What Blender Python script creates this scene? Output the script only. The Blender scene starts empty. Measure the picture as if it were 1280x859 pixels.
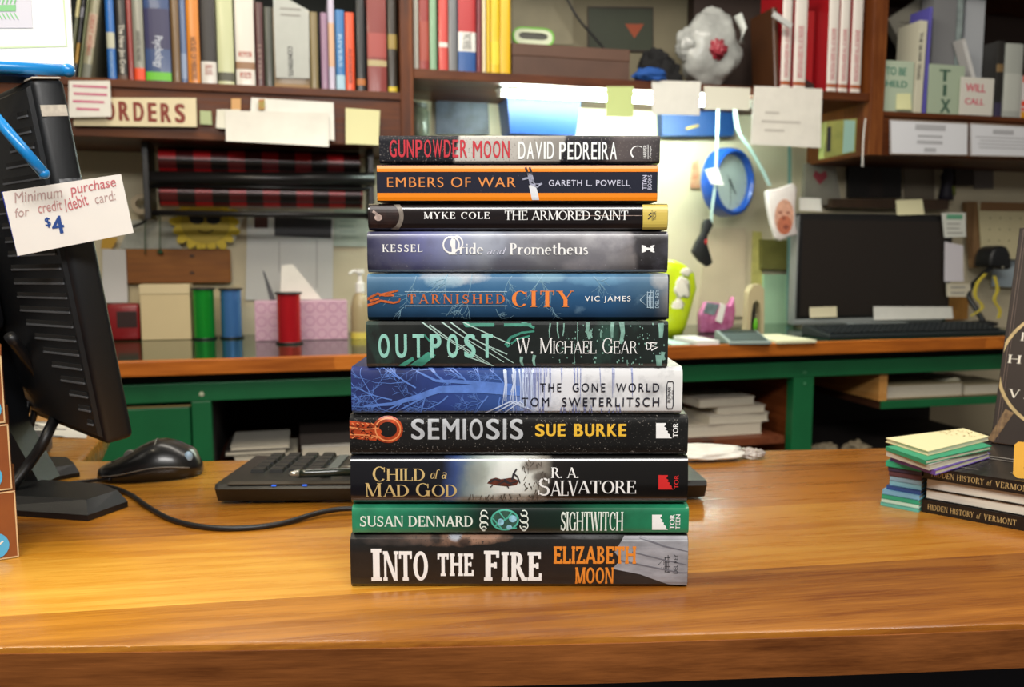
import bpy, bmesh, math, random
from mathutils import Vector, Matrix, noise
from math import radians as R, sin, cos, pi, tan, atan
random.seed(7)
S = bpy.context.scene
COL = S.collection

# ------------------------------------------------------------------ camera, light, exposure
CT = 0.92                                   # height of both counter tops
PITCH = atan(110/1050)
F = 1050.0                                  # focal length in pixels of the 1280 px wide frame
CAM = Vector((0, 0, CT+.2369))
cam = bpy.data.cameras.new('camera'); cam_o = bpy.data.objects.new('camera', cam); COL.objects.link(cam_o)
cam_o.location = CAM; cam_o.rotation_euler = (pi/2-PITCH, 0, 0)
cam.sensor_width = 36; cam.lens = 36*F/1280; cam.clip_start = .02
cam.dof.use_dof = True; cam.dof.focus_distance = .592; cam.dof.aperture_fstop = 10.0
S.camera = cam_o
S.view_settings.view_transform = 'Standard'; S.view_settings.look = 'None'
S.view_settings.gamma = 1; S.view_settings.use_curve_mapping = False
S.view_settings.exposure = 0.45

def lin(h):
    if not isinstance(h, str): return h
    h = h.lstrip('#'); out = []
    for i in (0, 2, 4):
        c = int(h[i:i+2], 16)/255
        out.append(c/12.92 if c <= .04045 else ((c+.055)/1.055)**2.4)
    return (*out, 1)

w = bpy.data.worlds.new('world'); S.world = w; w.use_nodes = True
w.node_tree.nodes['Background'].inputs[0].default_value = (1.0, .94, .86, 1)
w.node_tree.nodes['Background'].inputs[1].default_value = .10

def area(name, loc, target, sx, sy, power, col):
    l = bpy.data.lights.new(name, 'AREA'); l.shape = 'RECTANGLE'; l.size = sx; l.size_y = sy
    l.energy = power; l.color = col
    o = bpy.data.objects.new(name, l); COL.objects.link(o); o.location = loc
    o.rotation_euler = (Vector(target)-Vector(loc)).to_track_quat('-Z', 'Y').to_euler()
    return o
area('key_light_customer_side', (.15, -.40, 2.05), (.0, .58, 1.05), 1.3, .30, 21, (1, .975, .94))  # unseen lamp added low, so spines catch light and the wall stays dim
area('ceiling_lamp_over_counter', (-.8, .55, 2.2), (-.45, .8, .92), .7, .3, 10, (1, .88, .66))
area('ceiling_lamp_aisle', (.2, 1.35, 2.55), (.5, 2.5, 1.2), 2.2, .3, 27, (1, .93, .82))

# ------------------------------------------------------------------ pixel -> ray -> point on a plane of the place
cp, spn = cos(PITCH), sin(PITCH)
def ray(px, py):
    dx = (px-640)/F; dy = -(py-429.5)/F
    return Vector((dx, cp+dy*spn, -spn+dy*cp))
def onZ(px, py, z=CT):
    d = ray(px, py); return CAM+d*((z-CAM.z)/d.z)
def onY(px, py, y):
    d = ray(px, py); return CAM+d*(y/d.y)

class Frame:
    """A plane of the place: x along U, z along W, y (N) away from the viewer's side."""
    def __init__(s, O, U, W=(0, 0, 1)):
        s.O = Vector(O); s.U = Vector(U).normalized(); s.W = Vector(W).normalized(); s.N = s.W.cross(s.U)
    def ab(s, px, py):
        d = ray(px, py); p = CAM+d*((s.O-CAM).dot(s.N)/d.dot(s.N))
        return (p-s.O).dot(s.U), (p-s.O).dot(s.W)
    def bb(s, x0, y0, x1, y1):              # pixel box -> a0, a1, b0, b1
        ym, xm = (y0+y1)/2, (x0+x1)/2
        return s.ab(x0, ym)[0], s.ab(x1, ym)[0], s.ab(xm, y1)[1], s.ab(xm, y0)[1]
    def mat(s, a=0, b=0, v=0):
        p = s.O+s.U*a+s.W*b+s.N*v
        m = Matrix((s.U, s.N, s.W)).transposed().to_4x4(); m.translation = p
        return m

TH = R(14.2)
BO = onZ(640, 438.5)
BU = Vector((cos(TH), sin(TH), 0)); BN = Vector((-sin(TH), cos(TH), 0))
def BF(v): return Frame(BO+BN*v - Vector((0, 0, CT)), BU)       # back wall frame, b = height above the floor

# ------------------------------------------------------------------ mesh helpers
class G:
    def __init__(s): s.bm = bmesh.new()
    def _merge(s, t, m):
        for f in t.faces: f.material_index = m
        me = bpy.data.meshes.new('tmp'); t.to_mesh(me); t.free(); s.bm.from_mesh(me); bpy.data.meshes.remove(me)
    def box(s, x0, x1, y0, y1, z0, z1, m=0, bev=0, X=None, seg=2):
        t = bmesh.new(); bmesh.ops.create_cube(t, size=1)
        for v in t.verts: v.co = Vector(((v.co.x+.5)*(x1-x0)+x0, (v.co.y+.5)*(y1-y0)+y0, (v.co.z+.5)*(z1-z0)+z0))
        if bev: bmesh.ops.bevel(t, geom=t.edges[:], offset=bev, segments=seg, affect='EDGES', profile=.5)
        if X: bmesh.ops.transform(t, matrix=X, verts=t.verts)
        s._merge(t, m); return s
    def prism(s, pts, h0, h1, axis='y', m=0, bev=0, X=None):
        """polygon extruded: axis y: pts are (x,z); axis z: pts are (x,y); axis x: pts are (y,z)"""
        f = {'y': lambda a, b, h: (a, h, b), 'z': lambda a, b, h: (a, b, h), 'x': lambda a, b, h: (h, a, b)}[axis]
        t = bmesh.new(); n = len(pts)
        A = [t.verts.new(f(a, b, h0)) for a, b in pts]; B = [t.verts.new(f(a, b, h1)) for a, b in pts]
        t.faces.new(A); t.faces.new(B[::-1])
        for i in range(n): t.faces.new((A[i], B[i], B[(i+1) % n], A[(i+1) % n]))
        bmesh.ops.recalc_face_normals(t, faces=t.faces)
        if bev: bmesh.ops.bevel(t, geom=t.edges[:], offset=bev, segments=2, affect='EDGES', profile=.5)
        if X: bmesh.ops.transform(t, matrix=X, verts=t.verts)
        s._merge(t, m); return s
    def loft(s, rings, m=0, cap=True, closed=True):
        t = bmesh.new(); V = [[t.verts.new(p) for p in r] for r in rings]; n = len(rings[0])
        for a, b in zip(V, V[1:]):
            for i in range(n if closed else n-1): t.faces.new((a[i], a[(i+1) % n], b[(i+1) % n], b[i]))
        if cap: t.faces.new(V[0][::-1]); t.faces.new(V[-1])
        bmesh.ops.recalc_face_normals(t, faces=t.faces)
        s._merge(t, m); return s
    def tube(s, pts, r, n=8, m=0, r1=None):
        pts = [Vector(p) for p in pts]; rings = []; k = len(pts)
        up = Vector((0, 0, 1))
        for i, p in enumerate(pts):
            d = (pts[min(i+1, k-1)]-pts[max(i-1, 0)]).normalized()
            u = d.cross(up)
            if u.length < .05: u = d.cross(Vector((1, 0, 0)))
            u.normalize(); q = u.cross(d)
            rr = r if r1 is None else r+(r1-r)*i/(k-1)
            rings.append([p+u*cos(2*pi*j/n)*rr+q*sin(2*pi*j/n)*rr for j in range(n)])
        return s.loft(rings, m)
    def lathe(s, prof, n=24, m=0, c=(0, 0, 0), axis='z'):
        rings = []
        for r, z in prof:
            if axis == 'z': rings.append([Vector((c[0]+r*cos(2*pi*j/n), c[1]+r*sin(2*pi*j/n), c[2]+z)) for j in range(n)])
            else: rings.append([Vector((c[0]+r*cos(2*pi*j/n), c[1]+z, c[2]+r*sin(2*pi*j/n))) for j in range(n)])
        return s.loft(rings, m, cap=prof[0] != prof[-1])
    def blob(s, c, rad, amp=.1, freq=3, seed=0, m=0, sub=4, flat=None):
        t = bmesh.new(); bmesh.ops.create_icosphere(t, subdivisions=sub, radius=1)
        for v in t.verts:
            p = v.co.copy(); q = p*freq+Vector((seed*7.3, seed*3.1, seed))
            d = 1+amp*(noise.noise(q)+.5*noise.noise(q*2.3)+.3*abs(noise.noise(q*5)))
            v.co = Vector((c[0]+p.x*rad[0]*d, c[1]+p.y*rad[1]*d, c[2]+p.z*rad[2]*d))
            if flat is not None and v.co.z < flat: v.co.z = flat
        s._merge(t, m); return s
    def face(s, pts, m=0):
        f = s.bm.faces.new([s.bm.verts.new(p) for p in pts]); f.material_index = m; return s
    def done(s, name, mats, parent=None, M=None, loc=None, smooth=False):
        me = bpy.data.meshes.new(name); s.bm.to_mesh(me); s.bm.free()
        for m in (mats if isinstance(mats, (list, tuple)) else [mats]): me.materials.append(m)
        o = bpy.data.objects.new(name, me); COL.objects.link(o)
        if parent: o.parent = parent
        if M is not None: o.matrix_world = M
        if loc is not None: o.location = loc
        if smooth:
            for p in me.polygons: p.use_smooth = True
            if smooth != 'all':
                ang = R(smooth if smooth is not True else 35)
                bm = bmesh.new(); bm.from_mesh(me)
                for e in bm.edges:
                    if len(e.link_faces) == 2 and e.calc_face_angle(0) > ang: e.smooth = False
                bm.to_mesh(me); bm.free()
        return o

def tag(o, label, cat, group=None, kind=None):
    if label: o['label'] = label
    if cat: o['category'] = cat
    if group: o['group'] = group
    if kind: o['kind'] = kind
    return o
def thing(name, label, cat, M, group=None):
    o = bpy.data.objects.new(name, None); COL.objects.link(o); o.empty_display_size = .02
    o.matrix_world = M
    return tag(o, label, cat, group)
def structure(o): o['kind'] = 'structure'; return o

# ------------------------------------------------------------------ materials
MATS = {}
def nt(m):
    m.use_nodes = True; t = m.node_tree; return t, t.nodes, t.links, t.nodes['Principled BSDF']
def mat(name, col, rough=.55, metal=0, var=0, vscale=30, bump=0, bscale=200, coat=0, trans=0, emit=0, spec=.5, stretch=None, col2=None):
    if name in MATS: return MATS[name]
    m = bpy.data.materials.new(name); t, n, l, b = nt(m); c = lin(col)
    b.inputs['Base Color'].default_value = c; b.inputs['Roughness'].default_value = rough; b.inputs['Metallic'].default_value = metal
    b.inputs['Specular IOR Level'].default_value = spec
    if coat: b.inputs['Coat Weight'].default_value = coat; b.inputs['Coat Roughness'].default_value = .12
    if trans: b.inputs['Transmission Weight'].default_value = trans
    if emit: b.inputs['Emission Color'].default_value = c; b.inputs['Emission Strength'].default_value = emit
    if var or col2 or bump:
        tc = n.new('ShaderNodeTexCoord'); mp = n.new('ShaderNodeMapping'); l.new(tc.outputs['Object'], mp.inputs[0])
        if stretch: mp.inputs['Scale'].default_value = stretch
    if var or col2:
        nz = n.new('ShaderNodeTexNoise'); nz.inputs['Scale'].default_value = vscale; nz.inputs['Detail'].default_value = 5
        l.new(mp.outputs[0], nz.inputs[0])
        rp = n.new('ShaderNodeValToRGB'); l.new(nz.outputs[0], rp.inputs[0])
        rp.color_ramp.elements[0].position = .32; rp.color_ramp.elements[1].position = .68
        rp.color_ramp.elements[0].color = lin(col2) if col2 else tuple(x*(1-var) for x in c[:3])+(1,)
        rp.color_ramp.elements[1].color = c if col2 else tuple(min(1, x*(1+var*.6)) for x in c[:3])+(1,)
        l.new(rp.outputs[0], b.inputs['Base Color'])
    if bump:
        nb = n.new('ShaderNodeTexNoise'); nb.inputs['Scale'].default_value = bscale; nb.inputs['Detail'].default_value = 4
        l.new(mp.outputs[0], nb.inputs[0]); bp = n.new('ShaderNodeBump'); bp.inputs['Strength'].default_value = bump
        bp.inputs['Distance'].default_value = .002
        l.new(nb.outputs[0], bp.inputs['Height']); l.new(bp.outputs[0], b.inputs['Normal'])
    MATS[name] = m; return m

def node_math(n, l, op, a, b=None):
    q = n.new('ShaderNodeMath'); q.operation = op
    for i, v in enumerate((a, b)):
        if v is None: continue
        if isinstance(v, (int, float)): q.inputs[i].default_value = v
        else: l.new(v, q.inputs[i])
    return q.outputs[0]
def ramp(n, l, fac, stops, interp='LINEAR'):
    r = n.new('ShaderNodeValToRGB'); r.color_ramp.interpolation = interp; e = r.color_ramp.elements
    while len(e) < len(stops): e.new(.5)
    for q, (p, c) in zip(e, stops): q.position = max(0, min(1, p)); q.color = lin(c)
    l.new(fac, r.inputs[0]); return r.outputs[0]
def mix(n, l, a, b, fac, mode='MIX'):
    q = n.new('ShaderNodeMix'); q.data_type = 'RGBA'; q.blend_type = mode
    for s, v in ((q.inputs['Factor'], fac), (q.inputs['A'], a), (q.inputs['B'], b)):
        if isinstance(v, (int, float)): s.default_value = v
        elif isinstance(v, (tuple, str)): s.default_value = lin(v)
        else: l.new(v, s)
    return q.outputs['Result']
def noise_n(n, l, vec, scale, detail=4, rough=.5, sc=None):
    if sc:
        mp = n.new('ShaderNodeMapping'); mp.inputs['Scale'].default_value = sc; l.new(vec, mp.inputs[0]); vec = mp.outputs[0]
    q = n.new('ShaderNodeTexNoise'); q.inputs['Scale'].default_value = scale; q.inputs['Detail'].default_value = detail
    q.inputs['Roughness'].default_value = rough; l.new(vec, q.inputs[0]); return q.outputs[0]

def wood(name, tones, plank=.09, rough=.35, grain=1.0, axis='x', coat=.0, side=None, rot=0, off=0, seed=0, calm=1.0, planks=None):
    """boards along the given axis; tones: dark, mid, light; side: (x0, x1, colour) the tone the boards turn to along x"""
    if name in MATS: return MATS[name]
    m = bpy.data.materials.new(name); t, n, l, b = nt(m)
    tc = n.new('ShaderNodeTexCoord'); sx = n.new('ShaderNodeSeparateXYZ')
    mp0 = n.new('ShaderNodeMapping'); mp0.inputs['Rotation'].default_value = (0, 0, -rot); mp0.inputs['Location'].default_value = (0, off, 0)
    l.new(tc.outputs['Object'], mp0.inputs[0]); OBJ = mp0.outputs[0]; l.new(OBJ, sx.inputs[0])
    ia = {'x': 0, 'y': 1, 'z': 2}[axis]; across = sx.outputs[1 if ia == 0 else 0]; along = sx.outputs[ia]
    st = [15, 15, 15]; st[ia] = 1.0
    g1 = noise_n(n, l, OBJ, 5*grain, 6, .62, tuple(st))
    st2 = [60, 60, 60]; st2[ia] = 2.2
    g2 = noise_n(n, l, OBJ, 9*grain, 3, .6, tuple(st2))
    wob = noise_n(n, l, OBJ, 2.0, 2)
    st3 = [5, 5, 5]; st3[ia] = 2.2
    big = noise_n(n, l, OBJ, 1.6, 3, .5, tuple(st3))
    pl = node_math(n, l, 'FLOOR', node_math(n, l, 'DIVIDE', node_math(n, l, 'ADD', across, node_math(n, l, 'MULTIPLY', wob, .005 if planks else .02)), plank))
    wn = n.new('ShaderNodeTexWhiteNoise'); wn.noise_dimensions = '1D'; l.new(node_math(n, l, 'ADD', pl, seed), wn.inputs['W'])
    WN = wn.outputs[0]
    if planks: WN = ramp(n, l, node_math(n, l, 'DIVIDE', node_math(n, l, 'ADD', pl, 4.5), 8), [(i/8, (v, v, v, 1)) for i, v in enumerate(planks)], 'CONSTANT')
    f = node_math(n, l, 'ADD', node_math(n, l, 'MULTIPLY', g1, .50*calm), node_math(n, l, 'MULTIPLY', WN, .36))
    f = node_math(n, l, 'ADD', f, node_math(n, l, 'MULTIPLY', big, .42))
    f = node_math(n, l, 'ADD', f, node_math(n, l, 'MULTIPLY', g2, .22*calm))
    c = ramp(n, l, f, [(.50-.36*(1-calm), tones[0]), (.76-.36*(1-calm), tones[1]), (1.0-.36*(1-calm), tones[2])])
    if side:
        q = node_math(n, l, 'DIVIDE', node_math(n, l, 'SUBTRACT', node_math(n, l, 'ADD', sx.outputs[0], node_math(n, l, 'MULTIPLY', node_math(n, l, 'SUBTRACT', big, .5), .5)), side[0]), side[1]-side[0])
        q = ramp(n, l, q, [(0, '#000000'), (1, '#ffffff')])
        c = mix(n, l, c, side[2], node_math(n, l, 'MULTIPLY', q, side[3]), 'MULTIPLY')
    l.new(c, b.inputs['Base Color']); b.inputs['Roughness'].default_value = rough
    rr = ramp(n, l, g1, [(.3, (rough*.8,)*3+(1,)), (.7, (rough*1.3,)*3+(1,))]); l.new(rr, b.inputs['Roughness'])
    if coat: b.inputs['Coat Weight'].default_value = coat; b.inputs['Coat Roughness'].default_value = .18
    else: b.inputs['Specular IOR Level'].default_value = .28
    bp = n.new('ShaderNodeBump'); bp.inputs['Strength'].default_value = .12; bp.inputs['Distance'].default_value = .001
    l.new(g2, bp.inputs['Height']); l.new(bp.outputs[0], b.inputs['Normal'])
    MATS[name] = m; return m

LAMP = 105.0
BLACK = mat('black_plastic', '#17181a', .38, var=.15, vscale=300)
BLACK2 = mat('black_rubber', '#101012', .5)
PAPER = mat('white_paper', '#dcd9cf', .7, var=.05, vscale=25)
PAPER_OLD = mat('ivory_paper', '#d9d4b8', .7, var=.06, vscale=20)
PAGES = mat('page_edges', '#d3cab2', .8, var=.22, vscale=60, stretch=(1, 1, 40))
WHITE = mat('white_gloss', '#e6e4de', .4)
INK = mat('dark_ink', '#26252b', .6)

# ------------------------------------------------------------------ lettering: a sans (built-in) and a stroke-built serif
def sans(text, bold=0, shear=0, space=1.0):
    c = bpy.data.curves.new('t', 'FONT'); c.body = text; c.size = 1; c.shear = shear; c.space_character = space
    o = bpy.data.objects.new('t', c); COL.objects.link(o)
    bpy.context.view_layer.update()
    me = bpy.data.meshes.new_from_object(o.evaluated_get(bpy.context.evaluated_depsgraph_get()))
    r = [(v.co.x, v.co.y) for v in me.vertices], [tuple(p.vertices) for p in me.polygons]
    bpy.data.objects.remove(o); bpy.data.curves.remove(c); bpy.data.meshes.remove(me)
    if bold > 0:
        q = [r]
        for dx, dy in ((1, 0), (-1, 0), (.7, .7), (-.7, .7), (.7, -.7), (-.7, -.7)): q.append(([(x+dx*bold, y+dy*bold*.5) for x, y in r[0]], r[1]))
        r = join(*q)
    return r

def block(text, lw=.5, gap=.16, bold=.02):
    """condensed capitals of even width"""
    Ts, x = [], 0
    for ch in text:
        if ch == ' ': x += lw*.7; continue
        w_ = lw*{'I': .26, 'M': 1.25, 'W': 1.35, 'J': .8, 'L': .85, 'E': .85, 'F': .85}.get(ch, 1)
        Ts.append(fit(sans(ch, bold), x, x+w_, 0, 1)); x += w_+gap
    return join(*Ts)

class Ser:
    def __init__(s, K=.15, k=.055, e=.07): s.K, s.k, s.e, s.V, s.Fc = K, k, e, [], []
    def pg(s, pts):
        b = len(s.V); s.V += [(x+s.x0, y) for x, y in pts]; s.Fc.append(tuple(range(b, b+len(pts))))
    def v(s, x, a=0, b=1, w=None):
        w = w or s.K; s.pg([(x-w/2, a), (x+w/2, a), (x+w/2, b), (x-w/2, b)])
    def d(s, x0, y0, x1, y1, w): s.pg([(x0-w/2, y0), (x0+w/2, y0), (x1+w/2, y1), (x1-w/2, y1)])
    def h(s, x0, x1, y, t=None):
        t = t or s.k; s.pg([(x0, y-t/2), (x1, y-t/2), (x1, y+t/2), (x0, y+t/2)])
    def f(s, x, top, w=None, y=None):
        w = (w or s.K)/2+s.e; t = s.k*.9; y = (1 if top else 0) if y is None else y; dy = -t if top else t
        s.pg([(x-w, y), (x+w, y), (x+w, y+dy), (x-w, y+dy)] if not top else [(x-w, y+dy), (x+w, y+dy), (x+w, y), (x-w, y)])
    def r(s, cx, cy, rx, ry, a0, a1, K=None, k=None):
        K = K or s.K; k = k or s.k; n = max(4, int(abs(a1-a0)/14))
        for i in range(n):
            a, b = R(a0+(a1-a0)*i/n), R(a0+(a1-a0)*(i+1)/n)
            s.pg([(cx+rx*cos(a), cy+ry*sin(a)), (cx+rx*cos(b), cy+ry*sin(b)), (cx+(rx-K)*cos(b), cy+(ry-k)*sin(b)), (cx+(rx-K)*cos(a), cy+(ry-k)*sin(a))])
    def g(s, c):
        K, k, e = s.K, s.k, s.e; T = 1-k/2; B = k/2; x = e+K/2
        if c == 'A': s.d(.08, 0, .40, 1, k*1.2); s.d(.72, 0, .40, 1, K); s.h(.2, .6, .33); s.f(.08, 0, k); s.f(.72, 0); return .82
        if c == 'B': s.v(x); s.r(.3, .755, .26, .245, -90, 90); s.r(.3, .27, .3, .27, -90, 90); s.h(x, .32, T); s.h(x, .32, B); s.h(x, .32, .525); s.f(x, 0); s.f(x, 1); return .66
        if c in 'CG':
            s.r(.42, .5, .40, .5, 42, 318); s.v(.70, .64, .95, k)
            if c == 'C': return .78
            s.v(.70, .03, .45); s.f(.70, 1, y=.45); return .84
        if c == 'D': s.v(x); s.r(.3, .5, .48, .5, -90, 90); s.h(x, .32, T); s.h(x, .32, B); s.f(x, 0); s.f(x, 1); return .84
        if c in 'EF':
            s.v(x); s.h(x, .56, T); s.h(x, .48, .52); s.v(.56, .76, 1, k); s.v(.46, .42, .62, k); s.f(x, 0); s.f(x, 1)
            if c == 'E': s.h(x, .60, B); s.v(.60, 0, .26, k)
            return .66 if c == 'E' else .60
        if c == 'H': s.v(x); s.v(.72); s.h(x, .72, .52); [s.f(a, b) for a in (x, .72) for b in (0, 1)]; return .88
        if c == 'I': s.v(x); s.f(x, 0); s.f(x, 1); return 2*x+.01
        if c == 'J': s.v(.3, .2, 1); s.r(.17, .2, .2, .2, 180, 360); s.f(.3, 1); return .45
        if c == 'K': s.v(x); s.d(.24, .42, .64, 1, k); s.d(.33, .55, .70, 0, K); s.f(x, 0); s.f(x, 1); s.f(.64, 1, k); s.f(.70, 0); return .82
        if c == 'L': s.v(x); s.h(x, .58, B); s.v(.58, 0, .28, k); s.f(x, 0); s.f(x, 1); return .64
        if c == 'M': s.v(.12, w=k); s.v(.88); s.d(.47, .03, .15, 1, K); s.d(.47, .03, .85, 1, k); s.f(.12, 0, k); s.f(.88, 0); s.f(.12, 1, k); s.f(.88, 1); return 1.02
        if c == 'N': s.v(.12, w=k); s.v(.74, w=k); s.d(.72, 0, .15, 1, K); s.f(.12, 0, k); s.f(.12, 1, k); s.f(.74, 1, k); return .86
        if c == 'O': s.r(.43, .5, .42, .5, 0, 360); return .88
        if c in 'PR':
            s.v(x); s.r(.3, .735, .28, .265, -90, 90); s.h(x, .32, T); s.h(x, .32, .5); s.f(x, 0); s.f(x, 1)
            if c == 'R': s.d(.66, 0, .36, .5, K); s.f(.68, 0, k); return .76
            return .62
        if c == 'S': q = max(k*1.9, K*.62); s.r(.30, .735, .25, .265, 35, 270, K*.8, q); s.r(.30, .27, .28, .28, 90, -145, K*.8, q); s.v(.53, .70, .96, k); s.v(.05, .04, .30, k); return .64
        if c == 'T': s.v(.36); s.h(.04, .68, T); s.v(.05, .74, 1, k); s.v(.67, .74, 1, k); s.f(.36, 0); return .74
        if c == 'U': s.v(x, .32, 1); s.v(.68, .32, 1, k); s.r(.42, .33, .42-x+K/2, .33, 180, 360, (K+k)/2); s.f(x, 1); s.f(.68, 1, k); return .82
        if c == 'V': s.d(.40, 0, .10, 1, K); s.d(.40, 0, .70, 1, k); s.f(.10, 1); s.f(.70, 1, k); return .80
        if c == 'W': s.d(.34, 0, .10, 1, K); s.d(.34, 0, .56, 1, k); s.d(.78, 0, .54, 1, K); s.d(.78, 0, 1.0, 1, k); s.f(.10, 1); s.f(.54, 1); s.f(1.0, 1, k); return 1.1
        if c == 'X': s.d(.68, 0, .1, 1, K); s.d(.08, 0, .66, 1, k); s.f(.1, 1); s.f(.68, 0); s.f(.08, 0, k); s.f(.66, 1, k); return .78
        if c == 'Y': s.d(.38, .45, .10, 1, K); s.d(.38, .45, .68, 1, k); s.v(.38, 0, .47); s.f(.1, 1); s.f(.68, 1, k); s.f(.38, 0); return .78
        if c == 'Z': s.h(.06, .6, T); s.h(.04, .64, B); s.d(.12, 0, .56, 1, K); s.v(.07, .74, 1, k); s.v(.64, 0, .26, k); return .7
        if c == '.': s.v(.1, 0, .13, .13); return .24
        if c == '-': s.h(.05, .35, .4, k*1.5); return .42
        if c == ' ': return .36
        X = .64; K2 = K*.85
        if c == 'a': s.r(.25, .2, .21, .2, 0, 360, K2); s.v(.45, 0, .45, K2); s.r(.27, .44, .24, .2, 0, 150, K2); s.f(.47, 0, K2*.5); return .58
        if c == 'd': s.r(.27, .31, .25, .32, 0, 360, K2); s.v(.5, 0, 1, K2); s.f(.46, 1, K2*.5); s.f(.53, 0, K2*.5); return .64
        if c == 'e': s.r(.29, .31, .27, .32, 0, 310, K2); s.h(.08, .52, .36); return .60
        if c == 'f': s.v(.17, 0, .75, K2); s.r(.34, .76, .24, .24, 40, 180, K2); s.h(.03, .34, .6); s.f(.17, 0, K2); return .40
        if c == 'h': s.v(.14, 0, 1, K2); s.r(.36, .38, .22+K2/2, .25, 0, 180, K2); s.v(.58, 0, .4, K2); s.f(.14, 0, K2); s.f(.58, 0, K2); s.f(.11, 1, K2*.6); return .72
        if c == 'i': s.v(.14, 0, X, K2); s.f(.14, 0, K2); s.f(.11, 1, K2*.6, y=X); s.r(.14, .85, .08, .08, 0, 360, .075, .075); return .29
        if c == 'm': s.v(.14, 0, X, K2); s.f(.11, 1, K2*.6, y=X); [(s.r(a, .38, .20+K2/2, .25, 0, 180, K2), s.v(a+.2, 0, .4, K2), s.f(a+.2, 0, K2)) for a in (.34, .74)]; s.f(.14, 0, K2); return 1.06
        if c == 'n': s.v(.14, 0, X, K2); s.r(.36, .38, .22+K2/2, .25, 0, 180, K2); s.v(.58, 0, .4, K2); s.f(.14, 0, K2); s.f(.58, 0, K2); s.f(.11, 1, K2*.6, y=X); return .72
        if c == 'o': s.r(.30, .31, .28, .33, 0, 360, K2); return .60
        if c == 'r': s.v(.14, 0, X, K2); s.r(.34, .42, .22, .22, 45, 180, K2); s.f(.14, 0, K2); s.f(.11, 1, K2*.6, y=X); return .50
        if c == 's': s.r(.22, .47, .18, .17, 35, 270, K2*.8, k*1.7); s.r(.22, .18, .20, .19, 90, -145, K2*.8, k*1.7); return .44
        if c == 't': s.v(.18, .12, .85, K2); s.h(.03, .36, X-.02); s.r(.31, .16, .13+K2/2, .16, 180, 300, K2); return .42
        if c == 'u': s.v(.14, .24, X, K2); s.r(.34, .25, .20+K2/2, .25, 180, 360, K2); s.v(.56, 0, X, K2); s.f(.11, 1, K2*.6, y=X); s.f(.53, 1, K2*.6, y=X); s.f(.58, 0, K2*.6); return .70
        return .5
def serif(text, K=.15, k=.055, e=.07, space=0.0, shear=0, small=None):
    """small: scale of every letter of a word but its first (small capitals)"""
    q = Ser(K, k, e); q.x0 = 0; first = True
    for ch in text:
        i = len(q.V); x = q.x0; q.x0 = 0
        a = q.g(ch); sc = small if (small and not first and ch not in ' .') else 1
        q.V[i:] = [(x+vx*sc, vy*sc) for vx, vy in q.V[i:]]
        q.x0 = x+a*sc+space; first = ch in ' .'
    return [(x+shear*y, y) for x, y in q.V], q.Fc
def fit(T, x0, x1, z0, z1, rot=False, keep=False):
    V, Fc = T
    if rot: V = [(-y, x) for x, y in V]                     # reads upwards
    if rot == 'down': V = [(-x, -y) for x, y in V]          # reads downwards
    ax, bx = min(v[0] for v in V), max(v[0] for v in V); az, bz = min(v[1] for v in V), max(v[1] for v in V)
    return [(x0+(x-ax)/(bx-ax)*(x1-x0), z0+(y-az)/(bz-az)*(z1-z0)) for x, y in V], Fc
def strip(pts, w0, w1=None):
    """a flat line of varying width as quads"""
    V, Fc = [], []; n = len(pts); w1 = w0 if w1 is None else w1
    for i, p in enumerate(pts):
        a, b = pts[max(i-1, 0)], pts[min(i+1, n-1)]; dx, dz = b[0]-a[0], b[1]-a[1]; L = math.hypot(dx, dz) or 1
        ww = (w0+(w1-w0)*i/max(1, n-1))/2; V += [(p[0]-dz/L*ww, p[1]+dx/L*ww), (p[0]+dz/L*ww, p[1]-dx/L*ww)]
        if i: Fc.append((2*i-2, 2*i-1, 2*i+1, 2*i))
    return V, Fc
def join(*Ts):
    V, Fc = [], []
    for a, b in Ts: o = len(V); V += list(a); Fc += [tuple(i+o for i in f) for f in b]
    return V, Fc
def disc(cx, cz, rx, rz=None, n=20): rz = rz or rx; return [(cx+rx*cos(2*pi*i/n), cz+rz*sin(2*pi*i/n)) for i in range(n)], [tuple(range(n))]
def ringp(cx, cz, r, w, rz=None, n=24, a0=0, a1=360):
    rz = rz or r; P = [(cx+r*cos(R(a0+(a1-a0)*i/n)), cz+rz*sin(R(a0+(a1-a0)*i/n))) for i in range(n+1)]; return strip(P, w)
def poly(*pts): return list(pts), [tuple(range(len(pts)))]
def clip(T, x0, x1, z0, z1):
    """cut flat shapes to a rectangle"""
    bm = bmesh.new(); V = [bm.verts.new((x, 0, z)) for x, z in T[0]]
    for f in T[1]:
        try: bm.faces.new([V[i] for i in f])
        except ValueError: pass
    for co, no in (((x0, 0, 0), (-1, 0, 0)), ((x1, 0, 0), (1, 0, 0)), ((0, 0, z0), (0, 0, -1)), ((0, 0, z1), (0, 0, 1))):
        bmesh.ops.bisect_plane(bm, geom=bm.verts[:]+bm.edges[:]+bm.faces[:], plane_co=co, plane_no=no, clear_outer=True)
    bm.verts.index_update(); r = [(v.co.x, v.co.z) for v in bm.verts], [tuple(v.index for v in f.verts) for f in bm.faces]; bm.free(); return r
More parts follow.
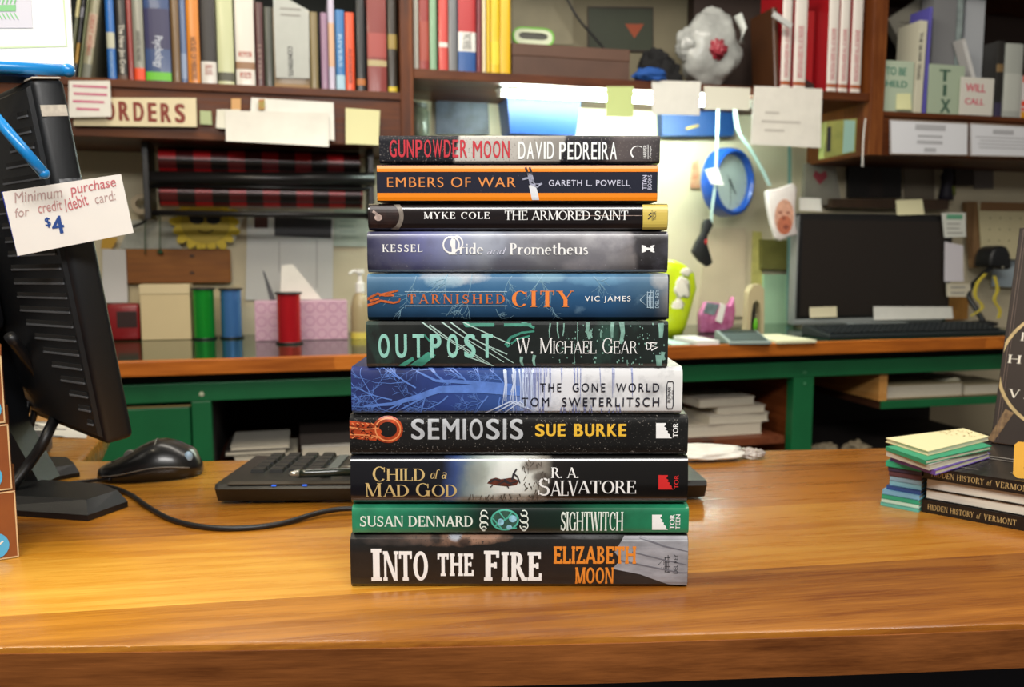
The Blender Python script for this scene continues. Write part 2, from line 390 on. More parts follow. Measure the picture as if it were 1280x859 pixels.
def decal(name, T, m, parent, surf=None, off=.0003, cuts=(), M=None, label=None):
    """printed matter: flat shapes laid on a surface y = surf(x, z), facing -y"""
    bm = bmesh.new(); V = [bm.verts.new((x, 0, z)) for x, z in T[0]]
    for f in T[1]:
        try: bm.faces.new([V[i] for i in f])
        except ValueError: pass
    seen, k = set(), 0                      # overlapping strokes get slightly different heights
    for v in bm.verts:
        if v in seen: continue
        todo = [v]; seen.add(v)
        while todo:
            q = todo.pop(); q.co.y = -1e-5*(k % 11)
            for e in q.link_edges:
                r = e.other_vert(q)
                if r not in seen: seen.add(r); todo.append(r)
        k += 1
    for z in cuts:
        bmesh.ops.bisect_plane(bm, geom=bm.verts[:]+bm.edges[:]+bm.faces[:], plane_co=(0, 0, z), plane_no=(0, 0, 1))
    bm.normal_update()
    for f in bm.faces:
        if f.normal.y > 0: f.normal_flip()
    for v in bm.verts: v.co.y += (surf(v.co.x, v.co.z) if surf else 0)-off
    me = bpy.data.meshes.new(name); bm.to_mesh(me); bm.free(); me.materials.append(m)
    o = bpy.data.objects.new(name, me); COL.objects.link(o); o.parent = parent
    if M is not None: o.matrix_local = M
    if label: o['label'] = label
    return o
# ------------------------------------------------------------------ structure: floor and back wall
g = G(); g.box(-4, 4, -2.5, 5, -.05, 0)
structure(g.done('floor', mat('floor_boards', '#5a4632', .6, var=.2, vscale=6, stretch=(1, 12, 1))))
F6 = BF(.63)
g = G(); g.box(-2.6, 2.9, 0, .1, 0, 2.7)
structure(g.done('wall_back', mat('cream_wall', '#cfc4a6', .75, var=.06, vscale=5), M=F6.mat(0, 0)))

# ------------------------------------------------------------------ front counter
SEED = 3
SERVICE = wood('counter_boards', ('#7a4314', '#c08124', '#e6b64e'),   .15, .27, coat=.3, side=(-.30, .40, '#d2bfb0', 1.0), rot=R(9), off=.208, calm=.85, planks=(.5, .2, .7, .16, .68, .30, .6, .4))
def pxy(px, py): p = onZ(px, py); return (p.x, p.y)
front = [(-200, 814), (0, 809), (160, 807), (320, 804.5), (480, 802), (640, 799), (800, 795), (960, 790), (1120, 785), (1280, 779), (1500, 771)]
back = [(1500, 553), (1100, 560), (700, 567.5), (250, 576), (104, 576), (128, 546), (150, 503), (-150, 503)]
outline = [pxy(*p) for p in front+back]
TT = .031
ct = thing('service_counter', 'long honey-coloured wooden shop counter carrying the tall stack of books', 'counter', Matrix.Translation((0, .8, 0)))
g = G(); g.prism([(x, y-.8) for x, y in outline], CT-TT, CT, 'z', 0, bev=.0035)
g.done('counter_top', SERVICE, ct, smooth=30)
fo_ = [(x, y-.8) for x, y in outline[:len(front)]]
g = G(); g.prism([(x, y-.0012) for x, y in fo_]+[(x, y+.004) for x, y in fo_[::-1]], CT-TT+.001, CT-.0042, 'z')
g.done('edge_band', wood('edge_brown_wood', ('#5a3015', '#95592a', '#b97a3c'), .5, .4, 1.3), ct)  # front edge in browner tones than the counter top
cx, cy = sum(p[0] for p in outline)/len(outline), sum(p[1] for p in outline)/len(outline)
NAVY = mat('navy_paint', '#141d2e', .5, var=.1)
fr = outline[:len(front)]
g = G(); g.prism([(x, y-.8+.035) for x, y in fr]+[(x, y-.8+.055) for x, y in fr[::-1]], 0, CT-TT, 'z')
g.done('front_panel', NAVY, ct)
bk = [onZ(1500, 553), onZ(250, 576)]
g = G(); g.prism([(bk[0].x, bk[0].y-.83), (bk[1].x, bk[1].y-.83), (bk[1].x, bk[1].y-.85), (bk[0].x, bk[0].y-.85)], 0, CT-TT, 'z')
g.done('back_panel', NAVY, ct)
g = G()
for p in (onZ(-150, 503), onZ(128, 540)): g.box(p.x-.02+(.05 if p.x < -.7 else -.03), p.x+.02+(.05 if p.x < -.7 else -.03), p.y-.86, p.y-.82, 0, CT-TT)
g.done('support_post', NAVY, ct)

# ------------------------------------------------------------------ the stack of eleven books
YS = .58
SF = Frame((0, YS, CT), (1, 0, 0))
JACK = .0022
def art(name, x0, x1, stops, slope=0, distort=0, dscale=40, speck=None, zgrad=None, rough=.3, patch=None, coat=.35, blobs=(), base=0, interp='LINEAR'):
    """printed jacket: colour stops along the spine given at pixel columns, with the print's own mottling"""
    m = bpy.data.materials.new(name); t, n, l, b = nt(m)
    a0, a1 = SF.ab(x0, 500)[0], SF.ab(x1, 500)[0]; wd = a1-a0
    tc = n.new('ShaderNodeTexCoord'); sx = n.new('ShaderNodeSeparateXYZ'); l.new(tc.outputs['Object'], sx.inputs[0]); ob = tc.outputs['Object']
    f = node_math(n, l, 'ADD', node_math(n, l, 'DIVIDE', sx.outputs[0], wd), .5)
    if slope: f = node_math(n, l, 'ADD', f, node_math(n, l, 'MULTIPLY', sx.outputs[2], slope))
    if distort: f = node_math(n, l, 'ADD', f, node_math(n, l, 'MULTIPLY', node_math(n, l, 'SUBTRACT', noise_n(n, l, ob, dscale, 5), .5), distort))
    c = ramp(n, l, f, [((p-x0)/(x1-x0), h) for p, h in stops], interp)
    if zgrad:
        zf = node_math(n, l, 'ADD', node_math(n, l, 'DIVIDE', sx.outputs[2], zgrad[0]), node_math(n, l, 'MULTIPLY', node_math(n, l, 'SUBTRACT', noise_n(n, l, ob, 25, 4), .5), .5))
        c = mix(n, l, c, zgrad[1], ramp(n, l, zf, [(0, (zgrad[2],)*3+(1,)), (.55, '#000000')]))
        if len(zgrad) > 3: c = mix(n, l, c, zgrad[3], ramp(n, l, zf, [(.5, '#000000'), (1.0, (zgrad[4],)*3+(1,))]))
    zb = 0 if base > 730 else SF.ab(640, base)[1]
    for px, py, rx, ry, col, amt in blobs:
        bx, bz = SF.ab(px, py); q = .0005925
        vx = node_math(n, l, 'DIVIDE', node_math(n, l, 'SUBTRACT', sx.outputs[0], bx-(a0+a1)/2), rx*q)
        vz = node_math(n, l, 'DIVIDE', node_math(n, l, 'SUBTRACT', sx.outputs[2], bz-zb), ry*q)
        rr = node_math(n, l, 'ADD', node_math(n, l, 'MULTIPLY', vx, vx), node_math(n, l, 'MULTIPLY', vz, vz))
        rr = node_math(n, l, 'ADD', rr, node_math(n, l, 'MULTIPLY', node_math(n, l, 'SUBTRACT', noise_n(n, l, ob, 110, 5, .6), .5), 1.3))
        c = mix(n, l, c, col, ramp(n, l, rr, [(.25, (amt,)*3+(1,)), (1.0, '#000000')]))
    if patch:
        for col, sc, lo, hi, amt, strz in patch:
            pf = ramp(n, l, noise_n(n, l, ob, sc, 6, .62, strz), [(lo, '#000000'), (hi, (amt,)*3+(1,))])
            c = mix(n, l, c, col, pf)
    if speck:
        for col, sc, lo, hi in speck:
            c = mix(n, l, c, col, ramp(n, l, noise_n(n, l, ob, sc, 2), [(lo, '#000000'), (hi, '#ffffff')]))
    l.new(c, b.inputs['Base Color']); b.inputs['Roughness'].default_value = rough
    b.inputs['Coat Weight'].default_value = coat; b.inputs['Coat Roughness'].default_value = .1
    return m

class Book:
    """lying flat, spine towards the viewer; built at its own base centre"""
    def __init__(s, px0, px1, pyt, pyb, jacket, label, hard=True, depth=.16, side=None, pw=0):
        s.px = (px0, px1, pyt, pyb); ym = (pyt+pyb)/2
        a0, a1 = SF.ab(px0, ym)[0], SF.ab(px1, ym)[0]; b1, b0 = SF.ab(640, pyt)[1], SF.ab(640, pyb)[1]
        if pyb > 730: b0 = 0
        s.ax, s.b0, s.w, s.t = (a0+a1)/2, b0, a1-a0, b1-b0-.0004
        s.F = Frame(SF.O+Vector((s.ax, 0, b0)), (1, 0, 0))
        s.root = thing('hardcover_book' if hard else 'paperback_book', label, 'book', s.F.mat(), 'stacked books on the counter')
        s.bulge = .0042 if hard else .0018; s.pw = pw or (5 if hard else 9)
        c = JACK if hard else .0005; t, D, W = s.t, depth, s.w/2
        N = 14; sp = [(s.y0(t*i/N), t*i/N) for i in range(N+1)]
        inn = [(y+c, min(max(z, c), t-c)) for y, z in sp]
        prof = [(D, 0)]+sp+[(D, t), (D, t-c)]+[(max(y, c), z) for y, z in inn[::-1]]+[(D, c)]
        g = G(); g.prism(prof, -W, W, 'x')
        cov = g.done('cover', [jacket], s.root, smooth=30)
        g = G(); i = .004 if hard else .0004
        g.box(-W+i, W-i, s.bulge+c+.0006, D-(.004 if hard else 0), c, t-c)
        g.done('page_block', PAGES, s.root)
        if side:                                        # board showing under the jacket's edge
            g = G(); g.box(W, W+.0016, s.bulge, D-.002, .0008, t-.0008, bev=.0004); g.done('board_edge', side, s.root)
        s.cuts = [t*k/9 for k in range(1, 9)]; s.lay = .0003
    def y0(s, z, *a):
        q = abs(2*z/s.t-1); q = min(1, q); return s.bulge*(1-(max(0, 1-q**s.pw))**(1/2.2)) if True else 0
    def surf(s, x, z): return s.y0(min(max(z, 0), s.t))
    def p(s, px, py): return s.F.ab(px, py)
    def bb(s, x0, y0, x1, y1): return s.F.bb(x0, y0, x1, y1)
    def T(s, T_, x0, y0, x1, y1, rot=False): return fit(T_, *s.bb(x0, y0, x1, y1), rot=rot)
    def L(s, pts, w0, w1=None, k=1):                    # line through pixel points, width in pixels
        q = .0005925; return strip([s.p(*a) for a in pts], w0*q, None if w1 is None else w1*q)
    def P(s, *pts): return poly(*[s.p(*a) for a in pts])
    def put(s, name, T_, m, label=None, layer=0):
        e = .0006; T_ = clip(T_, -s.w/2+.0002, s.w/2-.0002, e, s.t-e)
        return decal(name, T_, m, s.root, s.surf, .0003+.00012*layer, s.cuts, label=label)
def ink(name, col, rough=.4, metal=0, **k): return mat(name, col, rough, metal, **k)
W_INK = ink('white_print', '#efeeec'); S_INK = ink('silver_print', '#b9bcc0', .3, var=.15, vscale=200)

def del_rey(b, x0, y0, x1, y1, m):
    X = lambda u: x0+(x1-x0)*u; Y = lambda v: y0+(y1-y0)*v
    Ts = [b.L([(X(0), Y(.55)), (X(.45), Y(.22)), (X(.45), Y(.85)), (X(0), Y(.55))], .9)]
    for u, a, c in ((.55, .1, .95), (.68, .3, .9), (.8, .0, 1), (.95, .05, 1)): Ts.append(b.L([(X(u), Y(a)), (X(u), Y(c))], .9))
    for v in (.15, .4, .65, .95): Ts.append(b.L([(X(.5), Y(v)), (X(.98), Y(v))], .8))
    b.put('publisher_mark', join(*Ts), m)
def tor(b, x0, y0, x1, y1, m):
    X = lambda u: x0+(x1-x0)*u; Y = lambda v: y0+(y1-y0)*v
    q = [(0, 0), (.62, 0), (.60, .10), (.50, .22), (.66, .34), (.58, .46), (.74, .52), (.72, .66), (.86, .74), (.88, .9), (1, 1), (0, 1)]
    b.put('publisher_mark', join(*[b.P(*[(X(u), Y(v)) for u, v in pp]) for pp in ([(0, 0), (.62, 0), (.60, .1), (.5, .22), (0, .22)], [(0, .22), (.5, .22), (.66, .34), (.58, .46), (0, .46)], [(0, .46), (.58, .46), (.74, .52), (.72, .66), (0, .66)], [(0, .66), (.72, .66), (.86, .74), (.88, .9), (1, 1), (0, 1)])]), m)

# 1 bottom
FIRE = art('charcoal_jacket', 438, 860, [(438, '#1d1d1d'), (600, '#191817'), (690, '#1c1b1b'), (800, '#272626')], patch=[('#0e0e0d', 30, .5, .7, .6, None)], speck=[('#272727', 900, .6, .72)], base=735.5, blobs=[(555, 668, 75, 16, '#8a6a58', .8), (598, 672, 40, 10, '#a07c66', .7), (545, 674, 9, 9, '#141111', .9), (569, 671, 9, 8, '#a5aab4', .9), (580, 678, 10, 6, '#1c1717', .8), (500, 676, 60, 8, '#4c433f', .6), (740, 668, 50, 8, '#6d6d6f', .6)])
b = Book(438, 860, 669.3, 735.5, FIRE, 'thick charcoal hardcover at the very bottom of the stack, white and orange spine lettering')
SIL = ink('silver_cloth_print', '#98989e', .35, var=.35, vscale=45, stretch=(1, 1, 3))
b.put('cover_print', b.P((782, 669), (812, 668), (860, 668), (860, 733), (835, 731), (800, 718), (765, 711), (776, 700), (768, 690)), SIL)
b.put('cover_print', join(b.L([(800, 672), (830, 683), (862, 690)], 3, 1), b.L([(772, 700), (800, 706), (850, 716), (862, 716)], 2.5, 1), b.L([(790, 690), (830, 700), (858, 706)], 1.5)), ink('fold_print', '#6a6a72' if 1 else '#4c4c55'), layer=1)
sl = lambda s_: serif(s_, .22, .125, .06, .06)
b.put('title_lettering', join(b.T(sl('I'), 464, 686, 477, 726.5), b.T(sl('NTO'), 479, 689, 535, 726), b.T(sl('THE'), 547, 692, 592, 720), b.T(sl('F'), 605, 688.5, 624, 726), b.T(sl('IRE'), 627, 690, 677, 726)), W_INK)
OR = ink('orange_print', '#e0862c')
b.put('author_lettering', join(b.T(serif('ELIZABETH', .2, .15, .04, .06), 692, 683, 795, 704.5), b.T(serif('MOON', .2, .15, .04, .06), 719, 709, 767, 730)), OR, layer=2)
del_rey(b, 823, 694, 838, 716, INK); b.put('publisher_mark', b.T(sans('DEL REY'), 842, 693, 847, 717, True), INK, layer=1)
# 2
SIGHT = art('green_jacket', 440, 861, [(440, '#2f9068'), (520, '#227255'), (600, '#132a22'), (640, '#151f1c'), (700, '#142720'), (780, '#23714f'), (860, '#25855e')], patch=[('#0e241b', 24, .5, .75, .5, None)])
b = Book(440, 861, 632.5, 668.7, SIGHT, 'slim green hardcover second from the bottom of the stack with scrolled emblem on spine')
b.put('author_lettering', b.T(serif('SUSAN DENNARD', .16, .08, .05, .05), 450, 645, 591, 658.5), ink('pale_mint_print', '#e3ece2'))
TEAL = ink('teal_print', '#4fae98'); GEM = ink('gem_print', '#8fc4d8', var=.4, vscale=300)
b.put('emblem', b.T(disc(0, 0, 1, 1, 24), 614, 637, 649, 664), ink('moss_print', '#33564a', var=.4, vscale=180))
b.put('emblem', join(ringp(*b.p(631, 650), .0095, .0012, .0072), b.L([(618, 658), (640, 644), (648, 648)], 2), b.L([(616, 648), (628, 662), (646, 660)], 1.6), b.L([(624, 640), (632, 650), (640, 640)], 1.8)), TEAL, layer=1)
b.put('emblem', join(b.T(disc(0, 0, 1, 1, 12), 636, 644, 646, 653), b.T(disc(0, 0, 1, 1, 12), 622, 648, 630, 657), b.T(disc(0, 0, 1, 1, 12), 633, 656, 640, 662)), GEM, layer=2)
cur = []
for x, sg in ((605, 1), (655, -1)):
    for y, r in ((642, .0022), (649, .0028), (657, .0028), (661, .0016)):
        c = b.p(x, y); cur.append(ringp(c[0], c[1], r, .0007, a0=0 if sg > 0 else 180, a1=300 if sg > 0 else 480))
b.put('emblem', join(*cur), ink('pale_mint_print', '#e3ece2'), layer=1)
b.put('title_lettering', b.T(serif('SIGHTWITCH', .17, .07, .05, .03), 701, 640, 779, 664), ink('pale_mint_print', '#e3ece2'))
tor(b, 815, 643.5, 835, 662.5, W_INK); b.put('publisher_mark', join(b.T(sans('TOR', .03), 837, 643, 843, 662, True), b.T(sans('TEEN', .02), 844.5, 643, 850, 662, True)), W_INK, layer=1)
# 3
CHILD = art('black_violet_jacket', 438, 860, [(438, '#131319'), (545, '#15171f'), (562, '#384b7d'), (580, '#6f7f86'), (600, '#b3bcb4'), (625, '#dde0da'), (660, '#c9c9c0'), (672, '#8a847a'), (684, '#1d1917'), (720, '#131111'), (860, '#0f0e0e')], distort=.05, dscale=70, slope=-.6, rough=.18, coat=.8, base=630.2, blobs=[(596, 590, 16, 20, '#8f938a', .6), (640, 600, 30, 26, '#e8ebe6', .7), (600, 627, 34, 8, '#6d675d', .9), (640, 624, 40, 8, '#847c70', .9), (672, 624, 14, 8, '#5b5148', .9), (665, 583, 15, 10, '#6b6057', .9), (676, 596, 12, 8, '#4c443e', .8)])
b = Book(438, 860, 570.3, 630.2, CHILD, 'glossy black hardcover third from the bottom of the stack, gold title and red publisher mark', pw=2.8)
GOLD = ink('gold_print', '#cdb277', .35)
tt = lambda s_, **k: serif(s_, .15, .05, .06, **k)
b.put('title_lettering', join(b.T(tt('C'), 466, 583.5, 481, 602), b.T(tt('HILD', space=.02), 483, 586, 531, 601), b.T(tt('of', shear=.25), 538, 587, 550, 598.5), b.T(tt('a', shear=.2), 552, 590.5, 558.5, 598.5), b.T(tt('M'), 457, 604, 477, 621), b.T(tt('AD'), 479, 606, 511, 621), b.T(tt('G'), 520, 604, 538, 621), b.T(tt('OD'), 540, 606, 571, 621)), GOLD)
b.put('author_lettering', join(b.T(tt('R. A.'), 689, 584.5, 723, 597.5), b.T(tt('S'), 673, 597.5, 687, 620), b.T(tt('ALV', space=-.06), 688, 601, 723, 620), b.T(tt('ATORE', space=.0), 722, 601, 795, 617)), W_INK)
RUST = ink('rust_print', '#5e2f22', var=.5, vscale=250); ROCK = ink('rock_print', '#6f655b', var=.5, vscale=160)
b.put('cover_print', join(b.P((609, 604), (613, 599), (620, 597), (626, 599), (640, 597), (649, 601), (646, 606), (634, 608), (618, 606))), RUST, layer=1)
b.put('cover_print', join(b.L([(612, 603), (618, 599), (626, 601)], 2.4, 1.4), b.L([(630, 599), (637, 604), (646, 602)], 2, 1.2), b.L([(622, 606), (630, 602), (641, 606)], 1.5), b.L([(640, 600), (642, 592), (646, 586)], 2.6, 1.8), b.L([(642, 592), (647, 596), (650, 604)], 2, 1.4), b.L([(616, 606), (613, 609)], 1.2), b.L([(634, 607), (636, 610)], 1.2)), INK, layer=2)
rnd = random.Random(14)
b.put('cover_print', join(*[b.L([(x, y), (x+rnd.uniform(-4, 4), y+rnd.uniform(3, 8))], rnd.uniform(.6, 1.6), .5) for x, y in [(rnd.uniform(652, 682), rnd.uniform(574, 618)) for _ in range(26)]+[(rnd.uniform(585, 672), rnd.uniform(617, 626)) for _ in range(26)]]), ink('crag_print', '#4e463e'), layer=0)
RED = ink('red_print', '#cf2a2a')
tor(b, 823, 594, 842, 612, RED); b.put('publisher_mark', b.T(sans('TOR', .02), 842.5, 594, 848, 611, True), RED, layer=1)
# 4
SEMI = art('black_starry_jacket', 437, 860, [(437, '#191818'), (650, '#151414'), (860, '#171717')], speck=[('#9a948c', 900, .66, .72)], patch=[('#0a0a0a', 20, .45, .7, .5, None)])
b = Book(437, 860, 518.6, 569.7, SEMI, 'black star-speckled hardcover with silver and yellow lettering, fourth from stack bottom')
b.put('title_lettering', b.T(block('SEMIOSIS', .66, .16, .025), 514, 524, 654, 549.5), S_INK)
b.put('author_lettering', b.T(block('SUE BURKE', .56, .11, .04), 669, 530, 783, 545.5), ink('yellow_print', '#e9b93c'))
EMB = ink('ember_print', '#b0431f', .35, var=.6, vscale=220); EMY = ink('ember_light_print', '#e08a55')
b.put('cover_print', join(b.P((437, 526), (470, 530), (478, 540), (470, 551), (437, 548))), EMB)
b.put('cover_print', join(ringp(*b.p(485, 537), .0085, .0042, .0075)), EMB, layer=1)
b.put('cover_print', join(ringp(*b.p(485, 537), .0088, .0010, .0080), b.L([(437, 534), (455, 537), (474, 535)], 2, 1), b.L([(437, 543), (460, 544), (476, 546)], 1.6, 1), *[b.L([(x, 548), (x+4, 545.5)], 1.2) for x in range(440, 474, 6)], *[b.L([(x, 529), (x+3, 531)], 1.2) for x in range(440, 470, 6)]), EMY, layer=2)
rnd = random.Random(9)
b.put('cover_print', join(*[b.L([(x, y), (x+rnd.uniform(1.5, 4), y+rnd.uniform(-2, 2))], rnd.uniform(.7, 1.5), .5) for x, y in [(rnd.uniform(438, 474), rnd.uniform(531, 550)) for _ in range(34)]]), ink('char_print', '#3a120a'), layer=3)
tor(b, 820, 529, 840, 548, W_INK); b.put('publisher_mark', b.T(sans('TOR', .025), 841, 529, 847.5, 547, True), W_INK, layer=1)
# 5
GONE = art('white_blue_jacket', 439, 853, [(439, '#2c376f'), (490, '#27315f'), (560, '#2e4283'), (630, '#34518f'), (648, '#6b83bd'), (672, '#c9cede'), (700, '#dcdde2'), (853, '#dfdedc')], distort=.045, dscale=130, speck=None, patch=[('#151932', 34, .52, .72, .5, None)])
b = Book(439, 853, 458.6, 518.2, GONE, 'blue hardcover with a branching tree picture and white spine end, fifth from stack bottom')
rnd = random.Random(3); Ts = []; BR = ink('tree_print', '#5b7fcb', var=.2, vscale=150)
def branch(b, x, y, a, L, w, d, Ts, rnd, spread=.6):
    pts = [(x, y)]
    for i in range(4):
        a += rnd.uniform(-.22, .22); x += cos(a)*L/4; y += sin(a)*L/4; pts.append((x, y))
    Ts.append(b.L(pts, w*.62, w*.34))
    if d > 0:
        for k in range(3):
            i = rnd.choice((1, 2, 3, 4)); q = pts[i]
            branch(b, q[0], q[1], a+rnd.choice((-1, 1))*rnd.uniform(.3, spread+.25), L*rnd.uniform(.5, .8), max(.62, w*.52), d-1, Ts, rnd, spread)
Ts.append(b.L([(650, 489), (600, 486), (550, 487), (520, 497), (490, 505), (455, 508)], 12, 2)); Ts.append(b.L([(640, 483), (585, 478), (545, 476), (520, 464)], 6, 1.5))
for x, y, a, L, w in ((545, 490, 2.8, 60, 4), (520, 498, 3.0, 70, 3.5), (560, 480, 3.6, 60, 4), (585, 480, 4.0, 30, 3), (520, 485, 3.7, 60, 3), (490, 500, 3.5, 50, 2.5), (560, 495, 2.2, 30, 3), (600, 478, 4.4, 25, 3), (610, 495, 2.3, 26, 3), (500, 474, 3.6, 50, 2), (580, 474, 3.9, 40, 2.5), (470, 503, 3.9, 40, 2), (630, 480, 4.3, 26, 2.5), (625, 497, 2.0, 24, 2.5), (480, 506, 2.7, 40, 2)):
    branch(b, x, y, a, L, w, 4, Ts, rnd)
b.put('cover_print', join(*Ts), BR)
Ts = [b.L([(x, 459+rnd.uniform(0, 10)), (x+rnd.uniform(-2, 2), 480), (x+rnd.uniform(-4, 3), rnd.uniform(490, 518))], rnd.uniform(.6, 2.4), .5) for x in [rnd.uniform(628, 668) for _ in range(20)]]
Ts += [b.L([(630-k*12, 517), (650-k*6, 502), (668+k*3, 517)], 1.6) for k in range(3)]
b.put('cover_print', join(*Ts), ink('frost_print', '#c3d0ea'), layer=1)
Ts = [b.L([(x, 459), (x+rnd.uniform(-1, 1), rnd.uniform(466, 512))], rnd.uniform(.8, 2.5), .4) for x in [rnd.uniform(652, 690) for _ in range(16)]+[702, 718, 722, 726, 750, 766, 768, 790]]
Ts += [b.L([(x, 518), (x+rnd.uniform(-2, 2), rnd.uniform(504, 512))], rnd.uniform(1, 3), .4) for x in [rnd.uniform(640, 785) for _ in range(28)]]
b.put('cover_print', join(*Ts), ink('slate_blue_print', '#8089b4'), layer=1)
NV = ink('navy_print', '#171928')
b.put('title_lettering', b.T(sans('THE  GONE  WORLD', .008, space=1.35), 675, 479, 824, 490), NV, layer=2)
b.put('author_lettering', b.T(sans('TOM  SWETERLITSCH', .008, space=1.35), 652, 497, 824, 508.3), NV, layer=2)
pc = b.p(837.5, 494); q = .0006
rr = [(pc[0]+5.2*q*sx*(1 if abs(sz) < .8 else .75), pc[1]+16*q*sz) for sx, sz in ((-1, -.8), (-.7, -1), (.7, -1), (1, -.8), (1, .8), (.7, 1), (-.7, 1), (-1, .8), (-1, -.8))]
b.put('publisher_mark', join(strip(rr, .0006), b.T(sans('PUTNAM', .01), 834.5, 484, 838.5, 503, True), b.T(sans('EST 1838'), 839.5, 488, 841.5, 499, True)), NV, layer=2)
# 6
OUT = art('dark_teal_jacket', 458, 835, [(458, '#232624'), (540, '#1c1f1e'), (640, '#1a201f'), (700, '#1d2221'), (835, '#1d2623')], patch=[('#3f6a5c', 26, .56, .76, .55, (1, 1, .5)), ('#0f1211', 40, .5, .7, .6, None)])
b = Book(458, 835, 401.2, 458.8, OUT, 'dark grey-green paperback with pale teal title, sixth from the bottom of the stack', hard=False, depth=.15)
MINT = ink('mint_print', '#8fc9ba', var=.12, vscale=120); MD = ink('mid_teal_print', '#3f8a76', var=.3, vscale=120)
Ts = []
for x, y in ((525, 401), (537, 406), (550, 401), (562, 402)): Ts.append(b.L([(x, y), (x+22, y+16), (x+48, y+32), (x+80, y+52)], 1.6, .8))
Ts += [b.L([(575, 401), (620, 422), (640, 431)], 1.3), b.L([(600, 428), (634, 443)], 1.3), b.L([(585, 446), (620, 459)], 1.2), b.L([(588, 427), (560, 446)], 1)]
b.put('cover_print', join(*Ts), ink('pale_line_print', '#a9c6bc'))
b.put('cover_print', join(b.P((578, 403), (586, 403), (590, 409), (582, 409)), b.L([(588, 406), (618, 406)], 4), b.L([(630, 406), (664, 406)], 3.5), b.L([(632, 432), (638, 422), (652, 416), (668, 414)], 4, 2), b.L([(634, 434), (646, 424), (662, 420)], 2), b.L([(652, 402), (668, 410)], 3), b.P((512, 457), (535, 440), (545, 444), (528, 458)), b.P((498, 457), (516, 446), (518, 450), (505, 459)), b.L([(530, 418), (545, 436)], 2)), MD)
rnd = random.Random(8)
Ts = [b.L([(x, y), (x+rnd.uniform(-1.5, 1.5), y+h*.5), (x+rnd.uniform(-2, 2), y+h)], w, w*.6) for x, y, h, w in ((735, 402, 22, 5), (739, 412, 10, 3), (766, 402, 20, 4.5), (777, 402, 28, 6), (826, 404, 18, 7), (824, 444, 16, 9), (829, 440, 10, 5), (752, 412, 10, 2), (688, 404, 18, 2), (697, 403, 20, 2), (705, 404, 16, 1.6), (652, 446, 12, 4), (668, 444, 14, 4), (722, 402, 40, .8), (718, 430, 26, .8), (784, 450, 8, 1))]
Ts += [b.T(disc(0, 0, 1, 1, 6), x, y, x+s_, y+s_*1.4) for x, y, s_ in [(rnd.uniform(690, 833), rnd.uniform(402, 455), rnd.uniform(.6, 2)) for _ in range(95)]]
b.put('cover_print', join(*Ts), ink('foam_teal_print', '#7fa99b', var=.35, vscale=150))
b.put('title_lettering', b.T(block('OUTPOST', .48, .24, .035), 473, 417.5, 616, 447.5), MINT, layer=1)
b.put('author_lettering', b.T(serif('W. MICHAEL GEAR', .10, .05, .05, .03, small=.80), 645, 422.5, 797, 442), W_INK, layer=1)
b.put('publisher_mark', join(b.L([(808, 437), (808, 428), (814, 430), (813, 436), (809, 437)], 1.6), b.L([(812, 428), (821, 429), (815, 433), (822, 434), (814, 438)], 1.6)), W_INK, layer=1)
# 7
TARN = art('storm_blue_jacket', 459, 835, [(459, '#234765'), (540, '#2c5f8a'), (640, '#2a5b86'), (760, '#244f77'), (815, '#324f66'), (835, '#8c8986')], distort=.04, zgrad=(.034, '#0a182b', .8, '#6f97b4', .55), patch=[('#8fb3c9', 38, .64, .8, .35, None)], base=400.6, blobs=[(568, 344, 44, 13, '#b9bfc4', .85), (555, 352, 26, 9, '#8fb0c2', .7), (680, 346, 30, 8, '#8fb6c4', .5), (745, 350, 40, 8, '#6f9fbe', .5), (826, 350, 14, 12, '#b5b4b2', .6)])
b = Book(459, 835, 341.3, 400.6, TARN, 'stormy blue hardcover with orange title and chain picture, fifth from stack top', side=mat('navy_board', '#131826', .5))
rnd = random.Random(5); Ts = []
for x, y, a, L, w in ((560, 342, 2.0, 30, 1.6), (590, 343, 1.8, 34, 1.2), (520, 345, 1.7, 26, 1), (680, 342, 2.2, 26, 1.8), (670, 343, 1.2, 30, 1), (742, 345, 1.0, 22, .9), (640, 345, 2.4, 30, 1), (578, 384, 1.9, 14, 1), (505, 384, 2.4, 18, .9), (620, 386, 1.4, 14, .8), (690, 384, 1.3, 14, .8)):
    branch(b, x, y, a, L, w, 2, Ts, rnd)
b.put('cover_print', join(*Ts), ink('lightning_print', '#7fa6bb'))
CH = ink('chain_print', '#c5602c', var=.45, vscale=300)
b.put('cover_print', join(b.L([(459, 374), (472, 367), (482, 369.5), (493, 369)], 3, 2), b.L([(459, 382), (476, 376), (492, 378.5), (499, 377), (500, 373)], 3, 2), b.L([(474, 369), (486, 366), (498, 363)], 3, 2), b.L([(462, 376), (474, 373)], 2.5)), CH, layer=1)
ORT = ink('tarnished_orange_print', '#cf6e35', var=.25, vscale=260); ORC = ink('bright_orange_print', '#e8823a')
b.put('title_lettering', b.T(serif('TARNISHED', .16, .05, .07, .25), 510, 368, 631, 379.5), ORT, layer=1)
b.put('title_rule', join(b.L([(506, 364.5), (634, 364.5)], .9), b.L([(506, 382.3), (634, 382.3)], .9)), ink('pale_blue_print', '#a5bccb'), layer=1)
b.put('title_lettering', b.T(serif('CITY', .19, .045, .07, .12), 640, 363.5, 717, 383.5), ORC, layer=1)
b.put('author_lettering', b.T(sans('VIC JAMES', .006, space=1.25), 731, 370, 788, 378.5), W_INK, layer=1)
del_rey(b, 800, 362, 817, 385.5, ink('pale_blue_print', '#a5bccb')); b.put('publisher_mark', b.T(sans('DEL REY'), 819, 362, 823.5, 385, True), ink('pale_blue_print', '#a5bccb'), layer=1)
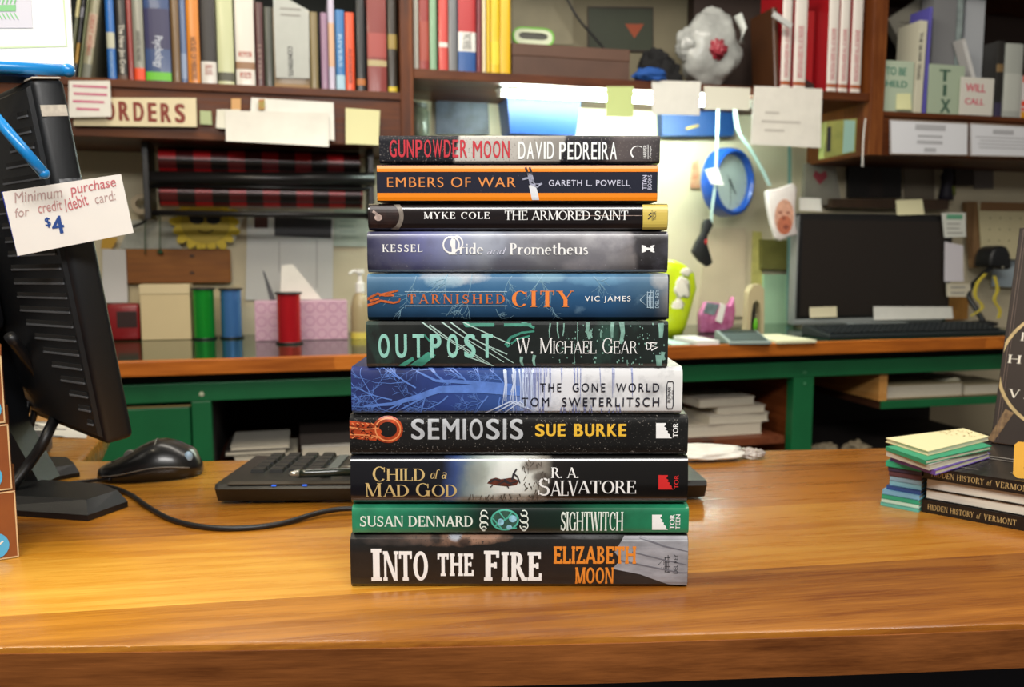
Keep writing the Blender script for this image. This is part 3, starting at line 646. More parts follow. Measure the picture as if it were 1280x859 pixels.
# 8
PRIDE = art('violet_grey_jacket', 459, 835, [(459, '#201f2e'), (490, '#47476f'), (530, '#6b6e9c'), (575, '#8f95b0'), (606, '#a3a8b4'), (625, '#868b9b'), (650, '#8d8e96'), (690, '#94949a'), (770, '#8d8a8c'), (789, '#857f7e'), (796, '#322f2f'), (835, '#282626')], distort=.05, dscale=60, slope=.4, zgrad=(.03, '#1c1a20', .75), patch=[('#5b5a64', 30, .48, .66, .5, None)], speck=[('#b3b2ba', 900, .70, .8)], base=340.6, blobs=[(700, 316, 30, 22, '#5c5a5e', .6), (760, 300, 34, 14, '#b0aeb2', .7), (640, 330, 30, 12, '#55545e', .7), (612, 302, 22, 18, '#a9aebc', .6), (730, 332, 30, 10, '#8d898c', .6)])
b = Book(459, 835, 288.3, 340.6, PRIDE, 'violet and stormy grey hardcover with white title, fourth from stack top')
b.put('author_lettering', b.T(serif('KESSEL', .15, .06, .06, .18), 478, 305.5, 528, 315), W_INK)
pcx = b.p(566, 305)
b.put('title_lettering', join(ringp(b.p(564, 306)[0], b.p(564, 306)[1], .0054, .0011, .0055), ringp(b.p(571, 304)[0], b.p(571, 304)[1], .0040, .0011, .0046), b.L([(567, 299), (567, 317)], 4.2), b.L([(561, 317.4), (571, 317.4)], 1.4), b.T(serif('ride', .17, .07, .06, .02), 574, 303.8, 604, 318)), W_INK, layer=1)
b.put('title_lettering', b.T(serif('and', .11, .05, .03, .03, shear=.32), 609, 309, 633, 318), ink('lilac_print', '#d3d3e2'), layer=1)
b.put('title_lettering', b.T(serif('Prometheus', .17, .07, .06, .02), 637, 304, 735, 318.5), W_INK, layer=1)
b.put('publisher_mark', join(b.P((802, 306), (807, 307.5), (807, 314.5), (802, 316)), b.P((807, 309), (813, 310), (813, 312), (807, 313)), b.P((813, 307.5), (818, 306), (818, 308), (816, 309), (818, 311), (816, 313), (818, 314), (818, 316), (813, 314.5))), W_INK)
# 9
SAINT = art('dark_brown_jacket', 460, 835, [(460, '#1c1311'), (560, '#181315'), (700, '#171113'), (835, '#130f10')], rough=.2, coat=.7, patch=[('#271b17', 24, .5, .72, .6, (1, 1, 5))])
b = Book(460, 835, 253.6, 287.7, SAINT, 'dark brown hardcover with yellow block on its spine, third from the top of the stack', pw=2.8)
b.put('cover_print', b.P((462, 257), (500, 256), (497, 285), (463, 285)), ink('umber_print', '#271511', var=.5, vscale=150))
b.put('cover_print', join(ringp(*b.p(484, 270), .0098, .0030, .0105, a0=-75, a1=75)), ink('ivory_ring_print', '#7c7268', var=.4, vscale=250), layer=1)
b.put('cover_print', join(b.T(disc(0, 0, 1, 1, 10), 468, 268, 478, 276), b.L([(466, 264), (474, 270)], 3)), ink('pallid_print', '#b09a90', var=.4, vscale=400), layer=2)
b.put('author_lettering', b.T(serif('MYKE COLE', .17, .07, .06, .14), 530, 265, 612, 273.5), W_INK)
b.put('title_lettering', b.T(serif('THE ARMORED SAINT', .13, .05, .06, .0), 631, 263.5, 785, 275), W_INK)
b.put('title_rule', b.L([(724, 269.5), (803, 269.5)], .6), ink('pallid_print', '#b09a90'))
b.put('publisher_block', b.P((803.5, 254), (835, 254), (835, 287.5), (803.5, 287.5)), ink('mustard_print', '#cdb556'))
b.put('publisher_mark', join(b.T(sans('TOR'), 816, 264, 820, 275.5, True), b.L([(815, 262), (815, 276)], .5), b.L([(810, 274), (814, 270), (811, 269), (814, 266)], 1.6)), INK, layer=1)
# 10
EMBER = art('navy_orange_jacket', 471, 822, [(471, '#1c1d2d'), (822, '#1d202f')], speck=[('#8a8798', 500, .72, .78)])
b = Book(471, 822, 205, 251.8, EMBER, 'navy paperback with two orange bands along its spine, second from the top of the stack', hard=False, depth=.13)
OB = ink('orange_band_print', '#f0860f')
b.put('orange_band', b.P((470, 204), (823, 204), (823, 214.8), (470, 214.8)), OB); b.put('orange_band', b.P((470, 241.3), (823, 241.3), (823, 252), (470, 252)), OB)
b.put('title_lettering', b.T(sans('EMBERS OF WAR', 0, space=1.15), 484, 221.5, 644.5, 234), ink('apricot_print', '#e08c45'))
b.put('author_lettering', b.T(sans('GARETH L. POWELL', .006, space=1.12), 686, 225, 787, 232.5), ink('pale_violet_print', '#c9c9dc'))
b.put('cover_print', b.P((661, 232), (669, 230), (672, 240), (674, 250), (665, 250)), ink('plume_print', '#dfe0e4', var=.1), layer=1)
b.put('cover_print', join(b.P((659, 217), (665, 217), (668, 226), (662, 230)), b.L([(653, 224), (664, 222), (668, 230), (678, 230)], 2.6, 1.2), b.L([(662, 229), (672, 234), (677, 229)], 2)), ink('ship_print', '#9b9db0', var=.5, vscale=500), layer=2)
for q_ in ((657, 660), (662, 665)): b.put('cover_print', b.L([(q_[0], 209), (q_[1], 219)], 2.4, 2.8), ink('dark_ship_print', '#271c1d'), layer=2)
b.put('publisher_mark', join(b.T(sans('TITAN', .025), 803, 219, 808.5, 237, True), b.T(sans('BOOKS', -.005), 809.5, 219, 814.5, 237, True)), ink('pale_violet_print', '#c9c9dc'))
# 11 top
GUN = art('moon_jacket', 474, 825, [(474, '#17171e'), (568, '#19191f'), (571, '#c4bfb7'), (640, '#b9b4ac'), (672, '#98938b'), (697, '#8e8982'), (700, '#1d1c24'), (748, '#1f1d22'), (765, '#5a5150'), (800, '#4d4748'), (825, '#272426')], slope=-1.15, distort=.012, dscale=300, patch=None, speck=[('#7f7873', 800, .60, .70)])
b = Book(474, 825, 168.5, 204, GUN, 'topmost paperback of the stack, red title over a grey moonscape spine', hard=False, depth=.13)
CR = ink('crimson_print', '#c2303c')
b.put('title_lettering', join(b.T(block('GUNPOWDER', .42, .09, .02), 487, 174.8, 584, 196.8), b.T(block('MOON', .42, .09, .02), 591, 176, 637, 197.3)), CR)
b.put('author_lettering', join(b.T(block('DAVID', .42, .09, .015), 648, 177, 692.5, 199), b.T(block('PEDREIRA', .42, .09, .015), 699, 177.5, 771, 199.5)), ink('moon_white_print', '#eef1ee'))
c = b.p(797, 190.5)
b.put('publisher_mark', join(strip([(c[0]+.0045*cos(R(a)), c[1]+.0042*sin(R(a))) for a in range(50, 240, 12)], .0004, .0011), b.T(sans('HARPER', .01), 804, 181.5, 808, 198, True), b.L([(810, 181), (810, 199)], .6), b.T(sans('Voyager'), 811.5, 182, 814.5, 198, True)), W_INK)
# ------------------------------------------------------------------ things on the service counter
def at(x, y, z=CT, rz=0): return Matrix.Translation((x, y, z)) @ Matrix.Rotation(rz, 4, 'Z')
def curve_pts(P, n=10):
    """smooth line through points"""
    P = [Vector(p) for p in P]; out = []
    Q = [P[0]*2-P[1]]+P+[P[-1]*2-P[-2]]
    for i in range(1, len(Q)-2):
        a, b, c, d = Q[i-1], Q[i], Q[i+1], Q[i+2]
        for k in range(n):
            t = k/n; out.append(.5*((2*b)+(c-a)*t+(2*a-5*b+4*c-d)*t*t+(3*b-a-3*c+d)*t**3))
    return out+[P[-1]]

# display boxes stacked at the near end of the counter
CARD = mat('printed_brown_card', '#b0692c', .45, col2='#6e3420', vscale=7, coat=.2)
CARD_RIM = mat('card_edge', '#d8b98a', .7); SEAL = mat('sky_blue_sticker', '#55b4e4', .4); PLUM = mat('plum_card', '#4a1826', .5)
bd = onZ(24, 697)
BXF = Frame((bd.x, bd.y, CT), (cos(R(31)), sin(R(31)), 0))
boxlab = ['brown printed display box with round blue sticker, bottom of the pile of three', 'brown printed display box with round blue sticker, middle of the pile of three', 'brown printed display box with round blue sticker, top of the pile of three']
zz = 0
for i, (yt, dx) in enumerate(((613, 0), (529, -.0017), (443, -.0035))):
    h = BXF.ab(12, yt)[1]-zz
    r = thing('display_box', boxlab[i], 'box', BXF.mat(dx, zz), 'display boxes piled on the counter')
    g = G(); g.box(-.13, 0, .0, .10, .0004, h-.0004, 0, bev=.0012); g.done('carton', CARD, r)
    g = G()
    for a in (-.13, -.001): g.box(a, a+.001, -.0004, .0008, .001, h-.001)
    for z in (.0006, h-.0018): g.box(-.13, 0, -.0004, .0008, z, z+.001)
    g.done('card_edging', CARD_RIM, r)
    g = G(); g.prism([(x, z) for x, z in disc(-.0165+(.004 if i == 2 else 0), h*.22, .0105)[0]], -.0008, 0); s_ = g.done('sticker', SEAL, r)
    decal('tick_mark', strip([(-.021, h*.2), (-.018, h*.16), (-.010, h*.28)], .0012), W_INK, s_, lambda x, z: -.0008)
    g = G(); g.box(-.11, -.0135, -.0006, .001, h*.45, h*.9); wn = g.done('window_cutout', PLUM, r)
    g = G()
    for a in (-.0135,): g.box(a, a+.0008, -.0012, 0, h*.45, h*.9)
    g.box(-.11, -.0127, -.0012, 0, h*.45-.0008, h*.45); g.done('cutout_rim', CARD_RIM, wn)
    zz += h

# till monitor seen from behind
ph = R(46); tilt = R(8)
nh = Vector((cos(ph), sin(ph), 0)); tv = Vector((-sin(ph), cos(ph), 0))        # screen normal, along the screen
upv = (Vector((0, 0, 1))*cos(tilt) - nh*sin(tilt)).normalized(); nv = (nh*cos(tilt)+Vector((0, 0, 1))*sin(tilt)).normalized()
B1 = onY(169, 547, .75); HM = .315; WM = .40; TK = .026
MM = Matrix((tv, nv, upv)).transposed().to_4x4()       # local x: along screen away from viewer, y: screen side, z: up
MM.translation = B1
mon = thing('till_monitor', 'black flat till monitor seen from behind with a price note taped on, beside the mouse', 'monitor', MM)
RV = Matrix.Identity(4)
SHELL = mat('black_shell', '#101215', .38, var=.12, vscale=400, bump=.15, bscale=1500)
g = G(); g.box(0, WM, -TK, 0, 0, HM, bev=.006, seg=3); g.done('bezel', SHELL, mon, smooth=40)
g = G(); g.box(.012, WM-.012, -.001, .0008, .014, HM-.012); g.done('screen', mat('dark_screen', '#0b0c0e', .15), mon)
# rear housing: tapered hump with vent slots
def rect(y, a0, a1, b0, b1): return [Vector((a0, y, b0)), Vector((a1, y, b0)), Vector((a1, y, b1)), Vector((a0, y, b1))]
g = G(); g.loft([rect(-TK+.004, .003, WM-.003, .003, HM-.003), rect(-TK-.003, .006, WM-.006, .010, HM-.008), rect(-TK-.020, .14, WM-.14, .10, HM-.07)])
hs = g.done('rear_housing', SHELL, mon, smooth=20)
def ys(a, z): return -TK-.003-.017*max(0, min(1, (a-.006)/.134, (z-.010)/.09, (HM-.008-z)/.062))
slots = []
for k in range(22):
    z = .020+k*.0127
    t1 = .012+min(.090, .011*k+.006, .013*(22-k)+.004); slots.append((z, .0095 if k < 12 else .012, t1))
for nm, m_, o1, o2, h0, h1 in (('vent', mat('vent_black', '#040404', .9), .0007, -.004, 0, .0036), ('vent_rib', mat('rib_highlight', '#55585c', .4), .0014, -.002, -.0016, 0)):  # ribs coloured grey as the highlight along each slot
    g = G()
    for z, t0, t1 in slots:
        P_ = [(t0+(t1-t0)*i/6, ys(t0+(t1-t0)*i/6, z+.001)) for i in range(7)]
        g.prism([(x, y-o1) for x, y in P_]+[(x, y-o2) for x, y in P_[::-1]], z+h0, z+h1, 'z')
    g.done(nm, m_, hs)
g = G(); g.box(.13, .27, -TK-.05, -TK-.02, .10, .22, bev=.012); g.done('hinge_block', SHELL, mon, smooth=40)
# worn tape patches on the rim
TAPE = mat('worn_tape', '#9fa2a6', .25, col2='#22252a', vscale=140)
g = G(); g.box(-.0006, .0002, -TK+.003, -.003, HM-.031, HM-.022); g.box(-.0004, .02, -TK+.001, -.003, HM-.001, HM+.0004, bev=.0001); g.done('tape_strip', mat('cream_tape', '#cfc5b4', .5, var=.2, vscale=150), mon)
g = G(); g.box(-.0006, .0002, -TK+.006, -.002, HM-.102, HM-.082); g.done('clear_tape', TAPE, mon)

# stand: neck and two splayed feet
c0 = onZ(20, 618); sb = at(c0.x, c0.y)
mi = mon.matrix_world.inverted()
def foot(P, z0, z1, name):
    Q = [onZ(*p) for p in P]; m_ = sum(Q, Vector())/len(Q)
    top = [Vector((q.x+(m_.x-q.x)*.16, q.y+(m_.y-q.y)*.28, CT+z1)) for q in Q]; low = [Vector((q.x, q.y, CT+z0)) for q in Q]; mid = [Vector((q.x, q.y, CT+z1*.35)) for q in Q]
    g = G(); g.loft([[mi @ v for v in low], [mi @ v for v in mid], [mi @ v for v in top]]); return g.done(name, SHELL, mon, smooth=20)
foot([(-30, 642), (110, 652), (160, 634), (138, 622), (20, 612)], .0003, .016, 'stand_foot')
foot([(15, 604), (45, 606), (100, 596), (92, 583), (40, 580)], .0003, .013, 'stand_foot')
hb = mon.matrix_world @ Vector((.2, -TK-.035, .13)); nb = onZ(2, 615)
g = G(); nk = []
for f_, wd in ((0, .05), (.3, .03), (.7, .028), (1, .04)):
    p = Vector((nb.x, nb.y, CT+.012)).lerp(hb, f_); nk.append([mi @ (p+Vector(q)) for q in ((-wd, -.018, 0), (wd, -.018, 0), (wd, .018, 0), (-wd, .018, 0))])
g.loft(nk); g.done('stand_neck', SHELL, mon, smooth=20)
g = G(); pA, pB = onZ(24, 612), onZ(56, 608)
g.prism([(-.02, 0), (.028, 0), (-.005, .032), (-.02, .034)], -.004, .004, X=mi @ at(pA.x, pA.y, CT+.0165, R(-10))); g.done('stand_gusset', mat('grey_metal', '#6b6b68', .4), mon)
CABM = mat('cable_black', '#121214', .42)
p = [Vector(v) for v in ((.02, -.05, .10), (.02, -.05, .06))]
A0 = mon.matrix_world @ Vector((.10, -TK-.03, .10))
cab = [A0, onY(68, 500, .83), onY(58, 545, .80), onY(35, 582, .79), onY(12, 612, .775)]
g = G(); g.tube([mi @ v for v in curve_pts(cab)], .0052, 10); g.done('power_cable', CABM, mon, smooth='all')
cab = [A0+Vector((-.05, .05, .02)), onY(42, 480, .86), onY(36, 540, .86), onY(18, 572, .84), onY(-10, 578, .8)]
g = G(); g.tube([mi @ v for v in curve_pts(cab)], .0035, 8); g.done('signal_cable', CABM, mon, smooth='all')
cab = [A0+Vector((-.07, .05, .03)), onY(28, 470, .86), onY(32, 520, .85), onY(10, 565, .83)]
g = G(); g.tube([mi @ v for v in curve_pts(cab)], .0028, 8); g.done('signal_cable', CABM, mon, smooth='all')

# note taped to the rim
pn = mon.matrix_world @ Vector((-.004, -TK*.6, HM-.11))
NFr = Frame((pn.x, pn.y-.014, pn.z), (cos(R(6)), sin(R(6)), 0))
q4 = [NFr.ab(*p) for p in ((22, 320), (167, 291), (151, 217.5), (3, 240))]
NM = NFr.mat()
note = thing('price_note', 'white card with handwritten red lines and a blue four-dollar price, taped to the till monitor', 'note', NM)
g = G(); g.prism(q4, 0, .0006); g.done('card', mat('note_card', '#e9e4dd', .55, var=.03, vscale=20), note)
g = G(); ex = [NFr.ab(*p) for p in ((22, 321), (24, 320), (6, 239), (1, 240))]; g.prism(ex, .0002, .003); g.done('blue_backing_edge', mat('royal_blue_card', '#1d2f86', .5), note)
ang = math.atan2(q4[2][1]-q4[3][1], q4[2][0]-q4[3][0])
def hand(T_, x0, y0, x1, y1, name, m, rot=ang, sk=.0):
    """handwriting between two pixel points on the note: baseline start and end, height as last value"""
    A = NFr.ab(x0, y0); B = NFr.ab(x1, y1); L = math.hypot(B[0]-A[0], B[1]-A[1]); a = math.atan2(B[1]-A[1], B[0]-A[0]); h = sk
    V, Fc = fit(T_, 0, L, 0, h)
    V = [(A[0]+x*cos(a)-z*sin(a), A[1]+x*sin(a)+z*cos(a)) for x, z in V]
    return decal(name, (V, Fc), m, note, None, .0004)
REDP = mat('red_pen', '#c46a70', .6); ROSE = mat('faded_pen', '#b79a96', .6); BLUEP = mat('blue_pen', '#24478c', .5)
hs_ = sans
hand(hs_('Minimum', shear=.2), 19, 254, 79, 246.5, 'handwriting', ROSE, sk=.0085)
hand(hs_('purchase', .006, shear=.15), 90, 247, 147, 236.5, 'handwriting', REDP, sk=.0105)
hand(hs_('for', shear=.2), 20, 272, 38, 269.5, 'handwriting', ROSE, sk=.0075)
hand(hs_('credit', shear=.15), 49, 267, 79, 262, 'handwriting', REDP if 0 else mat('pink_pen', '#c08a88', .6), sk=.0085)
hand(hs_('/debit', .004, shear=.15), 83, 265, 112, 255.5, 'handwriting', REDP, sk=.0100)
hand(hs_('card:', shear=.15), 120, 255, 146, 250, 'handwriting', ROSE, sk=.0080)
hand(hs_('$', .03), 58, 285, 65, 284, 'handwriting', BLUEP, sk=.0085)
hand(hs_('4', .03), 67, 293, 82, 291, 'handwriting', BLUEP, sk=.0145)

# sign on a blue tray on top of the monitor
tp = mon.matrix_world @ Vector((.02, -TK*.5, HM+.0005))
TFr = Frame((tp.x, tp.y, tp.z), (cos(R(14)), sin(R(14)), 0))
a0, a1, b0, b1 = TFr.bb(-60, 90, 97, 101)
tr = TFr.ab(97, 95)[0]
BLUE = mat('sky_blue_plastic', '#1a86cf', .3, coat=.3); BLUED = mat('deep_blue_plastic', '#0d3c78', .4)
r = thing('blue_tray', 'bright blue plastic tray on top of the till monitor under the white sign', 'tray', TFr.mat(0, .0005))
g = G(); g.tube([(tr-.19, -.012, .0062), (tr-.09, -.012, .0062), (tr-.005, -.012, .0062)], .0048, 12)
g.blob((tr-.0045, -.012, .0062), (.0056, .0056, .0056), amp=0, sub=3); g.done('rolled_rim', BLUE, r, smooth='all')
g = G(); g.box(tr-.19, tr-.03, -.010, .022, 0, .003, bev=.001); g.done('tray_floor', BLUED, r)
sg_ = Frame(TFr.O+TFr.W*.0035+TFr.N*.004, TFr.U, (0, .10, 1)); 
P4 = [sg_.ab(-70, 88), sg_.ab(92, 86), sg_.ab(84, -40), sg_.ab(-70, -40)]
r = thing('sign_card', 'large white sign with thin green border line standing on the blue tray', 'sign', sg_.mat())
zmin = min(p[1] for p in P4); P4 = [(x, max(z, .0006)) for x, z in P4]
g = G(); g.prism(P4, 0, .003); g.done('sign_board', mat('sign_white', '#e3e4e2', .4), r)
lit = [sg_.ab(*p) for p in ((-60, 60), (83, 58), (75, -40))]
decal('border_line', strip(lit, .0015), mat('pale_green_print', '#c3d6a8', .5), r)
g = G(); g.prism([sg_.ab(-70, 34), sg_.ab(40, 35), sg_.ab(36, -30), sg_.ab(-70, -30)], -.0006, -.0001); pc_ = g.done('lilac_panel', mat('lilac_paper', '#cfcdd6', .6), r)
decal('green_stamp', join(poly(sg_.ab(-60, 14), sg_.ab(19, 14), sg_.ab(19, 6), sg_.ab(-60, 6)), *[strip([sg_.ab(x, 16), sg_.ab(x+5, 24)], .0009) for x in range(-8, 18, 5)], *[strip([sg_.ab(x, 5), sg_.ab(x+4, -8)], .0012) for x in range(-8, 18, 5)]), mat('stamp_green', '#79bd7c', .5), pc_, lambda x, z: -.0006)

# blue pen wedged behind the note, against the monitor's back
pe = onY(55, 217, .672); ps = onY(-30, 118, .66)
r = thing('blue_pen', 'bright blue round pen slanting down to the top edge of the price note', 'pen', Matrix.Translation(pe))
d = (ps-pe); g = G(); g.tube([Vector(), d*.35, d], .0043, 14); g.blob((0, 0, 0), (.0043, .0043, .0043), amp=0, sub=3); g.done('barrel', BLUE, r, smooth='all')
g = G(); g.tube([d, d*1.05], .0043, 14, r1=.0015); g.done('tip', BLUED, r, smooth='all')

# receipts lying at the far end
r0 = onZ(60, 536)
r = thing('receipt_paper', 'printed white receipts lying on the counter behind the till monitor', 'paper', at(r0.x, r0.y, CT))
Q = [onZ(*p) for p in ((20, 545), (108, 549), (112, 529), (24, 528))]
g = G(); g.prism([(q.x-r0.x, q.y-r0.y) for q in Q], .0002, .0012, 'z'); g.done('sheet', PAPER, r)
Ls = []
for k in range(7):
    f = (k+.5)/7; A = Q[0].lerp(Q[3], f); B = Q[1].lerp(Q[2], f); g_ = .03+.02*(k % 3)
    Ls.append(strip([(A.x-r0.x+.02, A.y-r0.y), (B.x-r0.x-g_, B.y-r0.y)], .005))
o = decal('print_lines', join(*Ls), INK, r, None, 0, M=Matrix.Translation((0, 0, .0014)) @ Matrix.Rotation(-pi/2, 4, 'X') @ Matrix.Scale(1, 4))
o.matrix_local = Matrix(((1, 0, 0, 0), (0, 0, 1, 0), (0, -1, 0, .0014), (0, 0, 0, 1)))
# grey stapler-like puck behind
r0 = onZ(38, 570)
r = thing('grey_card_reader', 'dark grey low rounded device on the counter behind the monitor cables', 'card reader', at(r0.x, r0.y, CT))
g = G(); g.prism([(-.07, -.012), (.005, -.016), (.02, 0), (.012, .03), (-.07, .03)], .0002, .026, 'z', bev=.006); g.done('body', mat('slate_plastic', '#4a4b4c', .45), r, smooth=40)
g = G(); g.box(-.06, -.008, -.004, .02, .0255, .0275, bev=.0008); g.done('keypad', BLACK2, r)

# mouse
m0 = onZ(184, 598); mz = R(14)
r = thing('computer_mouse', 'black wired computer mouse in front of the green cabinet door', 'mouse', at(m0.x, m0.y+.012, CT, mz))
Lm = .104; rings = []
for i in range(15):
    f = i/14; x = -Lm/2+Lm*f; e = (1-abs(2*f-1)**2.6)**.5
    wd = .031*(.25+.75*e)*(1+.05*sin(f*pi)) if 0 < f < 1 else .010
    hh = .010+.028*math.exp(-((f-.62)/.40)**2) if 0 < f < 1 else .010
    ring = []
    for j in range(18):
        a = 2*pi*j/18; c_, s_ = cos(a), sin(a)
        y = wd*math.copysign(abs(c_)**.75, c_); z = .0012+(hh if s_ > 0 else .0)*abs(s_)**.8*(1 if f < .98 else .9)
        ring.append(Vector((x, y, z)))
    rings.append(ring)
g = G(); g.loft(rings); g.done('shell', mat('mouse_black', '#141414', .3, coat=.2), r, smooth='all')
def mh(f): return .0014+.010+.028*math.exp(-((f-.62)/.40)**2)
def mw(f): e = (1-abs(2*f-1)**2.6)**.5; return .031*(.25+.75*e)
SEAM = mat('seam_grey', '#6b645a', .4)
g = G()
for s_ in (-1,):
    g.tube([(-Lm/2+Lm*f, s_*mw(f)*1.0, .0012+.36*mh(f)) for f in [k/20 for k in range(1, 19)]], .0008, 6)
g.tube([(-Lm/2+Lm*.56, mw(.56)*cos(a)**1 if True else 0, mh(.56)*abs(sin(a))**.8+.0006) for a in [R(q) for q in range(20, 161, 8)]], .0006, 6)
g.tube([(-Lm/2+Lm*f, -.002, mh(f)+.0002) for f in [.12+.04*k for k in range(12)]], .0006, 6)
g.done('seam', SEAM, r, smooth='all')
g = G(); g.lathe([(0, -.003), (.006, -.003), (.0065, 0), (.006, .003), (0, .003)], 18, c=(-Lm/2+Lm*.3, -.001, mh(.3)-.003), axis='y'); g.done('scroll_wheel', mat('wheel_grey', '#75716a', .5), r, smooth=40)
g = G(); g.blob((Lm/2-.012, -.017, .022), (.0045, .004, .006), amp=0, sub=3); g.done('tail_badge', mat('pale_blue_badge', '#8fa9bd', .3), r, smooth='all')

# cables on the counter
def cable(label, pts, rad, name='cable'):
    P = [onZ(px, py, CT+rad+h) for px, py, h in pts]; o = P[0].copy()
    g = G(); g.tube([q-o for q in curve_pts(P, 8)], rad, 10)
    ob = g.done(name, CABM, None, loc=o, smooth='all'); return tag(ob, label, 'cable')
cable('thick black cable curving across the counter from the monitor stand to behind the book stack', [(62, 609, 0), (92, 607.5, 0), (118, 607, 0), (141, 610, 0), (163, 618.5, 0), (185, 634, 0), (215, 650, 0), (255, 659, 0), (300, 660.5, 0), (350, 655, 0), (400, 641, .002), (437, 636, .003), (480, 640, 0)], .0024)
cable('short black mouse cable running from the monitor stand to the mouse nose', [(60, 611, 0), (85, 604.5, 0), (106, 602, 0), (124, 600.5, .001), (138, 599.5, .003)], .0018)

# keyboard behind the stack, its rear edge towards the customer
kl, kr = onZ(286, 633), onZ(862, 628)
kd = (kr-kl).normalized(); KF = Frame((kl.x, kl.y, CT), kd)
KL = (kr-kl).length; r = thing('computer_keyboard', 'black keyboard lying behind the tall book stack with a pen on it', 'keyboard', KF.mat())
KB = mat('keyboard_black', '#16150f', .42, var=.1, vscale=200)
e0, z0_ = Frame(KF.O+KF.N*0, KF.U).ab(275, 612); hk = .020
g = G()   # side profile: y depth, z
def kring(x, cut): return [Vector((x, .004+cut, .004)), Vector((x, -.004+cut, .0175-cut*.1)), Vector((x, .0, .0215)), Vector((x, .14, .0150)), Vector((x, .155, .010)), Vector((x, .15-cut, .004))]
g.loft([[Vector((v.x, v.y, v.z)) for v in kring(-.004, .004)][0:0] or kring(-.012, .002), kring(-.008, .0), kring(KL+.010, .0), kring(KL+.016, .002)])
kb = g.done('case', KB, r, smooth=25)
g = G(); g.box(.02, .05, .01, .03, 0, .006); g.box(KL-.05, KL-.02, .01, .03, 0, .006); g.box(.02, .05, .12, .14, 0, .006); g.box(KL-.05, KL-.02, .12, .14, 0, .006); g.done('rubber_foot', BLACK2, r)
KEYT = mat('key_black', '#1c1b18', .45)
for side_ in (0,):
    pitchx = .0188; n_ = int((KL-.02)/pitchx)
    for i in range(n_):
        if i in (0, 5, 9): g = G()
        if i in (4, 8): g.done({4: 'number_keys', 8: 'cursor_keys'}[i], KEYT, r); continue
        for j in range(6):
            if j == 0 and i in (0, 1, 2, 3): continue
            x = .006+i*pitchx; y = .030+j*.0188; zt = .0215-.0046*(y/.1)
            t = bmesh.new(); bmesh.ops.create_cube(t, size=1)
            for v in t.verts:
                top = v.co.z > 0; kx = .0155 if not top else .0122
                v.co = Vector((x+.008+v.co.x*kx, y+.008+v.co.y*kx, zt-.003+(.0062 if top else 0)))
            g._merge(t, 0)
    g.done('letter_keys', KEYT, r)
g = G()
for x0, x1 in ((.0065+4*pitchx, .0165+4*pitchx), (.0065+8*pitchx, .0165+8*pitchx)): g.prism([(.025, .0208), (.135, .0158), (.135, .0168), (.025, .0222)], x0, x1, 'x')
g.done('spacer_strip', mat('grey_strip', '#565c5a', .5), r)
g = G(); g.prism([(-.0025, .0212), (.006, .0217), (.006, .0224), (-.0025, .0220)], .0, KL, 'x'); g.done('rear_ridge', mat('ridge_brown', '#3b352c', .4), r)
BLED = mat('blue_indicator', '#2d5fd0', .3, emit=.6)
for px in (343, 381.5):
    a = KF.ab(px, 608); g = G(); g.box(a[0]-.0022, a[0]+.0022, -.0030, -.0012, .0196, .0212, bev=.0003); g.done('indicator_light', BLED, r)
# pen on the keyboard
pa, pb = onZ(361, 593, CT+.0285), onZ(470, 588, CT+.0285); pd = pb-pa
r = thing('ballpoint_pen', 'slim dark pen with silver tip lying on the keyboard beside the books', 'pen', Matrix.Translation(pa))
g = G(); g.tube([pd*.12, pd*.2, pd*.5, pd], .0042, 14); g.done('barrel', mat('pen_green_black', '#20281f', .2, coat=.6), r, smooth='all')
g = G(); g.tube([pd*0, pd*.03, pd*.12], .0014, 12, r1=.0042); g.done('tip', mat('pen_silver', '#b8b6ae', .25, metal=.8), r, smooth='all')
g = G(); up = Vector((0, 0, .0046)); g.tube([pd*.6+up, pd+up], .0011, 8); g.done('clip', mat('pen_silver', '#b8b6ae', .25, metal=.8), r, smooth='all')

# white wrapped paper bundle behind the stack
w0 = onZ(862, 578)
r = thing('paper_bundle', 'crumpled white paper bundle in clear wrap on the counter just past the stack', 'paper bundle', at(w0.x, w0.y, CT, R(4)))
g = G(); g.blob((.0, .02, .007), (.075, .028, .0085), amp=.25, freq=2.2, seed=4, flat=.0006); g.done('paper', mat('bundle_white', '#d9d6cc', .5, var=.1, vscale=60, bump=.5, bscale=120), r, smooth='all')
g = G(); g.blob((.078, .016, .005), (.014, .012, .006), amp=.4, freq=3, seed=9, flat=.0006); g.done('clear_wrap', mat('clear_wrap', '#d8cfc8', .15, trans=.6), r, smooth='all')

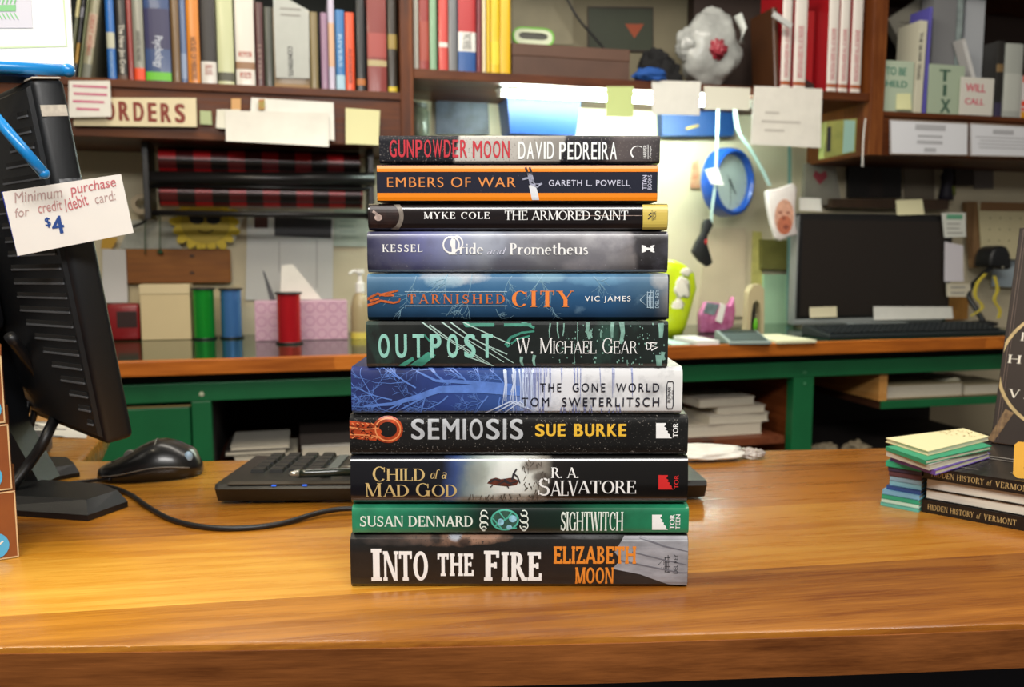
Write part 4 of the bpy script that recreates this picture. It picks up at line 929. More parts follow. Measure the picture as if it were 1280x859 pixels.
# ------------------------------------------------------------------ right end: history books, notebooks
HB = onZ(1152, 640); HE = onZ(1290, 666)
hd = (HE-HB); hd.z = 0; hd.normalize(); HF = Frame((HB.x, HB.y, CT), hd)
HBLK = mat('history_black', '#120f0e', .38, var=.15, vscale=60, coat=.25); HGOLD = mat('spine_gold', '#b59a66', .45)
hz = [HF.ab(1155, y)[1] for y in (638.5, 624, 611.5, 598, 583)]; hz[0] = 0
HW, HD = .152, .228
labs = ['black paperback at the bottom of the four lying books, gold title on its spine', 'paperback second from the bottom of the four, pale page edges facing out', 'paperback third from the bottom of the four, pale page edges facing out', 'black paperback on top of the four lying books, gold title on its spine']
FORE = mat('fore_edge_paper', '#cfc8bb', .75, var=.12, vscale=40, stretch=(1, 1, 60))
for i in range(4):
    t = hz[i+1]-hz[i]-.0003; sp = i in (0, 3)
    r = thing('history_book', labs[i], 'book', HF.mat(0 if sp else .002, hz[i], 0 if sp else .003), 'paperbacks lying in a pile of four')
    ln = .235
    g = G()
    if sp: g.box(0, ln, 0, .155, 0, .0006); g.box(0, ln, 0, .155, t-.0006, t); g.box(0, ln, 0, .0008, 0, t, bev=.0003)
    else: g.box(0, ln, 0, .155, 0, .0006); g.box(0, ln, 0, .155, t-.0006, t); g.box(0, ln, .1542, .155, 0, t)
    g.done('cover', HBLK, r)
    g = G(); g.box(.0004, ln-.0004, .001, .1538, .0006, t-.0006); g.done('page_block', FORE, r)
    if sp:
        ya, yb = ((588.2, 595.6) if i == 3 else (627.5, 635))
        zc = t*.5
        x0, x1 = HF.ab(1164 if i == 3 else 1161.5, 600)[0], HF.ab(1292 if i == 3 else 1274, 600)[0]
        sc_ = x1-x0; seg = ((0, .235, 'HIDDEN'), (.265, .535, 'HISTORY'), (.565, .615, 'of'), (.645, 1, 'VERMONT'))
        decal('title_lettering', join(*[fit(serif(s_, .16, .07, .06, .10, shear=.2 if s_ == 'of' else 0), x0+sc_*a, x0+sc_*b_, zc-.0026, zc+.0026) for a, b_, s_ in seg]), HGOLD, r)
    if i == 3:
        rnd = random.Random(2); Ts = []
        for k in range(16):
            x, y = rnd.uniform(.0, .2), rnd.uniform(.015, .09); Ts.append(strip([(x, -y), (x+.010, -y-.001), (x+rnd.uniform(.02, .05), -y+rnd.uniform(-.002, .002))], rnd.uniform(.001, .005), .001))
        o = decal('cover_print', join(*Ts), mat('streak_reflection', '#8f8a84', .4, var=.5, vscale=120), r)  # pale strokes painted on the cover as its streak reflections
        o.matrix_local = Matrix(((1, 0, 0, 0), (0, 0, -1, 0), (0, 1, 0, 0), (0, 0, 0, 1))) if 0 else Matrix(((1, 0, 0, 0), (0, 0, -1, 0), (0, -1, 0, t+.0003), (0, 0, 0, 1)))
topz = CT+hz[4]
# book on display, leaning back on the pile
al, ln_ = R(43), R(17); pb_ = onZ(1238, 554, topz)
Nv = Vector((sin(al), cos(al), 0)); Uv = Vector((cos(al), -sin(al), 0)); Wv = Vector((Nv.x*sin(ln_), Nv.y*sin(ln_), cos(ln_)))
DF = Frame((pb_.x, pb_.y, topz+.0012), Uv, Wv)
r = thing('display_book', 'dark brown history paperback standing upright on the pile, magnifying glass pictured on its cover', 'book', DF.mat())
HCOV = mat('history_cover', '#33261f', .5, col2='#231a16', vscale=6, spec=.3)
Wd = .155; Hh = .232
g = G(); g.box(0, Wd, 0, .0007, 0, Hh); g.box(0, Wd, .0123, .013, 0, Hh); g.box(0, .0008, 0, .013, 0, Hh, bev=.0002); g.done('cover', HCOV, r)
g = G(); g.box(.001, Wd-.001, .0008, .0122, .0006, Hh-.0006); g.done('page_block', FORE, r)
sp0 = DF.ab(1240, 540)[0]
decal('spine_line', join(strip([(.004, .002), (.004, Hh-.002)], .0006), strip([(.0065, .002), (.0065, Hh-.002)], .0004)), mat('brown_line_print', '#5c483f', .4), r)
c1 = [DF.ab(*p) for p in ((1281, 404), (1262, 425), (1251, 455), (1250, 480), (1256, 505), (1266, 517), (1284, 527))]
# circle through three of them
(xa, za), (xb, zb), (xc, zc_) = c1[0], c1[3], c1[6]
dd = 2*(xa*(zb-zc_)+xb*(zc_-za)+xc*(za-zb)); ux = ((xa*xa+za*za)*(zb-zc_)+(xb*xb+zb*zb)*(zc_-za)+(xc*xc+zc_*zc_)*(za-zb))/dd; uz_ = ((xa*xa+za*za)*(xc-xb)+(xb*xb+zb*zb)*(xa-xc)+(xc*xc+zc_*zc_)*(xb-xa))/dd
rad = math.hypot(xa-ux, za-uz_)
LENS = mat('lens_gold_print', '#b39b6c', .35, var=.2, vscale=100)
decal('lens_ring', clip(ringp(ux, uz_, rad, .0032, n=60), .001, Wd, 0, Hh), LENS, r, None, .0004)
decal('magnifier_handle', strip([DF.ab(1262, 514), DF.ab(1250, 533), DF.ab(1238, 551)], .0085, .006), mat('handle_print', '#8a6d4a', .35, col2='#4a3422', vscale=160), r, None, .0003)
hl = [(1260, 1312, 439, 451, 'HIDDEN'), (1260, 1330, 444, 456, 'HISTORY'), (1262, 1332, 487, 498, 'VERMONT')]
PALE = mat('cover_white_print', '#d5cdbf', .45)
zA = DF.ab(1264, 449); zB = DF.ab(1265, 492); z0a = DF.ab(1279, 421)
hh_ = .0088
decal('cover_lettering', join(fit(serif('HISTORY', .14, .06, .06, .3), zA[0]-.003, zA[0]+.095, zA[1]-hh_/2, zA[1]+hh_/2), fit(serif('VERMONT', .14, .06, .06, .3), zB[0]-.003, zB[0]+.090, zB[1]-hh_/2, zB[1]+hh_/2), fit(serif('HIDDEN', .14, .06, .06, .3), z0a[0]-.002, z0a[0]+.07, z0a[1]-hh_/2, z0a[1]+hh_/2)), PALE, r, None, .0005)
# yellow price tag standing on the pile
tg = onZ(1266, 598, topz); TGF = Frame((tg.x, tg.y, topz), (cos(R(-30)), sin(R(-30)), 0), (.03, .10, 1))
r = thing('price_tag', 'small yellow card standing on the black books in front of the display copy', 'tag', TGF.mat(0, .0006))
h_ = TGF.ab(1270, 553)[1]
g = G(); cr = .003; g.prism([(0, cr), (cr, 0), (.05, 0), (.05, h_), (cr, h_), (0, h_-cr)], 0, .0012); g.done('card', mat('tag_yellow', '#e3ac3f', .5, var=.06, vscale=40), r)
decal('pen_strokes', strip([(.008, .010), (.018, .006), (.03, .008)], .0012), INK, r)

# notebooks
def nb_box(i, px, py, z0, z1, L, Dp, rz, col, label, edge=None):
    p = onZ(px, py, CT+z0)
    r = thing('pocket_notebook', label, 'notebook', at(p.x, p.y, CT+z0, rz), 'pocket notebooks piled beside the black books')
    t = z1-z0-.0002; cm = mat('notebook_'+col.strip('#'), col, .5)
    g = G(); g.box(0, L, 0, Dp, 0, .0005); g.box(0, L, 0, Dp, t-.0005, t); g.box(0, .0006, 0, Dp, 0, t, bev=.0002); g.done('cover', cm, r)
    g = G(); g.box(.0007, L-.001, .0008, Dp-.0008, .0005, t-.0005); g.done('page_block', mat('notebook_pages', '#c8c4a8', .8, var=.15, vscale=50, stretch=(1, 1, 60)), r)
    return r, t
rows = [('#5fb3a4', 632, 627.5, 1100.5, 'pale teal pocket notebook at the very bottom of the notebook pile', -9),
        ('#b9d8c8', 627.5, 623, 1101.5, 'pale mint pocket notebook second from the bottom of the notebook pile', -9.5),
        ('#2f9a77', 623, 617.5, 1102, 'sea green pocket notebook third from the bottom of the notebook pile', -10),
        ('#74a9c9', 617.5, 611.5, 1103, 'sky blue pocket notebook fourth from the bottom of the notebook pile', -9),
        ('#2e4a86', 611.5, 606.5, 1108, 'navy blue pocket notebook fifth from the bottom of the notebook pile', -20),
        ('#7fb6c9', 606.5, 600.5, 1112, 'powder blue pocket notebook sixth from the bottom of the notebook pile', -12),
        ('#86a7bd', 600.5, 594.5, 1112, 'grey blue pocket notebook between the powder blue and maroon notebooks', -13),
        ('#5b3942', 594.5, 588.5, 1111, 'maroon brown pocket notebook under the dark plum one', -11),
        ('#3a2f4a', 588.5, 583, 1110, 'dark plum pocket notebook under the bright green one', -12),
        ('#2fa47d', 583, 576, 1107, 'bright green pocket notebook in the upper half of the notebook pile', -15),
        ('#6f52b0', 576, 570, 1113, 'violet pocket notebook below the pale grey one near the pile top', -4),
        ('#c9c4bb', 570, 563, 1108, 'pale grey pocket notebook third from the top of the notebook pile', -8),
        ('#2e8f69', 563, 558, 1107, 'dark green pocket notebook just under the cream topmost notebook', -14)]
NLQ = lambda Q: (math.degrees((Q[1]-Q[0]).angle(Q[3]-Q[0])), (Q[1]-Q[0]).length, (Q[3]-Q[0]).length, (Q[2]-Q[1]).length, math.degrees(math.atan2((Q[1]-Q[0]).y, (Q[1]-Q[0]).x)))
zc = 0; pbase = onZ(1102, 632); NY = pbase.y
Ztop = onY(1104, 553, NY).z
Qc = [onZ(*p, Ztop) for p in ((1107, 553), (1160, 570), (1236, 551), (1204, 540.5))]
NR = math.atan2(Qc[1].y-Qc[0].y, Qc[1].x-Qc[0].x); NL = (Qc[1]-Qc[0]).length; ND = (Qc[3]-Qc[0]).length
for i, (col, y0, y1, x, lab, rz) in enumerate(rows):
    z1 = onY(1104, y1, NY).z-CT
    p = onY(x, (y0+y1)/2, NY)
    low = zc < hz[4]
    ang_ = math.atan2(hd.y, hd.x) if low else NR+R((rz+10)*.6)
    r = thing('pocket_notebook', lab, 'notebook', at(p.x, p.y, CT+zc, ang_), 'pocket notebooks piled beside the black books')
    t = max(.0022, z1-zc-.0002); cm = mat('notebook_'+col.strip('#'), col, .5)
    if low:
        L = (Vector((HB.x, HB.y, 0))-Vector((p.x, p.y, 0))).dot(hd)-.0015; Dp = .12
        g = G(); g.box(0, L, 0, Dp, 0, .0006); g.box(0, L, 0, Dp, t-.0006, t); g.box(0, L, 0, .0006, 0, t, bev=.0002); g.done('cover', cm, r)
        g = G(); g.box(.0008, L-.001, .0008, Dp-.0008, .0006, t-.0006)
    else:
        r.matrix_world = at(p.x, p.y, CT+zc, R((rz+9)*.5))
        q4 = [(q.x-Qc[0].x, q.y-Qc[0].y) for q in Qc]; ce = (sum(q[0] for q in q4)/4, sum(q[1] for q in q4)/4)
        inn = [(ce[0]+(x-ce[0])*.975, ce[1]+(y-ce[1])*.975) for x, y in q4]
        g = G(); g.prism(q4, 0, .0006, 'z'); g.prism(q4, t-.0006, t, 'z'); g.prism([q4[0], q4[1], inn[1], inn[0]], .0006, t-.0006, 'z'); g.done('cover', cm, r)
        g = G(); g.prism([(ce[0]+(x-ce[0])*.97, ce[1]+(y-ce[1])*.97) for x, y in q4], .0006, t-.0006, 'z')
    g.done('page_block', mat('notebook_pages', '#c8c4a8', .8, var=.15, vscale=50, stretch=(1, 1, 60)), r)
    zc += t+.0002
zt = CT+zc
Q = [onZ(*p, zt) for p in ((1107, 553), (1160, 570), (1236, 551), (1204, 540.5))]
r = thing('pocket_notebook', 'cream pocket notebook with a small leaf drawing on top of the notebook pile', 'notebook', Matrix.Translation((Q[0].x, Q[0].y, zt)), 'pocket notebooks piled beside the black books')
R2 = [(q.x-Q[0].x, q.y-Q[0].y) for q in Q]
g = G(); g.prism(R2, .0035, .0042, 'z'); g.prism(R2, .0, .0006, 'z'); g.done('cover', mat('notebook_cream', '#e2d7a8', .5), r)
ce = Vector((sum(p[0] for p in R2)/4, sum(p[1] for p in R2)/4)); g = G(); g.prism([(ce.x+(x-ce.x)*.98, ce.y+(y-ce.y)*.98) for x, y in R2], .0006, .0035, 'z'); g.done('page_block', mat('notebook_pages', '#c8c4a8', .8), r)
rnd = random.Random(6); Ts = []
cc = onZ(1198, 547, zt)-Q[0]
for k in range(26):
    x, y = cc.x+rnd.uniform(-.016, .016), cc.y+rnd.uniform(-.016, .016); Ts.append(strip([(x, -y), (x+rnd.uniform(-.003, .003), -y+rnd.uniform(.001, .004))], .0009))
o = decal('leaf_drawing', join(*Ts), mat('sepia_print', '#a08a52', .5), r); o.matrix_local = Matrix(((1, 0, 0, 0), (0, 0, -1, 0), (0, -1, 0, .0044), (0, 0, 0, 1)))
zt2 = zt
# ------------------------------------------------------------------ back counter
B0 = BF(0); VS = .30; SH = BF(VS); SHB = BF(VS+.012)
def ub(px, py, v): return BF(v).ab(px, py)
GREEN = mat('green_paint', '#14663a', .42, var=.12, vscale=9, bump=.1, bscale=60)
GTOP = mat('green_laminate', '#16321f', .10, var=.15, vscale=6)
EDGE = wood('counter_edge_oak', ('#8a4717', '#bd6a20', '#d88734'), .2, .4)
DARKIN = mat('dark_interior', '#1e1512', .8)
REDWOOD = wood('red_brown_board', ('#3a1c12', '#5e2f1c', '#7d4428'), .3, .5, axis='y')
UL, UR = -1.75, 1.75
bcM = B0.mat(0, 0)
bc = thing('back_counter', 'long green painted back counter with wooden front edge under the wall shelves', 'counter', bcM)
eh = (B0.ab(160, 452)[1]-B0.ab(160, 470)[1])
g = G(); g.box(UL, UR, .004, .62, CT-eh, CT, bev=.001); g.done('worktop', GTOP, bc)
g = G(); g.box(UL, UR, -.012, .004, CT-eh-.002, CT+.0015, bev=.003); g.done('edge_strip', EDGE, bc)
az0, az1 = ub(300, 500, .03)[1], ub(300, 477, .03)[1]
g = G(); g.box(UL, UR, .03, .05, az0, az1, bev=.002); g.done('apron', GREEN, bc)
g = G(); g.box(UL, UR, .052, .07, az0, CT-eh); g.done('gap_shade_board', mat('dark_interior', '#1e1512', .8), bc)  # dark board standing for the shade in the gap under the edge
def col_(x0, x1, y, v=.03): return ub(x0, y, v)[0], ub(x1, y, v)[0]
zlow = ub(300, 585, .03)[1]
# stiles / posts
for x0, x1, y in ((240, 265, 530), (991, 1016, 520)):
    a, b_ = col_(x0, x1, y); g = G(); g.box(a, b_, .03, .065, .0, az0, bev=.002); g.done('post', GREEN, bc)
a, b_ = col_(1300, 1325, 500); g = G(); g.box(a, b_, .03, .065, 0, az0, bev=.002); g.done('post', GREEN, bc)
# doors at the left
a, b_ = col_(96, 238, 530)
g = G(); g.box(a, b_, .036, .056, .12, az0-.012, bev=.003); d_ = g.done('door', GREEN, bc)
g = G(); g.box(a, b_+.002, .034, .05, az0-.011, az0-.0085); g.done('worn_edge', mat('worn_bare_wood', '#8a7a4a', .7), d_)
g = G(); g.box(UL, a-.004, .036, .056, .12, az0-.012, bev=.003); d_ = g.done('door', GREEN, bc)
for px, py in ((252, 493), (24, 487)): q = ub(px, py, .03); G().blob((q[0], .03, q[1]), (.006, .003, .006), amp=.2, sub=2).done('paint_chip', mat('chip_white', '#c9cdb0', .6), bc)
g = G()
for px, py in ((1006, 466), (1006, 480)): q = ub(px, py, .03); g.blob((q[0], .0295, q[1]), (.005, .002, .005), amp=.1, sub=2)
g.done('screw_head', mat('screw_green', '#3f7f58', .4), bc)
# interior
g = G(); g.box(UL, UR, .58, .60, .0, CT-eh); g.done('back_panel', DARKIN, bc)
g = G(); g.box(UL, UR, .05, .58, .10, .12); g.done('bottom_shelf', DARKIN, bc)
zsh = ub(350, 577, .10)[1]
a, b_ = col_(266, 980, 520, .06)
g = G(); g.box(a-.02, b_+.0, .055, .58, zsh-.02, zsh); g.done('cubby_shelf', REDWOOD, bc)
a2, b2 = col_(1000, 1300, 520, .06)
zs2 = ub(1050, 562, .12)[1]
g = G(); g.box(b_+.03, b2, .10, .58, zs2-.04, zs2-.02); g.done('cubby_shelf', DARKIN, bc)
SIDEW = wood('warm_side_board', ('#6e3516', '#99542a', '#b97440'), .5, .5, axis='y')
u1 = ub(991, 520, .06)[0]
g = G(); g.box(u1, u1+.018, .06, .58, .12, az0-.001); g.done('divider', SIDEW, bc)
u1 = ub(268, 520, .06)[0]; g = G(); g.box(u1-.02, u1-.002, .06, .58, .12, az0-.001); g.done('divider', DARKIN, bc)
u3 = ub(660, 520, .06)[0]; g = G(); g.box(u3, u3+.018, .06, .58, zsh, az0-.001); g.done('divider', REDWOOD, bc)
u2 = ub(860, 480, .25)[0]; g = G(); g.box(u2-.2, u1+1.9, .52, .535, zsh, az0-.001); g.done('inner_panel', REDWOOD, bc)
# small upper shelf in the right opening
sa = ub(1098, 503, .06); sb_ = ub(1320, 490, .06)
zt_ = ub(1150, 499, .05)[1]; zb_ = ub(1150, 509, .05)[1]
g = G(); g.box(sa[0], sb_[0], .052, .5, zb_, zt_); sh_ = g.done('upper_shelf', mat('shelf_brown', '#4a2a18', .6), bc)
g = G(); g.box(sa[0], sb_[0], .046, .053, zb_, zt_, bev=.001); g.done('green_edging', GREEN, sh_)
a, b_ = col_(1099, 1109, 485, .05)
g = G(); g.box(a, b_, .05, .5, zt_, az0-.001); g.done('divider', wood('pale_divider', ('#a06a34', '#c98f4c', '#e0ad68'), .2, .5, axis='y'), bc)

# ---- books and papers in the openings
def flat_book(frame_v, px0, px1, py0, py1, col, label, group, depth=.2, name='book', rz=0, pages='page_edges_pale', cat='book'):
    f = BF(frame_v); a0, a1, z0, z1 = f.bb(px0, py0, px1, py1)
    return a0, a1, z0, z1
PP = mat('page_edges_pale', '#d8d0bd', .8, var=.18, vscale=50, stretch=(1, 1, 50))
def lying(v, px0, px1, z0, t, col, label, group, depth=.18, fore=True, py=550, name='book', rz=0):
    f = BF(v); a0, a1 = f.ab(px0, py)[0], f.ab(px1, py)[0]; w_ = a1-a0
    M_ = f.mat((a0+a1)/2, z0) @ Matrix.Rotation(rz, 4, 'Z')
    r = thing(name, label, 'book', M_, group); cm = mat('cover_'+col.strip('#'), col, .5)
    c = min(.0025, t*.18)
    g = G(); g.box(-w_/2, w_/2, 0, depth, 0, c); g.box(-w_/2, w_/2, 0, depth, t-c, t); g.box(-w_/2, w_/2, depth-c if fore else 0, depth if fore else c, 0, t); g.done('cover', cm, r)
    g = G(); g.box(-w_/2+.002, w_/2-.002, .002 if fore else c, depth-.003, c, t-c); g.done('page_block', PP, r)
    return r
zq = zsh
for i, (x0, x1, t, c, lab) in enumerate(((292, 372, .018, '#cfc7b4', 'cream book lying lowest in the dark opening of the back counter'), (281, 358, .014, '#3a3330', 'book with white page edges lying on the cream one in the dark opening'), (288, 362, .010, '#c8c2b5', 'thin pale book topmost of the pile in the dark opening'))):
    lying(.10, x0, x1, zq+.0003, t, c, lab, 'books in the dark opening', py=565); zq += t+.0006
lying(.12, 377, 470, zsh+.0003, .028, '#dcd8d0', 'thick white-edged book lying beside the low pile in the dark opening', 'books in the dark opening', py=565)
lying(.14, 375, 470, zsh+.0288, .030, '#3b3431', 'dark grey book lying on the thick white-edged one in the dark opening', 'books in the dark opening', py=560, fore=False)
zq = zsh
wb = [(842, 952, .012, '#d5cbb8', 'lowest pale book in the pile by the warm wood side of the opening'), (885, 961, .020, '#d9d2c4', 'second pale book from the bottom of the pile in the reddish opening'), (896, 955, .018, '#cbbfae', 'third pale book from the bottom of the pile in the reddish opening'), (872, 944, .021, '#d0c4b2', 'topmost pale book of the pile in the reddish opening')]
zb4 = [ub(900, y, .10)[1] for y in (566, 549, 535, 522)]
zq = zsh
for i, (x0, x1, t, c, lab) in enumerate(wb):
    t = (.034, .026, .022, .024)[i]
    lying(.10, x0, x1, zq+.0004, t, c, lab, 'pale books in the reddish opening', py=545, depth=.15, rz=R((0, 3, -2, 5)[i])); zq += t+.0008
tz = ub(893, 512, .36)[1]
r = tag(G().blob((0, 0, .03), (.055, .045, .05), amp=.3, freq=2, seed=3, flat=.001).done('orange_bag', mat('orange_red_film', '#d8431d', .35, var=.25, vscale=20), None, M=BF(.42).mat(ub(878, 510, .42)[0], zsh), smooth='all'), 'orange red crumpled bag behind the pale books in the back counter', 'bag')
r['group'] = 'orange bags'
del r['group']
# upper small shelf: books with page edges out
for x0, x1, yt, lab in ((1109, 1203, 480, 'wide book with grey-beige page edges on the small green shelf'), (1206, 1262, 483, 'shorter book with beige page edges beside the wide one on the green shelf')):
    lying(.07, x0, x1, zt_+.0004, ub(1150, yt, .07)[1]-zt_-.001, '#b8a983', lab, 'books on the small green shelf', py=490, depth=.15)
g = G(); aa = ub(1200, 478, .1); g.prism([(-.03, 0), (.03, 0), (.028, .004), (.012, .012), (-.02, .003)], 0, .1); tag(g.done('folded_paper', PAPER_OLD, None, M=BF(.09).mat(ub(1190, 478, .09)[0]+.0, ub(1150, 480, .07)[1]+.0006)), 'folded cream paper lying on the wide book of the green shelf', 'paper')
for i, (x0, x1, yy, lab) in enumerate(((1016, 1046, 558, 'crumpled pale scrap low in the dark right-hand opening'), (1056, 1084, 555, 'folded beige scrap in the dark opening nearer the notebook pile'))):
    a0 = ub(x0, yy, .15)[0]; a1 = ub(x1, yy, .15)[0]
    tag(G().blob((0, 0, .012), ((a1-a0)/2, .03, .022), amp=.4, freq=2, seed=i, flat=.001).done('paper_scrap', mat('scrap_beige', '#8d8068', .8, var=.2), None, M=BF(.15).mat((a0+a1)/2, zs2-.02), smooth='all'), lab, 'paper scrap')

# ------------------------------------------------------------------ wall shelves
SHW = wood('shelf_walnut', ('#2b1409', '#50270f', '#74421f'), .4, .45)
SHV = wood('shelf_walnut_upright', ('#38190a', '#663514', '#915827'), .4, .45, axis='z')
SDARK = mat('shelf_back', '#222624', .8, var=.1, vscale=6)
def zat(px, py, v=VS): return ub(px, py, v)[1]
D6 = .632-VS-.004
# left shelf unit
zl = (zat(150, 104.5)+zat(480, 109.5))/2; zlb = (zat(120, 168)+zat(450, 183))/2
uR0, uR1 = ub(500, 60, VS)[0], ub(516, 60, VS)[0]; uL = ub(-260, 100, VS)[0]
shl = thing('wall_shelf_cabinet', 'walnut wall cabinet full of upright books, with the lettered wooden sign under its shelf', 'shelf', SH.mat(uR1, zlb))
def shp(root, u0, z0_, name, m, x0, x1, y0, y1, za, zb, bev=.0015): g = G(); g.box(x0-u0, x1-u0, y0, y1, za-z0_, zb-z0_, bev=bev); return g.done(name, m, root)
Q = (shl, uR1, zlb)
shp(*Q, 'shelf_board', SHW, uL, uR0, -.004, D6, zl-.020, zl)
shp(*Q, 'apron', SHW, uL, uR1-.012, .004, .022, zlb, zl-.020)
shp(*Q, 'bottom_board', SHW, uL, uR0, .022, D6, zlb, zlb+.018)
shp(*Q, 'side_panel', SHV, uR0, uR1, -.004, D6, zlb, zl+.42)
shp(*Q, 'back_panel', SDARK, uL, uR0, D6-.012, D6, zlb+.018, zl+.42)
shp(*Q, 'top_board', SHW, uL, uR1, -.004, D6, zl+.42, zl+.44)
# middle shelf
zm = (zat(540, 89)+zat(700, 96)+zat(1060, 112))/3; tm = .026
uC1 = ub(1089, 80, VS)[0]
shm = thing('wall_shelf_board', 'brown middle wall shelf above the clock carrying yellow books, plastic bag and white books', 'shelf', SH.mat((uR1+uC1)/2, zm-tm))
Q = (shm, (uR1+uC1)/2, zm-tm)
shp(*Q, 'shelf_board', SHW, uR1+.001, uC1-.001, 0, D6, zm-tm, zm)
shp(*Q, 'back_panel', mat('olive_back', '#6d6753', .8, var=.15, vscale=5), uR1+.001, uC1-.001, D6-.01, D6, zm, zm+.42)
shp(*Q, 'top_board', SHW, uR1+.001, uC1-.001, 0.0, D6, zm+.42, zm+.44)
uu0, uu1 = ub(870, 50, .55)[0], ub(970, 50, .55)[0]
shp(*Q, 'inner_panel', mat('dark_umber_panel', '#2e2019', .7, var=.2, vscale=8), uu0, uC1-.002, D6-.06, D6-.012, zm, zm+.42)
# right shelf unit
zr = (zat(1140, 140)+zat(1260, 147))/2; zrb = zat(1180, 197)
uE1 = ub(1106, 80, VS)[0]; uX = ub(1560, 100, VS)[0]
shr = thing('wall_shelf_cabinet', 'walnut wall cabinet holding hand-lettered cards and grey binders above two white notices', 'shelf', SH.mat(uC1, zrb))
Q = (shr, uC1, zrb)
shp(*Q, 'side_panel', SHV, uC1, uE1, -.006, D6, zrb, zr+.42)
shp(*Q, 'shelf_board', SHW, uE1, uX, -.004, D6, zr-.016, zr)
shp(*Q, 'apron', SHW, uE1, uX, .004, .020, zrb, zr-.016)
shp(*Q, 'bottom_board', SHW, uE1, uX, .020, D6, zrb, zrb+.016)
shp(*Q, 'back_panel', mat('dark_brown_back', '#2a1a12', .8), uE1, uX, D6-.012, D6, zrb+.016, zr+.42)
shp(*Q, 'top_board', SHW, uC1, uX, -.004, D6, zr+.42, zr+.44)

# ------------------------------------------------------------------ upright books on the wall shelves
GLOSS = {}
def upright(z0, px0, px1, py, h, col, label, group, bands=(), text=None, tcol='#d8d4c8', lean=0, depth=.15, v=None, coat=.2, title=None):
    v = VS+.022 if v is None else v; f = BF(v)
    a0, a1 = f.ab(px0, py)[0]+.0006, f.ab(px1, py)[0]-.0006; w_ = (a1-a0)*cos(lean)-(.002 if lean else 0)
    M_ = f.mat((a0+a1)/2, z0+.0004+(abs(sin(lean))*w_/2)) @ Matrix.Rotation(lean, 4, 'Y')
    r = thing('shelf_book', label, 'book', M_, group)
    cm = mat('spine_'+col.strip('#'), col, .4, coat=coat)
    c = min(.002, w_*.15); n_ = 6
    sp = [(-w_/2+w_*i/n_, .003*(abs(2*i/n_-1)**3)) for i in range(n_+1)]
    prof = sp+[(w_/2, depth), (w_/2-c, depth), (w_/2-c, .005), (-w_/2+c, .005), (-w_/2+c, depth), (-w_/2, depth)]
    g = G(); g.prism(prof, 0, h, 'z'); g.done('cover', cm, r, smooth=30)
    g = G(); g.box(-w_/2+c, w_/2-c, .0052, depth-.003, .002, h-.003); g.done('page_block', PP, r)
    sf = lambda x, z: .003*(min(1, abs(2*x/w_))**3)
    for (f0, f1, bc_) in bands:
        xs = [-w_/2+w_*i/n_ for i in range(n_+1)]
        T_ = ([(x, h*f0) for x in xs]+[(x, h*f1) for x in xs], [(i, i+1, n_+2+i, n_+1+i) for i in range(n_)])
        decal('spine_band', T_, mat('band_'+bc_.strip('#'), bc_, .45), r, sf, .0004+(.0003 if bands[0][:2] == (0, 1) and f1 < 1 else 0))
    for (t_, f0, f1, wd) in (text or ()):
        decal('lettering', fit(fit(sans(t_, .01), 0, 1, 0, 1), 0, 1, 0, 1) if 0 else fit(([(y, -x) for x, y in sans(t_, .012)[0]], sans(t_, .012)[1]), -w_*wd/2, w_*wd/2, h*f0, h*f1), mat('lett_'+tcol.strip('#'), tcol, .5), r, sf, .0008)
    return r
SG = 'upright books on the shelf with the lettered sign'
